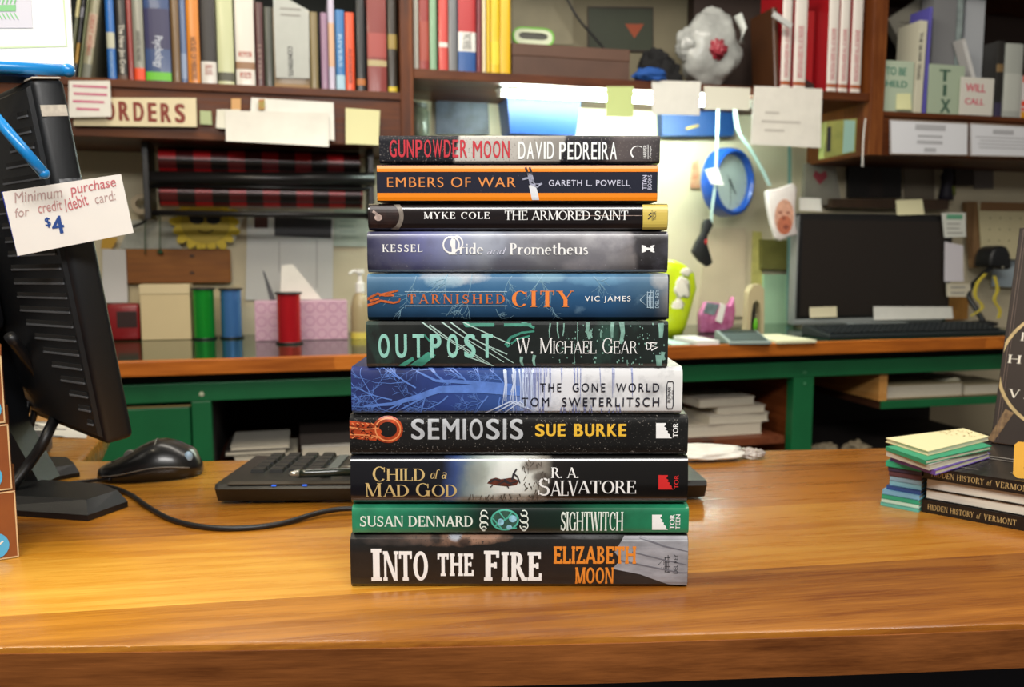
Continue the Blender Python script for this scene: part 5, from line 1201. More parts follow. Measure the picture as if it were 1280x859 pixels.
L_ = [  # x0, x1, height, colour, label, bands, text, text colour, lean (px)
 (84, 90, .25, '#5c5f44', 'olive and pale striped leaning book next to the white sign card', [(.6, .8, '#c9c08e')], None, None, 14.5),
 (90, 96, .25, '#26262a', 'charcoal leaning book second from the white sign card', [(.15, .35, '#a5803a'), (.6, .7, '#7d7d86')], None, None, 14.5),
 (96.5, 101, .25, '#6f7554', 'thin olive-green leaning book beside the charcoal one', (), None, None, 14.5),
 (101, 114, .26, '#8e8a70', 'pale khaki leaning book with faded red lettering', [(0, .14, '#6c6e62'), (.3, .62, '#b09c86')], [('GREAT WORKS', .22, .6, .5)], '#9c4a3c', 14.5),
 (135.5, 146, .26, '#1c62ad', 'bright blue book with pale top standing in the left row', [(.30, .45, '#b8b8a2')], [('AMERICAN LIVES', .03, .28, .4)], '#8fb2d4', 0),
 (147.5, 160, .25, '#231f1c', 'black book with tall white lettering and brown foot', [(0, .06, '#5a4438')], [('The New Jim Crow', .07, .55, .72)], '#cfcabb', 0),
 (161, 168, .25, '#8c3a36', 'slim brick red book between the black and the grey-orange ones', (), None, None, 0),
 (168.5, 182, .25, '#87877b', 'grey book with a bright orange-red foot', [(0, .135, '#dd4a22')], [('WHITE NOISE', .2, .5, .4)], '#45453e', 0),
 (183, 215, .26, '#26406f', 'wide navy book with lime green band near its foot', [(.02, .10, '#63b52b'), (.32, .7, '#2b2a50')], [('Psychology', .14, .44, .42)], '#c3cad6', 0),
 (216, 226.5, .25, '#6b5233', 'tan brown book right after the wide navy one', (), None, None, 0),
 (227, 235, .25, '#5a6d92', 'slate blue book with pale stripe before the orange one', [(.05, .3, '#8594b0')], None, None, 0),
 (235.5, 251, .26, '#c97a1d', 'orange book with dark lettering in the left row', (), [('HOUSE OF MIRRORS', .04, .45, .5)], '#5c3410', 0),
 (252, 271.5, .25, '#c9c5bd', 'book with white lower spine and black top', [(.235, 1, '#221d1b')], [('BLISS', .1, .2, .45)], '#a86a62', 0),
 (273, 293.5, .26, '#b9bd93', 'pale green book with a small dark picture near its foot', [(.045, .13, '#4b4a3c')], None, None, 0),
 (295.5, 319.5, .26, '#cfcac0', 'wide white book with red lettering and small brown figures', [(.17, .24, '#8d6a4c')], [('RISE UP', .08, .14, .6), ('RED', .29, .34, .7)], '#b85a4e', 0),
 (320.5, 331, .215, '#4a2626', 'dark maroon book beside the wide white one', (), [('LETTERS', .1, .5, .4)], '#8f7468', 0),
 (331.5, 342.5, .205, '#3c3f36', 'dark olive grey book before the pale sheet', (), None, None, 0),
 (343, 388, .205, '#6f5a3a', 'brown book standing behind the pale grey printed sheet', [(0, .06, '#8a6a3c')], None, None, 0),
 (388.5, 398.5, .2, '#7a6c49', 'khaki brown book right after the pale grey sheet', (), None, None, 0),
 (402, 411, .2, '#8e7089', 'mauve book in the left row', (), None, None, 0),
 (411.5, 419.5, .25, '#b9b1c4', 'pale lilac book with peach top', [(.25, .7, '#c7a184')], None, None, 0),
 (420.5, 432, .21, '#2d6ea8', 'sky blue book with white foot between lilac and red-orange', [(.02, .2, '#9fc0d0')], [('RIVERS', .3, .7, .4)], '#9fc0d8', 0),
 (432.5, 444, .205, '#cf4b22', 'red-orange book next to the sky blue one', (), [('ALEXANDER', .1, .55, .4)], '#6e2412', 0),
 (446, 457.5, .25, '#191b1e', 'black book with small orange mark near its foot', [(.07, .14, '#a8642c')], None, None, 0),
 (460, 484, .26, '#7a2a24', 'wide dark red book with cream medallion', [(.27, .33, '#a89a70'), (.36, .6, '#99423c')], None, None, 0),
 (485.5, 497, .26, '#2b241c', 'black and gold book at the end by the upright panel', [(.02, .07, '#c9b030'), (.45, .6, '#8f7a3c')], None, None, 0),
]
for x0, x1, h, c, lab, bands, txt, tc_, lp in L_:
    py = 106
    upright(zl, x0, x1, py, h, c, lab, SG, bands, txt, tc_ or '#d8d4c8', lean=R(lp*.62), depth=.14)
MG = 'upright books on the middle shelf'
for x0, x1, h, c, lab, bands, txt, tc_ in [
 (517.5, 524, .22, '#a8a59b', 'slim pale grey book leaning by the upright panel of the middle shelf', (), None, None),
 (524.5, 537, .26, '#8a2f2b', 'rust red glossy book on the middle shelf', [(.1, .5, '#9a4436')], None, None),
 (537.5, 546.5, .26, '#7fa383', 'pale green book on the middle shelf', (), None, None),
 (549, 560.5, .26, '#c2453e', 'red and white book on the middle shelf', [(.25, .3, '#d8cfc8')], None, None),
 (561, 572, .26, '#6c6f72', 'grey book on the middle shelf before the white and blue one', (), None, None),
 (573, 595, .26, '#1f4f8f', 'white and blue spined book with black lettering on the middle shelf', [(.22, .42, '#d8d8d2'), (.42, 1, '#a8272a')], [('TWO RIVERS', .24, .41, .5)], '#38383a'),
 (596, 602.5, .22, '#6e2a33', 'maroon book between the blue-footed and cream ones', (), None, None),
 (603, 608, .26, '#d2c6a0', 'slim cream book before the yellow ones', (), None, None),
 (608.5, 613.5, .26, '#cfae20', 'slim mustard yellow book, first of the three yellow books', (), None, None),
 (614, 625, .26, '#d9b312', 'bright yellow book in the middle of the three yellow books', [(.1, .34, '#e0c52e')], None, None),
 (625.5, 638.5, .26, '#d5ab10', 'wide yellow book at the end of the three yellow books, beside the brown box', (), None, None)]:
    upright(zm, x0, x1, 91, h, c, lab, MG, bands, txt, tc_ or '#d8d4c8', depth=.14, coat=.3)
WG = 'white and red books on the middle shelf'
wl = ['white-spined red book nearest the plastic bag', 'white-spined red book second from the plastic bag', 'white-spined red book after the red panel, first of three', 'white-spined red book in the middle of the last three', 'white-spined red book closest to the cabinet upright']
for i, (x0, x1) in enumerate(((976, 988), (991.5, 1007), (1033.5, 1046.5), (1048, 1060), (1063, 1076))):
    upright(zm, x0, x1, 108, .31, '#a3161f', wl[i], WG, [(0, 1, '#d8d2ca'), (.05, .085, '#a0522c')], [('SEASONS OF THE GREEN MOUNTAINS', .12, .62, .45)], '#b9485a', depth=.13)
    # red cover beside the white spine
upright(zm, 968.5, 975.5, 105, .24, '#4a2a14', 'brown ochre book leaning before the white-spined ones', WG, (), None, lean=R(-4), depth=.13)
f = BF(VS+.02); a0, a1 = f.ab(1009, 100)[0], f.ab(1032, 100)[0]
r = thing('red_book', 'bright red book standing face out between the white-spined books', 'book', BF(VS+.09).mat((a0+a1)/2, zm+.0004), WG)
hz0 = zat(1020, 62, VS+.09)-zm
g = G(); g.box(-(a1-a0)/2, (a1-a0)/2, 0, .012, 0, .26, bev=.001); g.done('cover', mat('bright_red_cover', '#a5141a', .4), r)
g = G(); g.prism([(-(a1-a0)/2, 0), ((a1-a0)/2, 0), ((a1-a0)/2, .035), (0, .05), (-(a1-a0)/2, .03)], -.010, -.0006); g.done('dark_foot', mat('umber_foot', '#33211b', .6), r)
# ------------------------------------------------------------------ papers, signs and things on and under the wall shelves
def sheet(name, label, cat, quad, v, m, th=.0007, group=None, marks=(), curl=0, yaw=0):
    """a paper or card given by its four corners (from lower left, anticlockwise) on the plane v"""
    f = BF(v); Q = [f.ab(*p) for p in quad]; cx = sum(q[0] for q in Q)/4; zb = min(q[1] for q in Q)
    P_ = [(x-cx, z-zb) for x, z in Q]
    r = thing(name, label, cat, f.mat(cx, zb), group)
    n_ = 8; g = G()
    def pt(s_, t_):
        A = Vector(P_[0]).lerp(Vector(P_[1]), s_); B = Vector(P_[3]).lerp(Vector(P_[2]), s_); q = A.lerp(B, t_); return q.x, q.y
    grid = [[(*pt(i/n_, j/n_), -curl*((1-j/n_)**2)*(1+.5*sin(3*i/n_))) for i in range(n_+1)] for j in range(n_+1)]
    t = bmesh.new(); V0 = [[t.verts.new((x, y, z)) for x, z, y in row] for row in grid]; V1 = [[t.verts.new((x, y+th, z)) for x, z, y in row] for row in grid]
    for j in range(n_):
        for i in range(n_):
            t.faces.new((V0[j][i], V0[j][i+1], V0[j+1][i+1], V0[j+1][i])); t.faces.new((V1[j][i], V1[j+1][i], V1[j+1][i+1], V1[j][i+1]))
    for i in range(n_):
        t.faces.new((V0[0][i], V1[0][i], V1[0][i+1], V0[0][i+1])); t.faces.new((V0[n_][i], V0[n_][i+1], V1[n_][i+1], V1[n_][i]))
        t.faces.new((V0[i][0], V0[i+1][0], V1[i+1][0], V1[i][0])); t.faces.new((V0[i][n_], V1[i][n_], V1[i+1][n_], V0[i+1][n_]))
    g._merge(t, 0); g.done('sheet', m, r, smooth=40)
    zt = max(p[1] for p in P_)
    for mk in marks:
        nm, T_, (x0, y0, x1, y1), mm = mk[:4]
        b_ = f.bb(x0, y0, x1, y1)
        T2 = fit(T_, b_[0]-cx, b_[1]-cx, b_[2]-zb, b_[3]-zb)
        decal(nm, T2, mm, r, lambda x, z: -curl*((1-z/zt)**2)*1.5, .0007)
    return r
def lines(n, rnd=random.Random(11), ragged=.35):
    return join(*[strip([(0+(rnd.uniform(0, .1)), -k), (1-rnd.uniform(0, ragged), -k)], .28) for k in range(n)])
LEAD = mat('pencil_grey', '#8d8b86', .7); PINKP = mat('pink_ink', '#c0567a', .6); RUSTP = mat('rust_paint', '#7c2c1c', .6)
VF = VS-.006
# left cabinet front
r = sheet('wooden_sign', 'cream wooden sign with hand-painted dark red capital letters under the left bookshelf', 'sign', [(92, 157), (246, 158.5), (245, 122.5), (92, 122)], VF-.008, mat('sign_cream', '#d8cba6', .55, var=.06, vscale=12), th=.009, marks=[('lettering', fit(block('ORDERS', .58, .2, .06), 0, 1, 0, 1), (130, 128, 231.5, 152), RUSTP)])
f = BF(VF-.010); e0 = f.ab(245.5, 140); 
sheet('note_card', 'small white card with pink handwriting overlapping the start of the cream lettered sign', 'note', [(86, 147), (139.5, 146), (137.5, 101), (86, 101)], VF-.022, PAPER, marks=[('handwriting', lines(4, random.Random(4)), (91, 107, 135, 138), PINKP)], curl=.002)
TORN = [('scrap_note', 'pale green sticker between the lettered sign and the taped slips', [(250, 155), (265, 156), (264, 139), (250, 138)], mat('sage_paper', '#a9b588', .7), 0),
        ('paper_slip', 'long white slip with tiny coloured label taped high on the shelf front', [(312, 160), (418, 176), (417, 128), (314, 122)], mat('slip_white', '#dbdad2', .7, var=.04), .004),
        ('paper_slip', 'cream slip sticking out at the end of the taped row', [(270, 160), (300, 163), (300, 137), (271, 137)], mat('slip_cream', '#d6d4c4', .7), .003),
        ('paper_slip', 'wide wrinkled white slip hanging lowest in the taped row', [(283, 177), (411, 184), (411, 141), (281, 138)], mat('slip_front', '#d9d6cc', .7, var=.08, vscale=15), .010)]
for i, (nm, lab, q, m_, cu) in enumerate(TORN):
    sheet(nm, lab, 'paper', q, VF-.002-i*.004, m_, curl=cu, group=None)
f = BF(VF-.008)
sheet('round_sticker', 'small orange and white round label peeking above the wrinkled white slips', 'sticker', [(289, 138), (301, 138), (301, 123), (289, 123)], VF-.0005, mat('peach_sticker', '#c99a62', .6))
sheet('colour_label', 'tiny green and orange label above the long taped white slip', 'sticker', [(323, 137), (331, 137), (331, 124), (323, 124)], VF-.0165, mat('label_green', '#7f9a45', .6, col2='#b56a3a', vscale=60))
sheet('sticky_note', 'pale yellow square sticky note at the end of the left shelf front', 'sticky note', [(432, 180), (473, 182), (475, 138), (432, 135)], VF-.004, mat('sticky_yellow', '#d2cf9e', .7), curl=.006)
sheet('printed_sheet', 'pale grey printed sheet standing upright before the brown book in the left row', 'paper', [(345, 97), (387, 98), (386, 13), (341, -12)], VS+.019, mat('sheet_grey', '#a9aca6', .6, var=.04), marks=[('print_column', ([(y, -x) for x, y in sans('CONTENTS', .02)[0]], sans('CONTENTS', .02)[1]), (360, 58, 366, 95), INK), ('print_lines', lines(2, random.Random(4)), (350, 10, 376, 20), LEAD)])
# middle shelf front
VM = VS-.003
sheet('sticky_note', 'pale green sticky note hanging from the middle shelf over the bright gap', 'sticky note', [(757, 146), (791, 146.5), (792, 108), (758, 108)], VM, mat('sticky_green', '#bccb86', .7), curl=.004)
sheet('note_slip', 'larger blank white slip hanging beside the green sticky note', 'note', [(815, 143), (874, 144.5), (876, 102), (815, 100.5)], VM, mat('slip_white', '#dbdad2', .7, var=.04), curl=.003)
sheet('note_slip', 'shorter blank white slip hanging between the larger slip and the big white page', 'note', [(880, 137), (936, 138), (938, 110), (880, 107.5)], VM, mat('slip_cream', '#d6d4c4', .7), curl=.003)
sheet('notice_page', 'big white page with faint writing hanging from the middle shelf edge above the clock', 'notice', [(937, 181), (1025, 185), (1028, 111), (943, 107.5)], VM-.001, PAPER, curl=.004, marks=[('handwriting', lines(3, random.Random(2), .6), (951, 140, 1000, 165), mat('faint_grey', '#bdb9b0', .7))])
# right cabinet front
NOTICE = mat('notice_white', '#d9dbe0', .5)
for q, lab, mk in (([(1113, 192.5), (1209, 194), (1209.5, 154), (1113, 149.5)], 'white printed notice with grey frame nearest the upright, under the lettered cards', [((1144, 156, 1182, 163), 1), ((1147, 169, 1178, 172), 1), ((1146, 176, 1178, 180), 1), ((1155, 185, 1170, 190), 1)]), ([(1213, 194.5), (1320, 197), (1320, 160), (1213.5, 154)], 'white printed notice with a pale grey text table, under the grey binders', [((1241, 162.5, 1267, 168), 1), ((1219, 172, 1300, 186), 4)])):
    r = sheet('shelf_notice', lab, 'notice', q, VF-.004, NOTICE, th=.003, marks=[('print_lines', lines(n_, random.Random(i_), .2), b_, mat('notice_grey', '#adaeb2', .6)) for i_, (b_, n_) in enumerate(mk)])
    f = BF(VF-.0045); Q = [f.ab(*p) for p in q]; o = Vector((sum(p[0] for p in Q)/4, min(p[1] for p in Q)))
    decal('frame_line', strip([(p[0]-o.x, p[1]-o.y) for p in Q+Q[:1]], .004), mat('notice_frame', '#8a7a6c', .5), r, None, .0012)

# things standing on the right shelf
def card(name, label, cat, x0, x1, yt, v, m, th, marks=(), lean=0, ybase=141, group=None):
    f = BF(v); a0, a1 = f.ab(x0, 110)[0], f.ab(x1, 110)[0]; h = f.ab((x0+x1)/2, yt)[1]-zr-.0006
    r = thing(name, label, cat, f.mat((a0+a1)/2, zr+.0006) @ Matrix.Rotation(lean, 4, 'Y'), group); w_ = a1-a0
    g = G(); g.box(-w_/2, w_/2, 0, th, 0, h, bev=min(.0008, th*.3)); g.done('card' if th < .006 else 'case', m, r)
    for nm, T_, (px0, py0, px1, py1), mm in marks:
        b_ = f.bb(px0, py0, px1, py1); c_ = (a0+a1)/2
        decal(nm, fit(T_, b_[0]-c_, b_[1]-c_, b_[2]-zr-.0006, b_[3]-zr-.0006), mm, r, None, .0006)
    return r
PENG = mat('green_marker', '#3f7a68', .6); PEND = mat('dark_green_marker', '#3d5a4a', .6); PENR = mat('red_marker', '#c9566a', .6)
VR = VS+.01
card('lettered_card', 'pale green hand-lettered card against the upright of the right cabinet', 'card', 1104, 1141.5, 76, VR+.004, mat('card_sage', '#a9b8a2', .65), .003, [('handwriting', sans('TO BE', .03), (1107, 84, 1133, 94), PENG), ('handwriting', sans('HELD', .03), (1107, 101, 1134, 109), PENG)])
sheet('sticky_note', 'small pale yellow sticky note at the foot of the pale green lettered card', 'sticky note', [(1119, 137), (1138.5, 138), (1138.5, 117), (1121, 117)], VR+.002, mat('sticky_pale', '#d5d6a4', .7), curl=.004)
card('media_case', 'narrow cream case with dark spine lettering between the two green cards', 'case', 1143.5, 1153, 25, VR, mat('case_cream', '#c5c2ad', .5), .10, [('handwriting', ([(y, -x) for x, y in sans('THE SILVER YEARS', .02)[0]], sans('THE SILVER YEARS', .02)[1]), (1146, 40, 1150.5, 100), INK)], lean=R(1.5))
card('violet_folder', 'thin violet edged folder squeezed beside the cream case', 'folder', 1155, 1158.5, 8, VR+.004, mat('violet_card', '#5a55a8', .5), .09, lean=R(1.5))
card('lettered_card', 'grey-green card with tall dark letters TIX standing in the middle of the right shelf', 'card', 1160.5, 1205, 81, VR, mat('card_greygreen', '#9fae97', .65), .003, [('handwriting', sans(t_, .05), b_, PEND) for t_, b_ in (('T', (1174, 87, 1188, 102)), ('I', (1178.5, 106, 1183, 120)), ('X', (1175, 124, 1188, 141)))])
card('lettered_card', 'white card with red hand lettering standing before the white folders', 'card', 1201, 1242.5, 97, VR-.012, mat('card_white', '#cfccc2', .65), .003, [('handwriting', sans('WILL', .03), (1207, 105, 1232, 115), PENR), ('handwriting', sans('CALL', .03), (1206, 123, 1230, 131), PENR)])
card('page_folder', 'grey paper folder standing behind the cream case', 'folder', 1163, 1191, -10, VR+.055, mat('folder_grey', '#77787a', .6), .06)
card('page_folder', 'silvery clear sleeve behind the grey-green card', 'folder', 1192.5, 1199, -12, VR+.055, mat('sleeve_silver', '#8a9796', .3, var=.3, vscale=30), .09)
r = sheet('loose_page', 'tilted grey printed page high against the inner side of the right cabinet', 'paper', [(1140, 80), (1160, 60), (1158, -8), (1110, 24)], VR+.135, mat('page_grey', '#7d7a6e', .7), th=.03, marks=[('print_lines', lines(7, random.Random(5), .2), (1122, 28, 1150, 62), mat('print_dark', '#5a584f', .7))])
card('big_envelope', 'large white envelope with tan flap standing behind the white lettered card', 'envelope', 1203, 1226, -2, VR+.075, mat('envelope_white', '#a9adb2', .6), .012)
r = thing('white_folder', 'white folder leaning diagonally in front of the large envelope', 'folder', BF(VR+.01).mat(ub(1240, 100, VR+.01)[0]-.022, zr+.002) @ Matrix.Rotation(R(-22), 4, 'Y'))
g = G(); g.box(-.008, .008, 0, .038, .0, .26, bev=.001); g.done('cover', mat('folder_white', '#b3b2b0', .5), r)
g = G(); g.box(-.0055, .0055, -.0008, .0, .02, .25); g.done('pages', mat('folder_pages', '#c6c6c4', .6), r)
upright(zr, 1243, 1252.5, 142, .245, '#24221f', 'dark book with small gold band and violet foot between folder and grey binder', 'upright things on the right shelf', [(0, .2, '#3b3550'), (.6, .7, '#7c6440')], None)
upright(zr, 1253.5, 1275.5, 143, .24, '#a7aba4', 'wide pale grey binder near the end of the right shelf', 'upright things on the right shelf', [(.1, .6, '#b9bcb4')], None)
upright(zr, 1276.5, 1300, 146, .14, '#cbc8c6', 'white box file with red and orange stripes past the grey binder', 'upright things on the right shelf', [(.0, .18, '#c98a1c'), (.3, .42, '#d23a1e'), (.2, .26, '#d23a1e'), (.85, 1, '#cf4a22')], None)

# behind the middle shelf: box, mask-like frame, pictures, bags
f = BF(VS+.035); a0, a1, b0, b1 = f.bb(640, 58, 787, 100)
r = thing('long_box', 'long dark brown box lying on the middle shelf beside the yellow books', 'box', f.mat((a0+a1)/2, zm+.0005))
hb_ = b1-zm; w_ = a1-a0
BRB = mat('brown_box', '#4e3528', .6, var=.15, vscale=12)
g = G(); g.box(-w_/2, w_/2, 0, .17, 0, hb_*.78, bev=.002); g.done('carton', BRB, r)
g = G(); g.box(-w_/2-.001, w_/2+.001, -.002, .172, hb_*.62, hb_, bev=.003); g.done('lid', mat('brown_lid', '#573b2c', .6, var=.12, vscale=9), r)
zbx = zm+hb_+.0012
f = BF(VS+.10); c0_ = f.ab(667, 38)
r = thing('eye_mask', 'green edged white toy glasses propped on the long dark brown box', 'toy glasses', f.mat(c0_[0], zbx))
q = 1/430
def ell(rx, rz, cz, n=28, pinch=.0): return [(rx*cos(2*pi*i/n), cz+rz*sin(2*pi*i/n)*(1+.25*cos(4*pi*i/n))) for i in range(n)]
def ringprism(g, A, B, y0, y1, m=0):
    n = len(A); 
    for i in range(n):
        j = (i+1) % n; g.prism([A[i], A[j], B[j], B[i]], y0, y1, m=m)
g = G(); ringprism(g, ell(.063, .034, .036), ell(.058, .029, .036), 0, .012); g.done('green_rim', mat('lime_rim', '#5fae22', .4), r)
g = G(); ringprism(g, ell(.058, .029, .036), ell(.044, .013, .038), .002, .011); g.done('white_frame', mat('mask_white', '#c3cbb0', .5), r)
g = G(); g.prism(ell(.045, .014, .038), .006, .009); g.done('dark_lens', mat('mask_dark', '#35362e', .4), r)
for q4_, v_, c_, lab in (([(640, 55), (716, 56), (716, -20), (640, -22)], .615, '#7c765f', 'dull olive card leaning against the back behind the green toy glasses'), ([(735, 62), (816, 64), (816, 10), (735, 9)], .612, '#2c3324', 'dark green picture with small orange motif behind the long box')):
    r = sheet('picture_card', lab, 'picture', q4_, v_, mat('pic_'+c_[1:], c_, .6, var=.15, vscale=10), th=.006)
    if c_ == '#2c3324':
        ff = BF(v_); Q = [ff.ab(*p) for p in q4_]; o = Vector((sum(p[0] for p in Q)/4, min(p[1] for p in Q)))
        T_ = join(poly(*[tuple(Vector(ff.ab(*p))-o) for p in ((781, 30), (805, 30), (793, 48))]), )
        decal('motif', T_, mat('ember_motif', '#8a3c1c', .6), r, None, .0008); decal('frame_line', strip([tuple(Vector(p)-o) for p in Q+Q[:1]], .006), mat('frame_dark', '#2a1f16', .6), r, None, .001)
g = G(); wpts = [(-.2, 0, 0)]
p0, p1_, p2_, p3_ = [BF(.56).mat(*ub(x, y, .56)) .translation for x, y in ((704, -10), (722, 22), (744, 48), (756, 62))]
o = p0.copy(); g.tube([q_-o for q_ in curve_pts([p0, p1_, p2_, p3_])], .004, 8); tag(g.done('hanging_wire', CABM, None, loc=o, smooth='all'), 'black cord hanging down behind the long brown box on the middle shelf', 'cord')
# bags of the middle shelf
f = BF(VS+.10); 
BAGM = mat('clear_bag_film', '#c4c7c3', .22, trans=.3, var=.3, vscale=14, bump=.9, bscale=45)
ce = f.ab(886, 62); zc_ = (zm+.001)
r = thing('plastic_bag', 'crumpled translucent grey plastic bag with something red inside on the middle shelf', 'bag', f.mat(ce[0], zm+.0008))
hgt = ce[1]-zm
g = G(); g.blob((.0, .0, hgt), (.094, .055, .112), amp=.2, freq=1.7, seed=2, flat=.0006); g.blob((-.075, -.005, hgt+.01), (.035, .03, .05), amp=.3, freq=2, seed=5); g.done('film', BAGM, r, smooth='all')
g = G(); g.blob((.004, -.052, hgt-.010), (.024, .018, .026), amp=.5, freq=2.5, seed=7, m=0); g.done('red_content', mat('berry_red', '#9a2f3c', .4, var=.3, vscale=50), r, smooth='all')
g = G(); g.tube([(.062, -.06, hgt+.09), (.080, -.064, hgt+.05), (.075, -.066, hgt+.01)], .013, 10, r1=.009); g.done('bag_fold', mat('bag_fold_white', '#bfc4bf', .3), r, smooth='all')
tgp = f.ab(955, 38)
g = G(); g.box(-.036, .036, -.003, .003, -.009, .009, bev=.002, X=Matrix.Translation((tgp[0]-ce[0]-.006, -.112, tgp[1]-zm)) @ Matrix.Rotation(R(27), 4, 'Y')); g.done('white_tag', mat('tag_white', '#b9bbb8', .5), r)
f = BF(VS+.115); ce2 = f.ab(828, 82)
r = tag(G().blob((0, 0, .03), (.066, .045, .055), amp=.35, freq=1.8, seed=12, flat=.0006).blob((-.02, 0, .07), (.05, .04, .045), amp=.4, freq=2, seed=3).done('black_cloth', mat('black_cloth', '#0d0d0f', .9, bump=.4, bscale=80), None, M=f.mat(ce2[0], zm+.0005), smooth='all'), 'black crumpled cloth on the middle shelf beside the plastic bag', 'cloth')
ce3 = BF(VS+.012).ab(812, 90)
tag(G().blob((0, .01, .016), (.050, .024, .022), amp=.3, freq=2.2, seed=21, flat=.0006).done('blue_cloth', mat('blue_cloth', '#12478f', .8, bump=.4, bscale=80), None, M=BF(VS+.0).mat(ce3[0], zm+.0005), smooth='all'), 'royal blue cloth bundle at the shelf edge under the black cloth', 'cloth')

# ------------------------------------------------------------------ gift wrap rack and wall things on the left
def plaid(name):
    m = bpy.data.materials.new(name); t, n, l, b = nt(m)
    tc = n.new('ShaderNodeTexCoord'); sx = n.new('ShaderNodeSeparateXYZ'); l.new(tc.outputs['Object'], sx.inputs[0])
    P_ = .088
    s1 = node_math(n, l, 'GREATER_THAN', node_math(n, l, 'SINE', node_math(n, l, 'MULTIPLY', sx.outputs[0], 2*pi/P_)), 0.0)
    an = node_math(n, l, 'ARCTAN2', sx.outputs[1], sx.outputs[2])
    s2 = node_math(n, l, 'GREATER_THAN', node_math(n, l, 'SINE', node_math(n, l, 'MULTIPLY', an, 4.0)), 0.0)
    f_ = node_math(n, l, 'MULTIPLY', node_math(n, l, 'ADD', s1, s2), .5)
    c = ramp(n, l, f_, [(0, '#0d0909'), (.4, '#4f1416'), (.9, '#b3191f')], 'CONSTANT'); l.new(c, b.inputs['Base Color']); b.inputs['Roughness'].default_value = .3
    return m
PLAID = plaid('red_black_plaid')
f = BF(.43)
def roll(x0, x1, yc, rad, v, m, lab):
    ff = BF(v); a = ff.ab(x0, yc); b_ = ff.ab(x1, yc); L = (b_[0]-a[0])
    r = thing('gift_wrap_roll', lab, 'wrapping paper roll', ff.mat((a[0]+b_[0])/2, (a[1]+b_[1])/2), 'gift wrap rolls on the rack')
    g = G(); n_ = 28; g.loft([[Vector((x, rr*cos(2*pi*j/n_), rr*sin(2*pi*j/n_))) for j in range(n_)] for x, rr in ((-L/2, rad), (L/2, rad))]); g.done('paper_roll', m, r, smooth=40)
    g = G(); g.loft([[Vector((x, .012*cos(2*pi*j/n_), .012*sin(2*pi*j/n_))) for j in range(n_)] for x in (-L/2-.004, L/2+.004)]); g.done('core', mat('kraft_core', '#8a6d4a', .7), r, smooth=40)
    return a, b_
A1 = roll(200, 452, 243, .037, .43, PLAID, 'red and black checked gift wrap roll, lower of the two on the black rack')
A2 = roll(200, 449, 203, .036, .44, PLAID, 'shaded red and black checked gift wrap roll, upper of two on the black rack')
RK = mat('rack_black', '#161414', .35)
mid = BF(.40).ab(325, 224); rk = thing('wrap_rack', 'black metal rack holding the two checked gift wrap rolls under the left cabinet', 'rack', BF(.40).mat(mid[0], 0))
def brod(p0, p1, rad, name): 
    g = G(); A_ = BF(p0[2]).ab(p0[0], p0[1]); B_ = BF(p1[2]).ab(p1[0], p1[1])
    g.tube([(A_[0]-mid[0], p0[2]-.40, A_[1]), (B_[0]-mid[0], p1[2]-.40, B_[1])], rad, 10); g.done(name, RK, rk, smooth='all')
brod((188, 223, .378), (468, 224, .378), .019, 'tear_bar')
brod((188, 266, .412), (463, 270, .412), .008, 'lower_bar')
brod((188, 232, .384), (463, 236, .384), .006, 'guide_rod')
for x in (186, 464):
    A_ = BF(.40).ab(x, 270); B_ = BF(.40).ab(x, 176); tz_ = zlb
    g = G(); g.box(A_[0]-mid[0]-.008, A_[0]-mid[0]+.008, -.02, .09, A_[1]-.01, tz_, bev=.002); g.done('side_bracket', RK, rk)
# ledge plank on the wall
f = BF(.598); a0, a1, b0, b1 = f.bb(158, 311.5, 288, 354)
r = thing('wood_plank', 'brown knotty wooden plank fixed to the wall below the sun figure', 'plank', f.mat((a0+a1)/2, b0)); PLK = wood('knotty_plank', ('#5f3616', '#8a5526', '#aa7236'), .3, .5)
g = G(); g.box(-(a1-a0)/2, (a1-a0)/2, 0, .031, 0, b1-b0, bev=.003); g.done('board', PLK, r)
g = G()
for px, py in ((240, 320), (240, 341)): q = f.ab(px, py); g.blob((q[0]-(a0+a1)/2, -.0002, q[1]-b0), (.007, .001, .0055), amp=.2, sub=2)
g.done('knot', mat('knot_brown', '#4a2a12', .6), r)
zpl = b1
# sun figure
f = BF(.59); ce = f.ab(257, 280)
r = thing('sun_figure', 'yellow sun cutout with black sunglasses and petal rays standing on the brown plank', 'figure', f.mat(ce[0], zpl+.0006))
YEL = mat('sun_yellow', '#d6b81c', .5); OLV = mat('sun_face', '#b79c1d', .5)
k = 1/415; cz = ce[1]-zpl
g = G()
for i in range(14):
    a = R(-90+(i-6.5)*21); px_, pz_ = cos(a), sin(a); r0_, r1_ = 27*k, (33 if i % 2 else 38)*k
    c_ = (px_*(r0_+r1_)/2, cz+pz_*(r0_+r1_)/2*.85); t_ = a
    pts = [(c_[0]+(9*k*cos(u)*cos(t_)-5.5*k*sin(u)*sin(t_)), c_[1]+(9*k*cos(u)*sin(t_)+5.5*k*sin(u)*cos(t_))) for u in [2*pi*j/14 for j in range(14)]]
    pts = [(x, max(z, .0002)) for x, z in pts]
    g.prism(pts, -.003, .002)
g.done('petal_rays', YEL, r)
g = G(); g.prism([(28*k*cos(2*pi*j/32), max(.001, cz+24*k*sin(2*pi*j/32))) for j in range(32)], -.005, .004); g.done('face', OLV, r)
SGL = mat('sunglass_black', '#14120c', .25)
g = G()
for s_ in (-1, 1): g.prism([(s_*9.5*k+8.5*k*cos(2*pi*j/18), cz+5*k+5*k*sin(2*pi*j/18)*(1.1 if sin(2*pi*j/18) < 0 else .7)) for j in range(18)], -.007, -.005)
g.box(-19*k, 19*k, -.007, -.005, cz+7*k, cz+9*k); g.done('sunglasses', SGL, r)
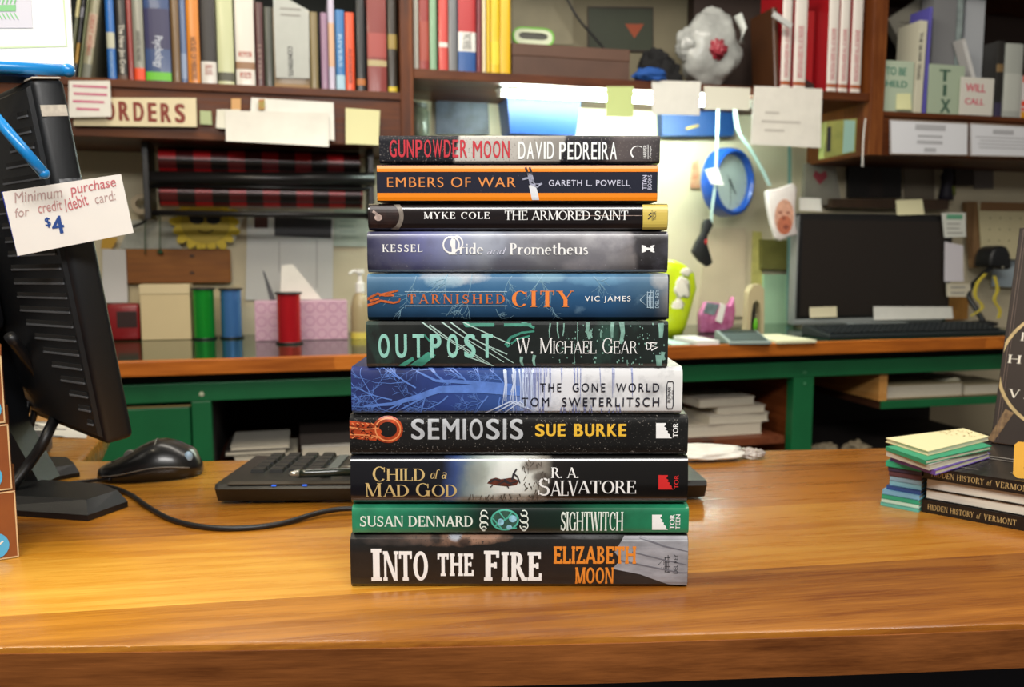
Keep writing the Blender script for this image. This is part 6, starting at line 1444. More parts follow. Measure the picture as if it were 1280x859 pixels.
g = G(); ringprism(g, [(8*k*cos(a), cz-6*k+5*k*sin(a)) for a in [R(200+14*j) for j in range(11)]], [(8*k*cos(a), cz-6.0*k+4*k*sin(a)) for a in [R(200+14*j) for j in range(11)]], -.0062, -.005) if 0 else g.tube([(9*k*cos(a), -.0055, cz-6*k+5*k*sin(a)) for a in [R(200+14*j) for j in range(11)]], .0016, 6); g.done('smile', SGL, r)
sheet('wedge_card', 'white pointed card leaning between the sun figure and the pinned page', 'card', [(283, 302), (292, 302), (309, 262), (303, 262)], .60, PAPER, th=.002)
sheet('flyer', 'pale grey flyer with faint drawing leaning on the plank beside the sun figure', 'flyer', [(149, 311), (227, 311), (214, 277), (165, 275)], .605, mat('flyer_grey', '#b9b8ac', .6, col2='#8f9288', vscale=18), th=.0015)
sheet('yellow_card', 'small yellow card peeking out beside the flyer at the monitor edge', 'card', [(126, 311), (140, 311), (148, 297), (128, 296)], .60, mat('card_ochre', '#c99a2a', .6))
o = BF(.585).mat(*BF(.585).ab(190, 275)).translation; g = G()
for x in (181.5, 200): g.tube([BF(.585).mat(*BF(.585).ab(x, y)).translation-o for y in (318, 300, 272)], .0016, 6)
g.tube([BF(.585).mat(*BF(.585).ab(x, y)).translation-o for x, y in ((181.5, 272), (186, 266), (195, 266), (200, 272))], .0016, 6)
g.blob(BF(.585).mat(*BF(.585).ab(200, 315)).translation-o, (.009, .006, .006), amp=.1, sub=2)
tag(g.done('wire_hanger', mat('dark_green_wire', '#1d4a2c', .4), None, loc=o, smooth='all'), 'thin dark green wire loop hanging over the brown plank', 'wire hook')
o = BF(.56).mat(*BF(.56).ab(150, 262)).translation; g = G(); g.tube([BF(.56).mat(*BF(.56).ab(x, y)).translation-o for x, y in ((165, 284), (178, 279), (187, 270), (190, 250))], .004, 8)
tag(g.done('black_hook', RK, None, loc=o, smooth='all'), 'black curved wire hook at the end of the gift wrap rack', 'hook')
f = BF(.57); c_ = f.ab(178, 255); r = thing('tape_roll', 'cream tape roll hanging at the shaded end of the gift wrap rack', 'tape', f.mat(*c_))
g = G(); g.lathe([(.016, -.012), (.029, -.012), (.029, .012), (.016, .012), (.016, -.012)], 24, axis='y'); g.done('tape_ring', mat('tape_cream', '#b5a488', .6), r, smooth=40)
sheet('white_bag', 'white paper bag hanging below the flyer beside the monitor', 'paper bag', [(128, 378), (160, 378), (157, 312), (128, 311)], .60, mat('bag_white', '#cfccc8', .6), th=.012, curl=.004)
r = sheet('poster', 'white pinned page with black heading strip and small maroon square behind the red ribbon', 'poster', [(307, 375), (416, 375), (417, 264), (309, 263)], .622, mat('poster_white', '#cfcdc8', .6, var=.03, vscale=8), th=.0012)
fo = BF(.622); Q = [fo.ab(*p) for p in ((307, 375), (416, 375), (417, 264), (309, 263))]; oo = Vector((sum(p[0] for p in Q)/4, min(p[1] for p in Q)))
T = lambda *p: poly(*[tuple(Vector(fo.ab(*q_))-oo) for q_ in p])
decal('heading_strip', T((343, 295), (414, 298), (415, 274), (343, 271)), mat('heading_black', '#211e22', .5), r, None, .0006)
decal('small_picture', T((318, 285), (335, 285), (335, 271), (318, 271)), mat('maroon_picture', '#4d2622', .5), r, None, .0006)
decal('print_lines', join(T((395, 360), (397, 360), (397, 300), (395, 300)), T((348, 340), (350, 340), (350, 302), (348, 302))), mat('faint_line', '#b5b2ae', .6), r, None, .0006)
sheet('pale_notice', 'pale mint notice pinned on the wall between the poster and the stack', 'notice', [(417, 308), (462, 308), (462, 262), (418, 262)], .621, mat('mint_notice', '#b5bfb0', .6, var=.1, vscale=12), marks=[('print_lines', lines(4, random.Random(9), .3), (424, 275, 448, 297), mat('mint_ink', '#9aa89c', .7))])
sheet('wall_batten', 'cream painted wall panel strip under the plank behind the ribbon spools', 'panel', [(156, 424), (300, 421), (300, 357), (156, 356)], .626, mat('cream_panel', '#cbbb94', .6, var=.05, vscale=6), th=.003)

# on the back counter, left
def base(px, py): p = onZ(px, py, CT+.0005); d = p-BO; return d.dot(BU), d.dot(BN)
CTB = CT+.0005
def stand(px, py, rz=0): u, v = base(px, py); return BF(v).mat(u, CTB) @ Matrix.Rotation(rz, 4, 'Z'), v
def pxm(py, v): return BF(v).ab(300, py-1)[1]-BF(v).ab(300, py)[1]   # metres per pixel
M_, v_ = stand(210, 425); k = pxm(400, v_)
r = thing('cream_box', 'plain cream cardboard box standing beside the green ribbon spool', 'box', M_)
g = G(); g.box(-30*k, 27*k, 0, .07, 0, 62*k, bev=.002); g.done('carton', mat('cream_card', '#c8b48a', .6, var=.04, vscale=8), r)
g = G(); g.box(-30*k-.001, 27*k+.001, -.002, .071, 56*k, 68*k, bev=.002); g.done('lid', mat('cream_lid', '#cdbb93', .6), r)
def spool(px, py, w, h, col, lab, dark='#15181a'):
    M_, v_ = stand(px, py); k = pxm(py-h/2, v_); r = thing('ribbon_spool', lab, 'ribbon spool', M_ @ Matrix.Translation((0, w*k*.6, 0)), 'ribbon spools on the back counter')
    R_ = w*k/2
    g = G(); g.lathe([(0, .004), (R_*.98, .004), (R_*.98, h*k-.004), (0, h*k-.004)], 32); 
    m = mat('ribbon_'+col.strip('#'), col, .22, metal=.6, coat=.4); g.done('ribbon', m, r, smooth=40)
    fl = mat('spool_flange', dark, .4)
    for z in (0, h*k-.005):
        g = G(); g.lathe([(0, z), (R_*1.12, z), (R_*1.15, z+.0025), (R_*1.12, z+.005), (0, z+.005)], 32); g.done('flange', fl, r, smooth=40)
    return r
spool(254.5, 425, 26, 64, '#19a534', 'shiny green ribbon spool, first of the three on the back counter')
spool(289, 424, 26, 63, '#4f86c9', 'shiny light blue ribbon spool in the middle of the three')
spool(362, 431, 30, 66, '#d21d2a', 'shiny red ribbon spool standing before the pink box')
M_, v_ = stand(380, 427); k = pxm(400, v_)
r = thing('pink_box', 'pale pink box with circle pattern behind the red ribbon spool', 'box', M_ @ Matrix.Translation((0, .035, 0)))
PINK = mat('pale_pink_card', '#c9a3b4', .55, var=.05, vscale=10)
g = G(); g.box(-60*k, 56*k, 0, .08, 0, 51*k, bev=.002); g.done('carton', PINK, r)
rr = []
for i in range(8):
    for j in range(3): rr.append(ringp(-52*k+i*15*k, 8*k+j*17*k, 6*k, 1.6*k, n=16))
decal('circle_pattern', clip(join(*rr), -59*k, 55*k, 1*k, 50*k), mat('mauve_print', '#b78aa2', .5), r)
M_, v_ = stand(446, 424); k = pxm(380, v_)
r = thing('soap_dispenser', 'white pump soap bottle half hidden behind the stack', 'soap bottle', M_ @ Matrix.Translation((.014, .03, 0)))
g = G(); g.lathe([(0, 0), (.026, 0), (.028, .01), (.028, 40*k), (.022, 55*k), (.010, 60*k), (0, 60*k)], 24); g.done('bottle', mat('bottle_beige', '#b3a27c', .3, trans=.2), r, smooth=40)
g = G(); g.lathe([(0, 60*k), (.013, 60*k), (.013, 72*k), (.006, 74*k), (.006, 84*k), (.012, 85*k), (.012, 90*k), (0, 90*k)], 20); g.tube([(0, 0, 87*k), (-.02, -.005, 88*k), (-.03, -.008, 84*k)], .004, 8); g.done('pump', WHITE, r, smooth=40)
g = G(); g.lathe([(0, .0), (.0295, .0), (.0295, .018), (0, .018)], 24); g.done('yellow_label', mat('yellow_label', '#d5c257', .5), r, smooth=40)
M_, v_ = stand(152, 427); k = pxm(400, v_)
r = thing('red_tin', 'small red and black rounded tin at the edge of the till monitor', 'tin', M_ @ Matrix.Translation((0, .02, 0)))
g = G(); g.box(-18*k, 20*k, 0, .06, 0, 45*k, bev=.010, seg=3); g.done('body', mat('tin_red', '#7d1418', .35), r, smooth=40)
g = G(); g.box(-6*k, 17*k, -.0008, .01, 16*k, 36*k, bev=.0002); g.done('dark_panel', mat('tin_dark', '#2a1512', .4), r)
cone_u, cone_v = base(345, 428)
o = BF(.50).mat(*BF(.50).ab(340, 378)).translation
sheet('folded_paper', 'folded white paper wings standing behind the red ribbon spool', 'paper', [(350, 374), (402, 374), (366, 330), (352, 332)], cone_v+.085, PAPER, th=.001)
sheet('paper_knife', 'thin dark paper knife leaning behind the red ribbon spool', 'paper knife', [(337, 375), (345, 375), (331, 341), (328, 337)], cone_v+.080, mat('blade_grey', '#4a4a4c', .4), th=.002)

# ------------------------------------------------------------------ bright middle: lamp under the shelf, clock, bags
lx0, lx1 = ub(622, 110, .37)[0], ub(938, 110, .37)[0]; lz = zm-tm
r = thing('under_shelf_lamp', 'slim white fluorescent lamp fixed under the middle shelf above the blue bin', 'lamp', BF(.37).mat((lx0+lx1)/2, lz-.0245))
g = G(); g.box(-(lx1-lx0)/2, (lx1-lx0)/2, -.016, .03, .0185, .024, bev=.001); g.done('housing', WHITE, r)
g = G(); n_ = 14; g.loft([[Vector((x, .008*cos(2*pi*j/n_), .009+.008*sin(2*pi*j/n_))) for j in range(n_)] for x in (-(lx1-lx0)/2+.01, (lx1-lx0)/2-.01)]); g.done('tube', mat('tube_glow', '#e8fff6', .3, emit=LAMP), r, smooth=40)
g = G()
for s_ in (-1, 1): x = s_*((lx1-lx0)/2-.006); g.box(x-.006, x+.006, -.010, .010, -.0005, .0186, bev=.002)
g.done('end_cap', WHITE, r)
# blue bin hung on the wall
f = BF(.515); P_ = [f.ab(*p) for p in ((638, 166), (720, 166), (727, 121), (634, 121))]; cx = (P_[0][0]+P_[1][0])/2; zb = P_[0][1]
r = thing('blue_bin', 'bright blue plastic bin with pale rim hung on the wall behind the stack top', 'bin', f.mat(cx, zb))
BIN = mat('bin_blue', '#053d86', .4); w0_, w1_ = (P_[1][0]-P_[0][0])/2, (P_[2][0]-P_[3][0])/2; hb_ = P_[2][1]-zb
g = G(); g.loft([[Vector((-w0_, 0, 0)), Vector((w0_, 0, 0)), Vector((w0_, .110, 0)), Vector((-w0_, .110, 0))], [Vector((-w1_, -.01, hb_)), Vector((w1_, -.01, hb_)), Vector((w1_, .113, hb_)), Vector((-w1_, .113, hb_))], [Vector((-w1_+.004, -.006, hb_)), Vector((w1_-.004, -.006, hb_)), Vector((w1_-.004, .109, hb_)), Vector((-w1_+.004, .109, hb_))], [Vector((-w0_+.004, .004, .004)), Vector((w0_-.004, .004, .004)), Vector((w0_-.004, .106, .004)), Vector((-w0_+.004, .106, .004))]]); g.done('tub', BIN, r)
g = G(); g.box(-w1_-.006, w1_+.006, -.016, -.009, hb_-.008, hb_+.006, bev=.002); g.box(-w1_-.006, -w1_+.001, -.016, .114, hb_-.008, hb_+.006, bev=.002); g.box(w1_-.001, w1_+.006, -.016, .114, hb_-.008, hb_+.006, bev=.002); g.done('rim', mat('bin_rim', '#cfe4e6', .4), r)
r = sheet('photo_print', 'dark blue and black photo print pinned under the middle shelf beside the blue bin', 'picture', [(544, 168), (612, 168), (610, 120), (545, 119)], .615, mat('night_photo', '#20222e', .5, col2='#4a5060', vscale=22), th=.002)
f = BF(.55); M0 = f.ab(522, 150)
r = thing('grey_jar', 'dull grey-green jar in shade below the middle shelf by the upright', 'jar', f.mat(M0[0], f.ab(522, 172)[1]))
g = G(); g.lathe([(0, 0), (.034, 0), (.036, .01), (.036, .075), (.028, .085), (0, .085)], 20); g.done('body', mat('jar_green', '#6d7360', .3, var=.3, vscale=40), r, smooth=40)
g = G(); g.lathe([(0, .0855), (.031, .0855), (.031, .10), (0, .10)], 20); g.done('lid', mat('jar_lid', '#55584c', .4), r, smooth=40)
f = BF(.54); jz = f.ab(522, 172)[1]
tag(G().box(-.18, .27, 0, .085, -.013, -.0006, bev=.001).done('jar_shelf', WHITE, None, M=f.mat(M0[0]+.02, jz)), 'narrow white ledge on the wall carrying the grey-green jar behind the stack top', 'ledge')
f = BF(.59); P_ = [f.ab(*p) for p in ((828, 170), (918, 170), (918, 139), (827, 139))]; cx = sum(p[0] for p in P_)/4
r = thing('blue_wall_file', 'deep blue wall file with small brass clip below the hanging white slips', 'file holder', f.mat(cx, P_[0][1]))
g = G(); g.prism([(p[0]-cx, p[1]-P_[0][1]) for p in P_], 0, .039, bev=.002); g.done('tray', mat('file_blue', '#06386f', .5), r)
q0 = f.ab(865, 159); g = G(); g.box(-.024, .024, -.006, 0, -.005, .005, bev=.002, X=Matrix.Translation((q0[0]-cx, 0, q0[1]-P_[0][1])) @ Matrix.Rotation(R(-16), 4, 'Y')); g.done('brass_clip', mat('brass', '#a3884f', .3, metal=.7), r)
# clock
f = BF(.54); c_ = f.ab(911, 228); k = pxm(228, .54)
RO = 50*k
r = thing('wall_clock', 'round wall clock with blue rim, turned sideways under the shelf', 'clock', f.mat(c_[0], c_[1]) @ Matrix.Rotation(R(24), 4, 'Z'))
g = G(); pr = [(RO*.80, -.018), (RO*.86, -.028), (RO*.96, -.024), (RO, -.006), (RO, .024), (RO*.78, .024), (RO*.80, -.018)]; g.lathe(pr, 48, axis='y'); g.done('rim', mat('clock_blue', '#1f4fa8', .3, coat=.4), r, smooth=40)
g = G(); g.lathe([(0, -.006), (RO*.82, -.006), (RO*.82, .02), (0, .02)], 40, axis='y'); fc = g.done('dial', mat('dial_pale', '#b9c9c4', .4), r, smooth=40)
HND = mat('clock_hand', '#22302f', .5)
Ts = []
for i in range(12):
    a = R(30*i); Ts.append(strip([(RO*.66*cos(a), RO*.66*sin(a)), (RO*.75*cos(a), RO*.75*sin(a))], .0035))
decal('hour_marks', join(*Ts), mat('dial_grey', '#8fa09c', .5), fc, lambda x, z: -.006, .0006)
for nm, a, L, w_ in (('hour_hand', -52, .42, .007), ('minute_hand', -88, .66, .0035), ('second_hand', 128, .3, .002)):
    decal(nm, strip([(-.1*RO*cos(R(a)), -.1*RO*sin(R(a))), (L*RO*cos(R(a)), L*RO*sin(R(a)))], w_, w_*.6), HND, r, lambda x, z: -.006, .0015)
# straps and hanging things in front of the clock
STRAP = mat('pale_strap', '#b3cfc8', .5)
def ribbon3(label, name, pts, v, rad, m, cat):
    P3 = [BF(v).mat(*BF(v).ab(x, y)).translation for x, y in pts]; o = P3[0].copy(); g = G()
    C_ = curve_pts(P3, 8); g.loft([[q-o+BU*rad*a+BN*rad*.25*b_ for a, b_ in ((-1, -1), (1, -1), (1, 1), (-1, 1))] for q in C_])
    ob = g.done(name, m, None, loc=o, smooth=50); return tag(ob, label, cat)
ribbon3('pale mint strap hanging diagonally across the clock from the shelf to the face bag', 'hanging_strap', [(917, 112), (922, 160), (940, 190), (954, 215), (962, 232)], .46, .0065, STRAP, 'strap')
ribbon3('pale lanyard hanging over the near side of the clock with the black holster below', 'hanging_lanyard', [(898, 112), (896, 180), (894, 230), (890, 262), (889, 280)], .45, .0045, STRAP, 'strap')
sheet('white_tag', 'small white tag tied to the lanyard in front of the clock', 'tag', [(889, 230), (905, 232), (897, 209), (881, 212)], .444, WHITE, th=.0015)
f = BF(.44); c_ = f.ab(880, 276); 
r = thing('black_holster', 'black hair-clip shaped holster with red dots hanging below the clock', 'holster', f.mat(*c_))
k = pxm(300, .44)
HP = [(8, 2), (13, -6), (8, -14), (4, -22), (4, -34), (9, -48), (13, -60), (6, -66), (-6, -58), (-14, -50), (-18, -44), (-12, -30), (-4, -18), (-2, -4), (2, 3)]
g = G(); g.prism([(x*k, z*k) for x, z in HP], -.012, .012, bev=.003); g.done('body', mat('holster_black', '#16181a', .5), r, smooth=40)
g = G(); g.blob((1*k, -.013, -30*k), (.005, .002, .009), amp=.1, sub=2); g.done('red_mark', mat('red_mark', '#b02a2a', .5), r)
# paper bag with a printed face
f = BF(.42); k = pxm(260, .42); c_ = f.ab(974, 300)
r = thing('face_bag', 'small white bag printed with a reddish bearded face hanging before the monitor corner', 'bag', f.mat(*c_))
BP = [(-26, 72), (-4, 76), (18, 84), (24, 76), (22, 52), (24, 22), (28, 8), (20, 6), (10, 4), (0, -2), (-8, 2), (-16, 24), (-23, 50)]
g = G(); g.prism([(x*k, z*k) for x, z in BP], -.014, .010, bev=.006); g.done('paper', mat('bag_paper', '#d9cfcb', .5, var=.06, vscale=30), r, smooth=50)
FM = [('#cf9c84', 3, 34, 16, 26), ('#b86a4e', 4, 22, 12, 14)]
for i, (col, cx_, cz_, rx_, rz_) in enumerate(FM): decal('printed_face', disc(cx_*k, cz_*k, rx_*k, rz_*k, 20), mat('face_'+col[1:], col, .6, var=.2, vscale=90), r, lambda x, z: -.014, .0006+.0004*i)
decal('printed_face', join(disc(6*k, 19*k, 5*k, 3.4*k), disc(-4*k, 40*k, 3.5*k, 1.6*k), disc(9*k, 40*k, 3.5*k, 1.6*k), disc(2*k, 32*k, 2.6*k, 3*k)), mat('face_dark', '#8a4a3a', .6), r, lambda x, z: -.014, .0016)
# wall papers in the bright part
sheet('wall_paper', 'beige sheet on the wall under the clock behind the black holster', 'paper', [(872, 395), (932, 396), (932, 285), (885, 285)], .618, mat('beige_sheet', '#c9b99c', .6, var=.06, vscale=10), th=.003)
sheet('olive_box', 'olive drab carton on the wall ledge below the hanging face bag', 'carton', [(952, 336), (984, 337), (984, 300), (952, 299)], .60, mat('olive_card', '#6d6a33', .6, var=.15, vscale=20), th=.028)
sheet('yellow_strip', 'thin pale yellow paper strip beside the olive carton', 'paper', [(939, 358), (953, 358), (952, 290), (941, 289)], .618, mat('yellow_strip', '#bdb568', .6, var=.2, vscale=30), th=.002)
sheet('mint_panel', 'pale mint painted panel below the olive carton beside the monitor', 'panel', [(955, 405), (992, 405), (991, 343), (955, 343)], .605, mat('mint_panel', '#9dbf9d', .5, var=.08, vscale=10), th=.02)
ribbon3('pale teal cord running down the wall beside the computer monitor', 'wall_wire', [(987, 180), (987, 230), (986, 300), (985, 400)], .60, .006, mat('teal_cord', '#78a39a', .5), 'cord')
sheet('small_brochure', 'small pale brochure with red corner on the wall left of the clock rim', 'brochure', [(863, 235), (875, 235), (873, 200), (866, 203)], .62, mat('brochure_tan', '#cfae8a', .6, col2='#b5694a', vscale=40))
M_, v_ = stand(846, 424); k = pxm(370, v_)
r = thing('yellow_bag', 'glossy lime yellow plastic bag with white swirls beside the stack on the back counter', 'bag', M_ @ Matrix.Translation((.042, .11, 0)))
LIME = mat('lime_bag', '#c3d818', .3, coat=.3, bump=.5, bscale=40)
rings = []
for z, w_, d_, ox in ((0, 16, 10, -4), (14, 22, 14, -4), (40, 29, 15, -3), (70, 37, 13, -2), (92, 34, 10, -3), (104, 24, 6, -6), (112, 10, 3, -10)):
    rings.append([Vector(((ox+w_*cos(2*pi*j/26)*(1+.05*sin(5*j)))*k, d_*sin(2*pi*j/26)*k*1.2, z*k)) for j in range(26)])
g = G(); g.loft(rings); g.done('film', LIME, r, smooth='all')
g = G()
for x, z, rx_, rz_ in ((4, 72, 12, 15), (-2, 46, 9, 10), (10, 95, 8, 6)): g.blob((x*k, -16.5*k, z*k), (rx_*k, .003, rz_*k), amp=.4, freq=2, seed=int(x+20), sub=3)
g.done('white_swirl', mat('swirl_white', '#e9e6d6', .4), r, smooth='all')
M_, v_ = stand(900, 417); k = pxm(390, v_)
r = thing('pink_pouch', 'pink and silver foil pouch standing behind the calculator', 'pouch', M_ @ Matrix.Translation((0, .03, 0)))
g = G(); g.prism([(-26*k, 0), (10*k, 0), (26*k, 8*k), (29*k, 30*k), (26*k, 54*k), (20*k, 40*k), (0, 44*k), (-18*k, 46*k), (-27*k, 28*k)], -.014, .016, bev=.006); g.done('foil', mat('pink_foil', '#cf7fae', .25, metal=.2, bump=.6, bscale=60, col2='#a84f7c', vscale=40), r, smooth=50)
g = G(); g.prism([(-4*k, 18*k), (6*k, 14*k), (12*k, 40*k), (4*k, 44*k)], -.0165, -.0135, bev=.0008); g.done('white_label', WHITE, r)
g = G(); g.prism([(-24*k, 30*k), (-6*k, 26*k), (2*k, 42*k), (-18*k, 45*k)], -.0155, -.0137); g.done('silver_panel', mat('silver_foil', '#8fa3a8', .25, metal=.4, var=.3, vscale=60), r)
M_, v_ = stand(957, 419); k = pxm(390, v_)
r = thing('arch_bookend', 'cream wooden stand with arched opening between the pouch and the monitor', 'stand', M_ @ Matrix.Translation((0, .06, 0)))
AR = mat('arch_cream', '#b9aa86', .5)
outer = [(-14, 0), (-13, 40), (-12, 62), (-6, 72), (6, 74), (13, 66), (14, 40), (15, 0)]; inner = [(10, 0), (9, 30), (7, 44), (1, 50), (-5, 44), (-7, 30), (-8, 0)]
g = G(); g.prism([(x*k, z*k) for x, z in outer+inner], 0, .03); g.done('arch', AR, r)
g = G(); g.box(-7*k, 9*k, .031, .045, .0, 46*k); g.done('shadow_board', mat('arch_dark', '#2a241e', .6), r)  # dark board put behind the opening in place of its shade
g = G(); g.blob((4*k, .014, 12*k), (.007, .007, .022), amp=.2, sub=2); g.done('green_toy', mat('lime_toy', '#5fb51e', .4), r, smooth='all')
# calculator, papers
M_, v_ = stand(938, 431); k = pxm(425, v_)
r = thing('calculator', 'dark grey desktop calculator lying in front of the pink pouch', 'calculator', M_ @ Matrix.Rotation(R(-8), 4, 'Z'))
g = G(); g.prism([(0, 0), (0, .008), (.105, .030), (.115, .026), (.115, 0)], -32*k, 32*k, 'x', bev=.002); g.done('body', mat('calc_grey', '#8d9a94', .4), r)
sl_ = lambda y: .0084+y*.0210/.1
for nm, y0, y1, m_ in (('keypad', .008, .070, mat('calc_dark', '#3c4b48', .45)), ('display', .078, .100, mat('calc_display', '#2b3a37', .25))):
    g = G(); g.prism([(y0, sl_(y0)), (y1, sl_(y1)), (y1, sl_(y1)+.0015), (y0, sl_(y0)+.0015)], -28*k, 28*k, 'x'); g.done(nm, m_, r)
def pad(px0, px1, py0, py1, th, m, lab, name='note_pad', rz=0):
    u0, v0 = base(px0, py1); u1, _ = base(px1, py1); _, v1 = base((px0+px1)/2, py0); w_, d_ = (u1-u0), max(.02, v1-v0)
    r = thing(name, lab, 'paper', BF(v0).mat((u0+u1)/2, CTB) @ Matrix.Rotation(rz, 4, 'Z')); g = G(); g.box(-w_/2, w_/2, 0, d_, 0, th, bev=min(.0008, th*.3)); g.done('sheets', m, r)
    return r
pad(840, 866, 418, 432, .003, mat('aqua_paper', '#b9d6cc', .6), 'pale aqua paper on the counter next to the lime bag')
pad(872, 903, 424, 432, .012, WHITE, 'thick white note pad lying in front of the pink pouch')
pad(972, 1029, 420, 430, .008, mat('cream_pad', '#dcd9b5', .6), 'pale cream paper strip lying before the monitor foot')

# ------------------------------------------------------------------ computer on the back counter
M_, v_ = stand(1100, 409); 
vm = v_+.06; f = BF(vm); k = pxm(330, vm)
P_ = [f.ab(*p) for p in ((994, 400), (1186, 396), (1184, 262), (994, 266))]; cx = (P_[0][0]+P_[1][0])/2; zb = P_[0][1]
wM = (P_[1][0]-P_[0][0])/2; zt = P_[3][1]
r = thing('computer_monitor', 'black computer monitor with paper notes stuck round its frame on the back counter', 'monitor', f.mat(cx, CTB)); z0 = zb-CTB; z1 = zt-CTB
g = G(); g.box(-wM, wM, 0, .03, z0, z1, bev=.006, seg=3); g.done('bezel', mat('monitor_black', '#141313', .35), r, smooth=40)
g = G(); g.box(-wM+.016, wM-.012, -.0008, .002, z0+.012, z1-.022, bev=.0003); g.done('screen', mat('screen_off', '#231d19', .4), r)
SILV = mat('silver_plastic', '#8e9290', .35, metal=.3)
g = G(); g.box(-wM-.008, -wM+.001, -.004, .034, z0-.016, z1-.01, bev=.003); g.done('silver_side', SILV, r, smooth=40)
g = G(); g.box(-wM-.006, wM*.9, -.005, .034, z0-.016, z0+.002, bev=.003); g.done('silver_chin', SILV, r, smooth=40)
g = G(); g.box(-.03, .03, .03, .05, .01, z0+.10, bev=.004); g.done('neck', SILV, r); g = G(); g.box(-.11, .11, -.035, .11, 0, .012, bev=.004); g.done('foot', SILV, r)
q0 = f.ab(1100, 330)
SC = vm-.003
def stick(lab, quad, m, nm='monitor_note', v=SC, marks=()): return sheet(nm, lab, 'note', quad, v, m, curl=.002, marks=marks)
stick('white slip stuck on the top corner of the computer monitor near the face bag', [(999, 263), (1027, 264), (1026, 248), (999, 247)], mat('slip_white', '#dbdad2', .7, var=.04))
stick('pale yellow sticky note on the top frame of the computer monitor', [(1121, 269), (1155, 268), (1153, 249), (1120, 250)], mat('sticky_pale2', '#dbd6ae', .7))
stick('small cream note at the bottom corner of the computer monitor near the arched stand', [(1012, 397), (1046, 396), (1046, 383), (1012, 384)], mat('sticky_cream', '#d9cfae', .7), v=SC-.006)
stick('long white strip along the bottom frame of the computer monitor', [(1092, 400), (1191, 398), (1190, 383.5), (1092, 383)], mat('slip_white', '#dbdad2', .7, var=.04), v=SC-.008)
stick('white note with green heading hanging at the monitor top corner', [(1180, 297), (1207, 296), (1207, 266), (1177, 266)], mat('note_grey_white', '#c9cbc2', .7), v=SC-.006, marks=[('green_heading', poly((0, 0), (1, 0), (1, 1), (0, 1)), (1183, 268, 1203, 274), mat('heading_green', '#5d9a7a', .6)), ('print_lines', lines(3, random.Random(3)), (1183, 279, 1203, 292), LEAD)])
stick('tall white note down the side of the computer monitor', [(1180, 352), (1204, 352), (1204, 307), (1181, 302)], mat('note_lilac_white', '#cac6cc', .7), v=SC-.006)
stick('short beige note at the lower side of the computer monitor', [(1183, 371), (1213, 371), (1213, 355), (1183, 354)], mat('note_beige', '#c4bda8', .7), v=SC-.007, marks=[('print_lines', lines(2, random.Random(3)), (1188, 358, 1206, 367), LEAD)])
# keyboard on the back counter
u0, v0 = base(1038, 424); u1, _ = base(1252, 417); _, v1 = base(1120, 402)
r = thing('computer_keyboard', 'black keyboard on the back counter in front of the computer monitor', 'keyboard', BF(v0+.004).mat((u0+u1)/2, CTB)); w_ = u1-u0
g = G(); g.prism([(0, 0), (0, .010), (.13, .030), (.14, .026), (.14, 0)], -w_/2, w_/2, 'x', bev=.002); g.done('case', mat('keyboard_slate', '#22282a', .4), r)
g = G(); nk_ = int(w_/.019)-1
for i in range(nk_):
    for j in range(5): x = -w_/2+.012+i*.019; y = .014+j*.0195; g.box(x, x+.0165, y, y+.0165, .012+y*.15, .017+y*.155, bev=.0015, seg=1)
g.done('keys', mat('keys_slate', '#1a1f21', .45), r)

# wall things on the right, in shade
r = sheet('tissue_card', 'folded yellow and blue packet hanging at the end of the middle shelf', 'packet', [(1030, 198), (1069, 190), (1071, 148), (1033, 152)], VS+.01, mat('packet_green', '#9a9a52', .5, col2='#7f8648', vscale=20), th=.03)
ff = BF(VS+.01); Q = [ff.ab(*p) for p in ((1030, 198), (1069, 190), (1071, 148), (1033, 152))]; oo = Vector((sum(p[0] for p in Q)/4, min(p[1] for p in Q)))
T = lambda *p: poly(*[tuple(Vector(ff.ab(*q_))-oo) for q_ in p])
decal('blue_panel', T((1053, 192), (1067, 189), (1069, 151), (1055, 150)), mat('packet_blue', '#8fb3a8', .5), r, None, .0006); decal('dark_stripe', T((1033, 190), (1038, 189), (1039, 158), (1034, 159)), INK, r, None, .0006)
ribbon3('thin white string hanging from the corner of the right cabinet', 'white_string', [(1082, 148), (1079, 175), (1078, 208)], VS-.012, .0022, WHITE, 'string')
sheet('heart_bag', 'clear bag with a red heart pinned to the wall above the computer monitor', 'bag', [(1005, 256), (1052, 256), (1044, 206), (1008, 204)], .60, mat('dull_film', '#8f887c', .35, var=.15, vscale=14), th=.02, marks=[('red_heart', poly((0, .6), (.5, 0), (1, .6), (.85, 1), (.5, .75), (.15, 1)), (1016, 213, 1034, 231), mat('heart_red', '#9a3540', .5))])
sheet('framed_picture', 'nearly black framed picture on the wall above the computer monitor', 'picture', [(1061, 247), (1127, 247), (1127, 196), (1061, 196)], .61, mat('black_picture', '#15100e', .5, var=.3, vscale=12), th=.015, marks=[('dim_figure', poly((0, 0), (1, 0), (.8, 1), (.2, 1)), (1086, 208, 1104, 246), mat('dim_brown', '#241a16', .6))])
sheet('wall_ledge', 'narrow brown wooden ledge on the wall right above the computer monitor', 'ledge', [(1040, 259), (1186, 262), (1186, 249.5), (1040, 248)], .575, mat('ledge_brown', '#4b3626', .5, var=.2, vscale=20), th=.05)
sheet('dim_poster', 'dim brownish grey poster on the shaded wall past the black picture', 'poster', [(1130, 248), (1168, 249), (1168, 200), (1130, 199)], .62, mat('dim_grey_brown', '#7a7060', .7, var=.1, vscale=10))
f = BF(.57); c_ = f.ab(1188, 250)
r = thing('dark_figurine', 'dark violet hooded figurine standing on the ledge in shade under the notices', 'figurine', f.mat(c_[0]-.002, ub(1180, 250, .575)[1]+.0008))
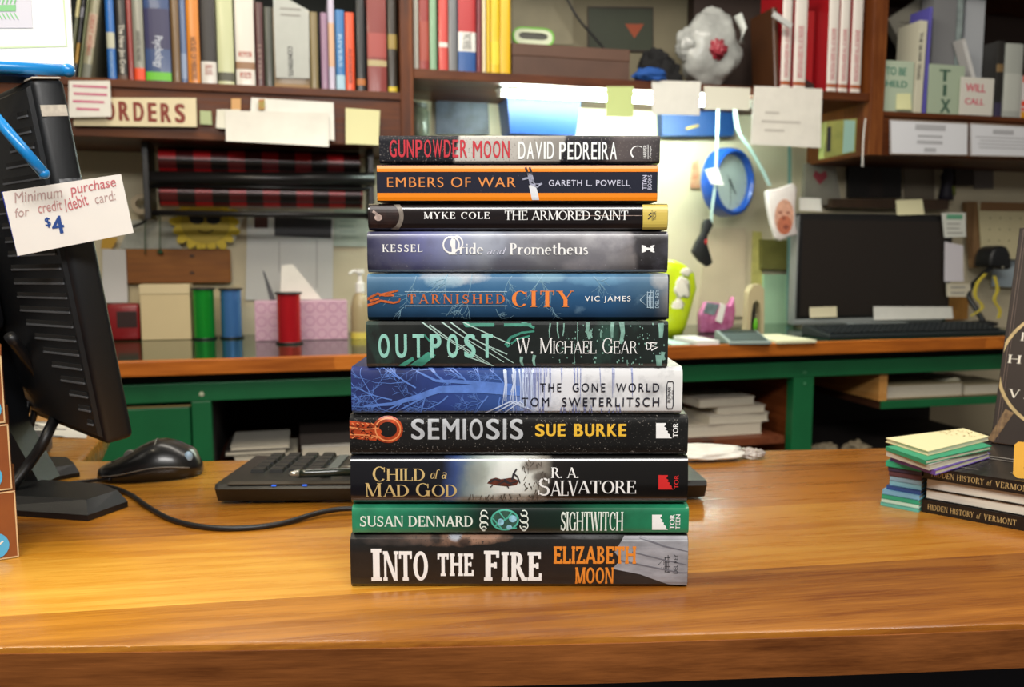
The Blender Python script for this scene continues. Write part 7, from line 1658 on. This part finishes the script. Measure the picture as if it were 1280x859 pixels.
g = G(); g.lathe([(0, 0), (.026, 0), (.024, .02), (.018, .06), (.022, .085), (.014, .105), (.016, .12), (.010, .138), (0, .142)], 20, c=(0, .02, 0)); g.done('body', mat('figurine_dark', '#1c1626', .6), r, smooth='all')
g = G(); g.blob((.016, .01, .03), (.012, .012, .02), amp=.3, sub=3); g.done('olive_bundle', mat('olive_bundle', '#6f7a2a', .6), r, smooth='all')
sheet('brown_case', 'dark brown case hanging on the shaded wall beside the figurine', 'case', [(1195, 232), (1217, 232), (1217, 205), (1194, 205)], .60, mat('case_brown', '#33271e', .6, var=.2), th=.028)
sheet('grey_outlet_cover', 'dull square grey cover plate on the shaded wall below the text-table notice', 'cover plate', [(1218, 236), (1242, 236), (1242, 214), (1218, 214)], .622, mat('plate_grey', '#77706a', .5), th=.006)
r = sheet('wall_calendar', 'cream desk calendar with brown header at the end of the back counter', 'calendar', [(1228, 322), (1310, 326), (1310, 262), (1224, 256)], .56, mat('calendar_cream', '#cfc59d', .6, var=.05, vscale=12), th=.006, marks=[('brown_header', poly((0, 0), (1, 0), (1, 1), (0, 1)), (1225, 253, 1308, 264), mat('header_brown', '#7d5a36', .6)), ('number_marks', join(*[strip([(i, j), (i+.12, j)], .14) for i in range(6) for j in range(3)]), (1236, 272, 1300, 302), mat('calendar_ink', '#7a7558', .6))])
sheet('slanted_batten', 'rough light brown wooden batten leaning beside the calendar', 'batten', [(1216, 335), (1230, 335), (1222, 252), (1208, 252)], .575, wood('rough_batten', ('#5a4028', '#8a6a48', '#a88a66'), .3, .6, axis='z'), th=.02)
sheet('pale_blue_paper', 'pale blue paper under the calendar behind the black webcam', 'paper', [(1240, 358), (1300, 360), (1300, 318), (1240, 318)], .59, mat('paper_pale_blue', '#a9b8c0', .6, var=.06, vscale=10))
f = BF(.50); c_ = f.ab(1243, 335); k = pxm(320, .50); bu, bv = base(1236, 407)
r = thing('desk_lamp', 'small black desk lamp with rounded hood at the end of the back counter', 'lamp', BF(.36).mat(bu, CTB)); cxl = c_[0]-bu; czl = c_[1]-CTB
HD_ = mat('lamp_black', '#17181a', .45)
g = G(); g.lathe([(0, .0), (.045, 0), (.045, .010), (.012, .016), (0, .016)], 24); g.done('base', HD_, r, smooth=40)
g = G(); g.tube(curve_pts([(0, 0, .014), (-.01, .02, .05), (.0, .07, czl*.6), (cxl-.005, .14, czl+.01)]), .009, 10); g.done('stem', HD_, r, smooth='all')
g = G(); g.prism([(x*k+cxl, z*k+czl) for x, z in ((-21, 2), (-20, 20), (-14, 31), (-2, 36), (10, 34), (17, 24), (21, 8), (22, -2), (8, -3), (-8, 0))], .11, .19, bev=.010); g.done('hood', HD_, r, smooth=50)
g = G(); g.blob((cxl+2*k, .107, czl+1*k), (.005, .004, .005), amp=0, sub=2); g.done('bolt', mat('bolt_silver', '#9a9888', .3, metal=.6), r)
YR = mat('yellow_ribbon', '#c9b63c', .4)
ribbon3('yellow curling ribbon hanging from the desk lamp on its far side', 'yellow_ribbon', [(1243, 345), (1247, 362), (1243, 375), (1250, 388), (1248, 398)], .35, .006, YR, 'ribbon')
ribbon3('yellow curling ribbon hanging from the desk lamp on the monitor side', 'yellow_ribbon', [(1232, 342), (1222, 354), (1219, 370), (1228, 384), (1214, 395)], .345, .006, YR, 'ribbon')
M_, v_ = stand(1262, 409); k = pxm(390, v_)
r = thing('wooden_tray', 'honey brown wooden letter tray standing at the far end behind the keyboard', 'tray', BF(.575).mat(base(1262, 409)[0]+.02, CTB))
TRW = wood('tray_oak', ('#8a5a28', '#b98440', '#d3a158'), .3, .5, axis='z')
g = G(); g.box(-.05, .10, .0, .01, 0, .12, bev=.002); g.done('front_board', TRW, r); g = G(); g.box(-.05, -.042, .01, .05, 0, .12, bev=.001); g.done('side_board', TRW, r); g = G(); g.box(.092, .10, .01, .05, 0, .12, bev=.001); g.done('side_board', TRW, r)
M_, v_ = stand(1205, 405); k = pxm(390, v_)
r = thing('green_box', 'small dark green box behind the keyboard under the beige monitor note', 'box', M_ @ Matrix.Translation((0, .12, 0)))
g = G(); g.box(-12*k, 14*k, 0, .03, 0, 30*k, bev=.002); g.done('carton', mat('dark_green_card', '#1f4a33', .5), r); g = G(); g.box(-12.6*k, 14.6*k, -.001, .031, 25*k, 32*k, bev=.002); g.done('lid', mat('dark_green_lid', '#27573d', .5), r)
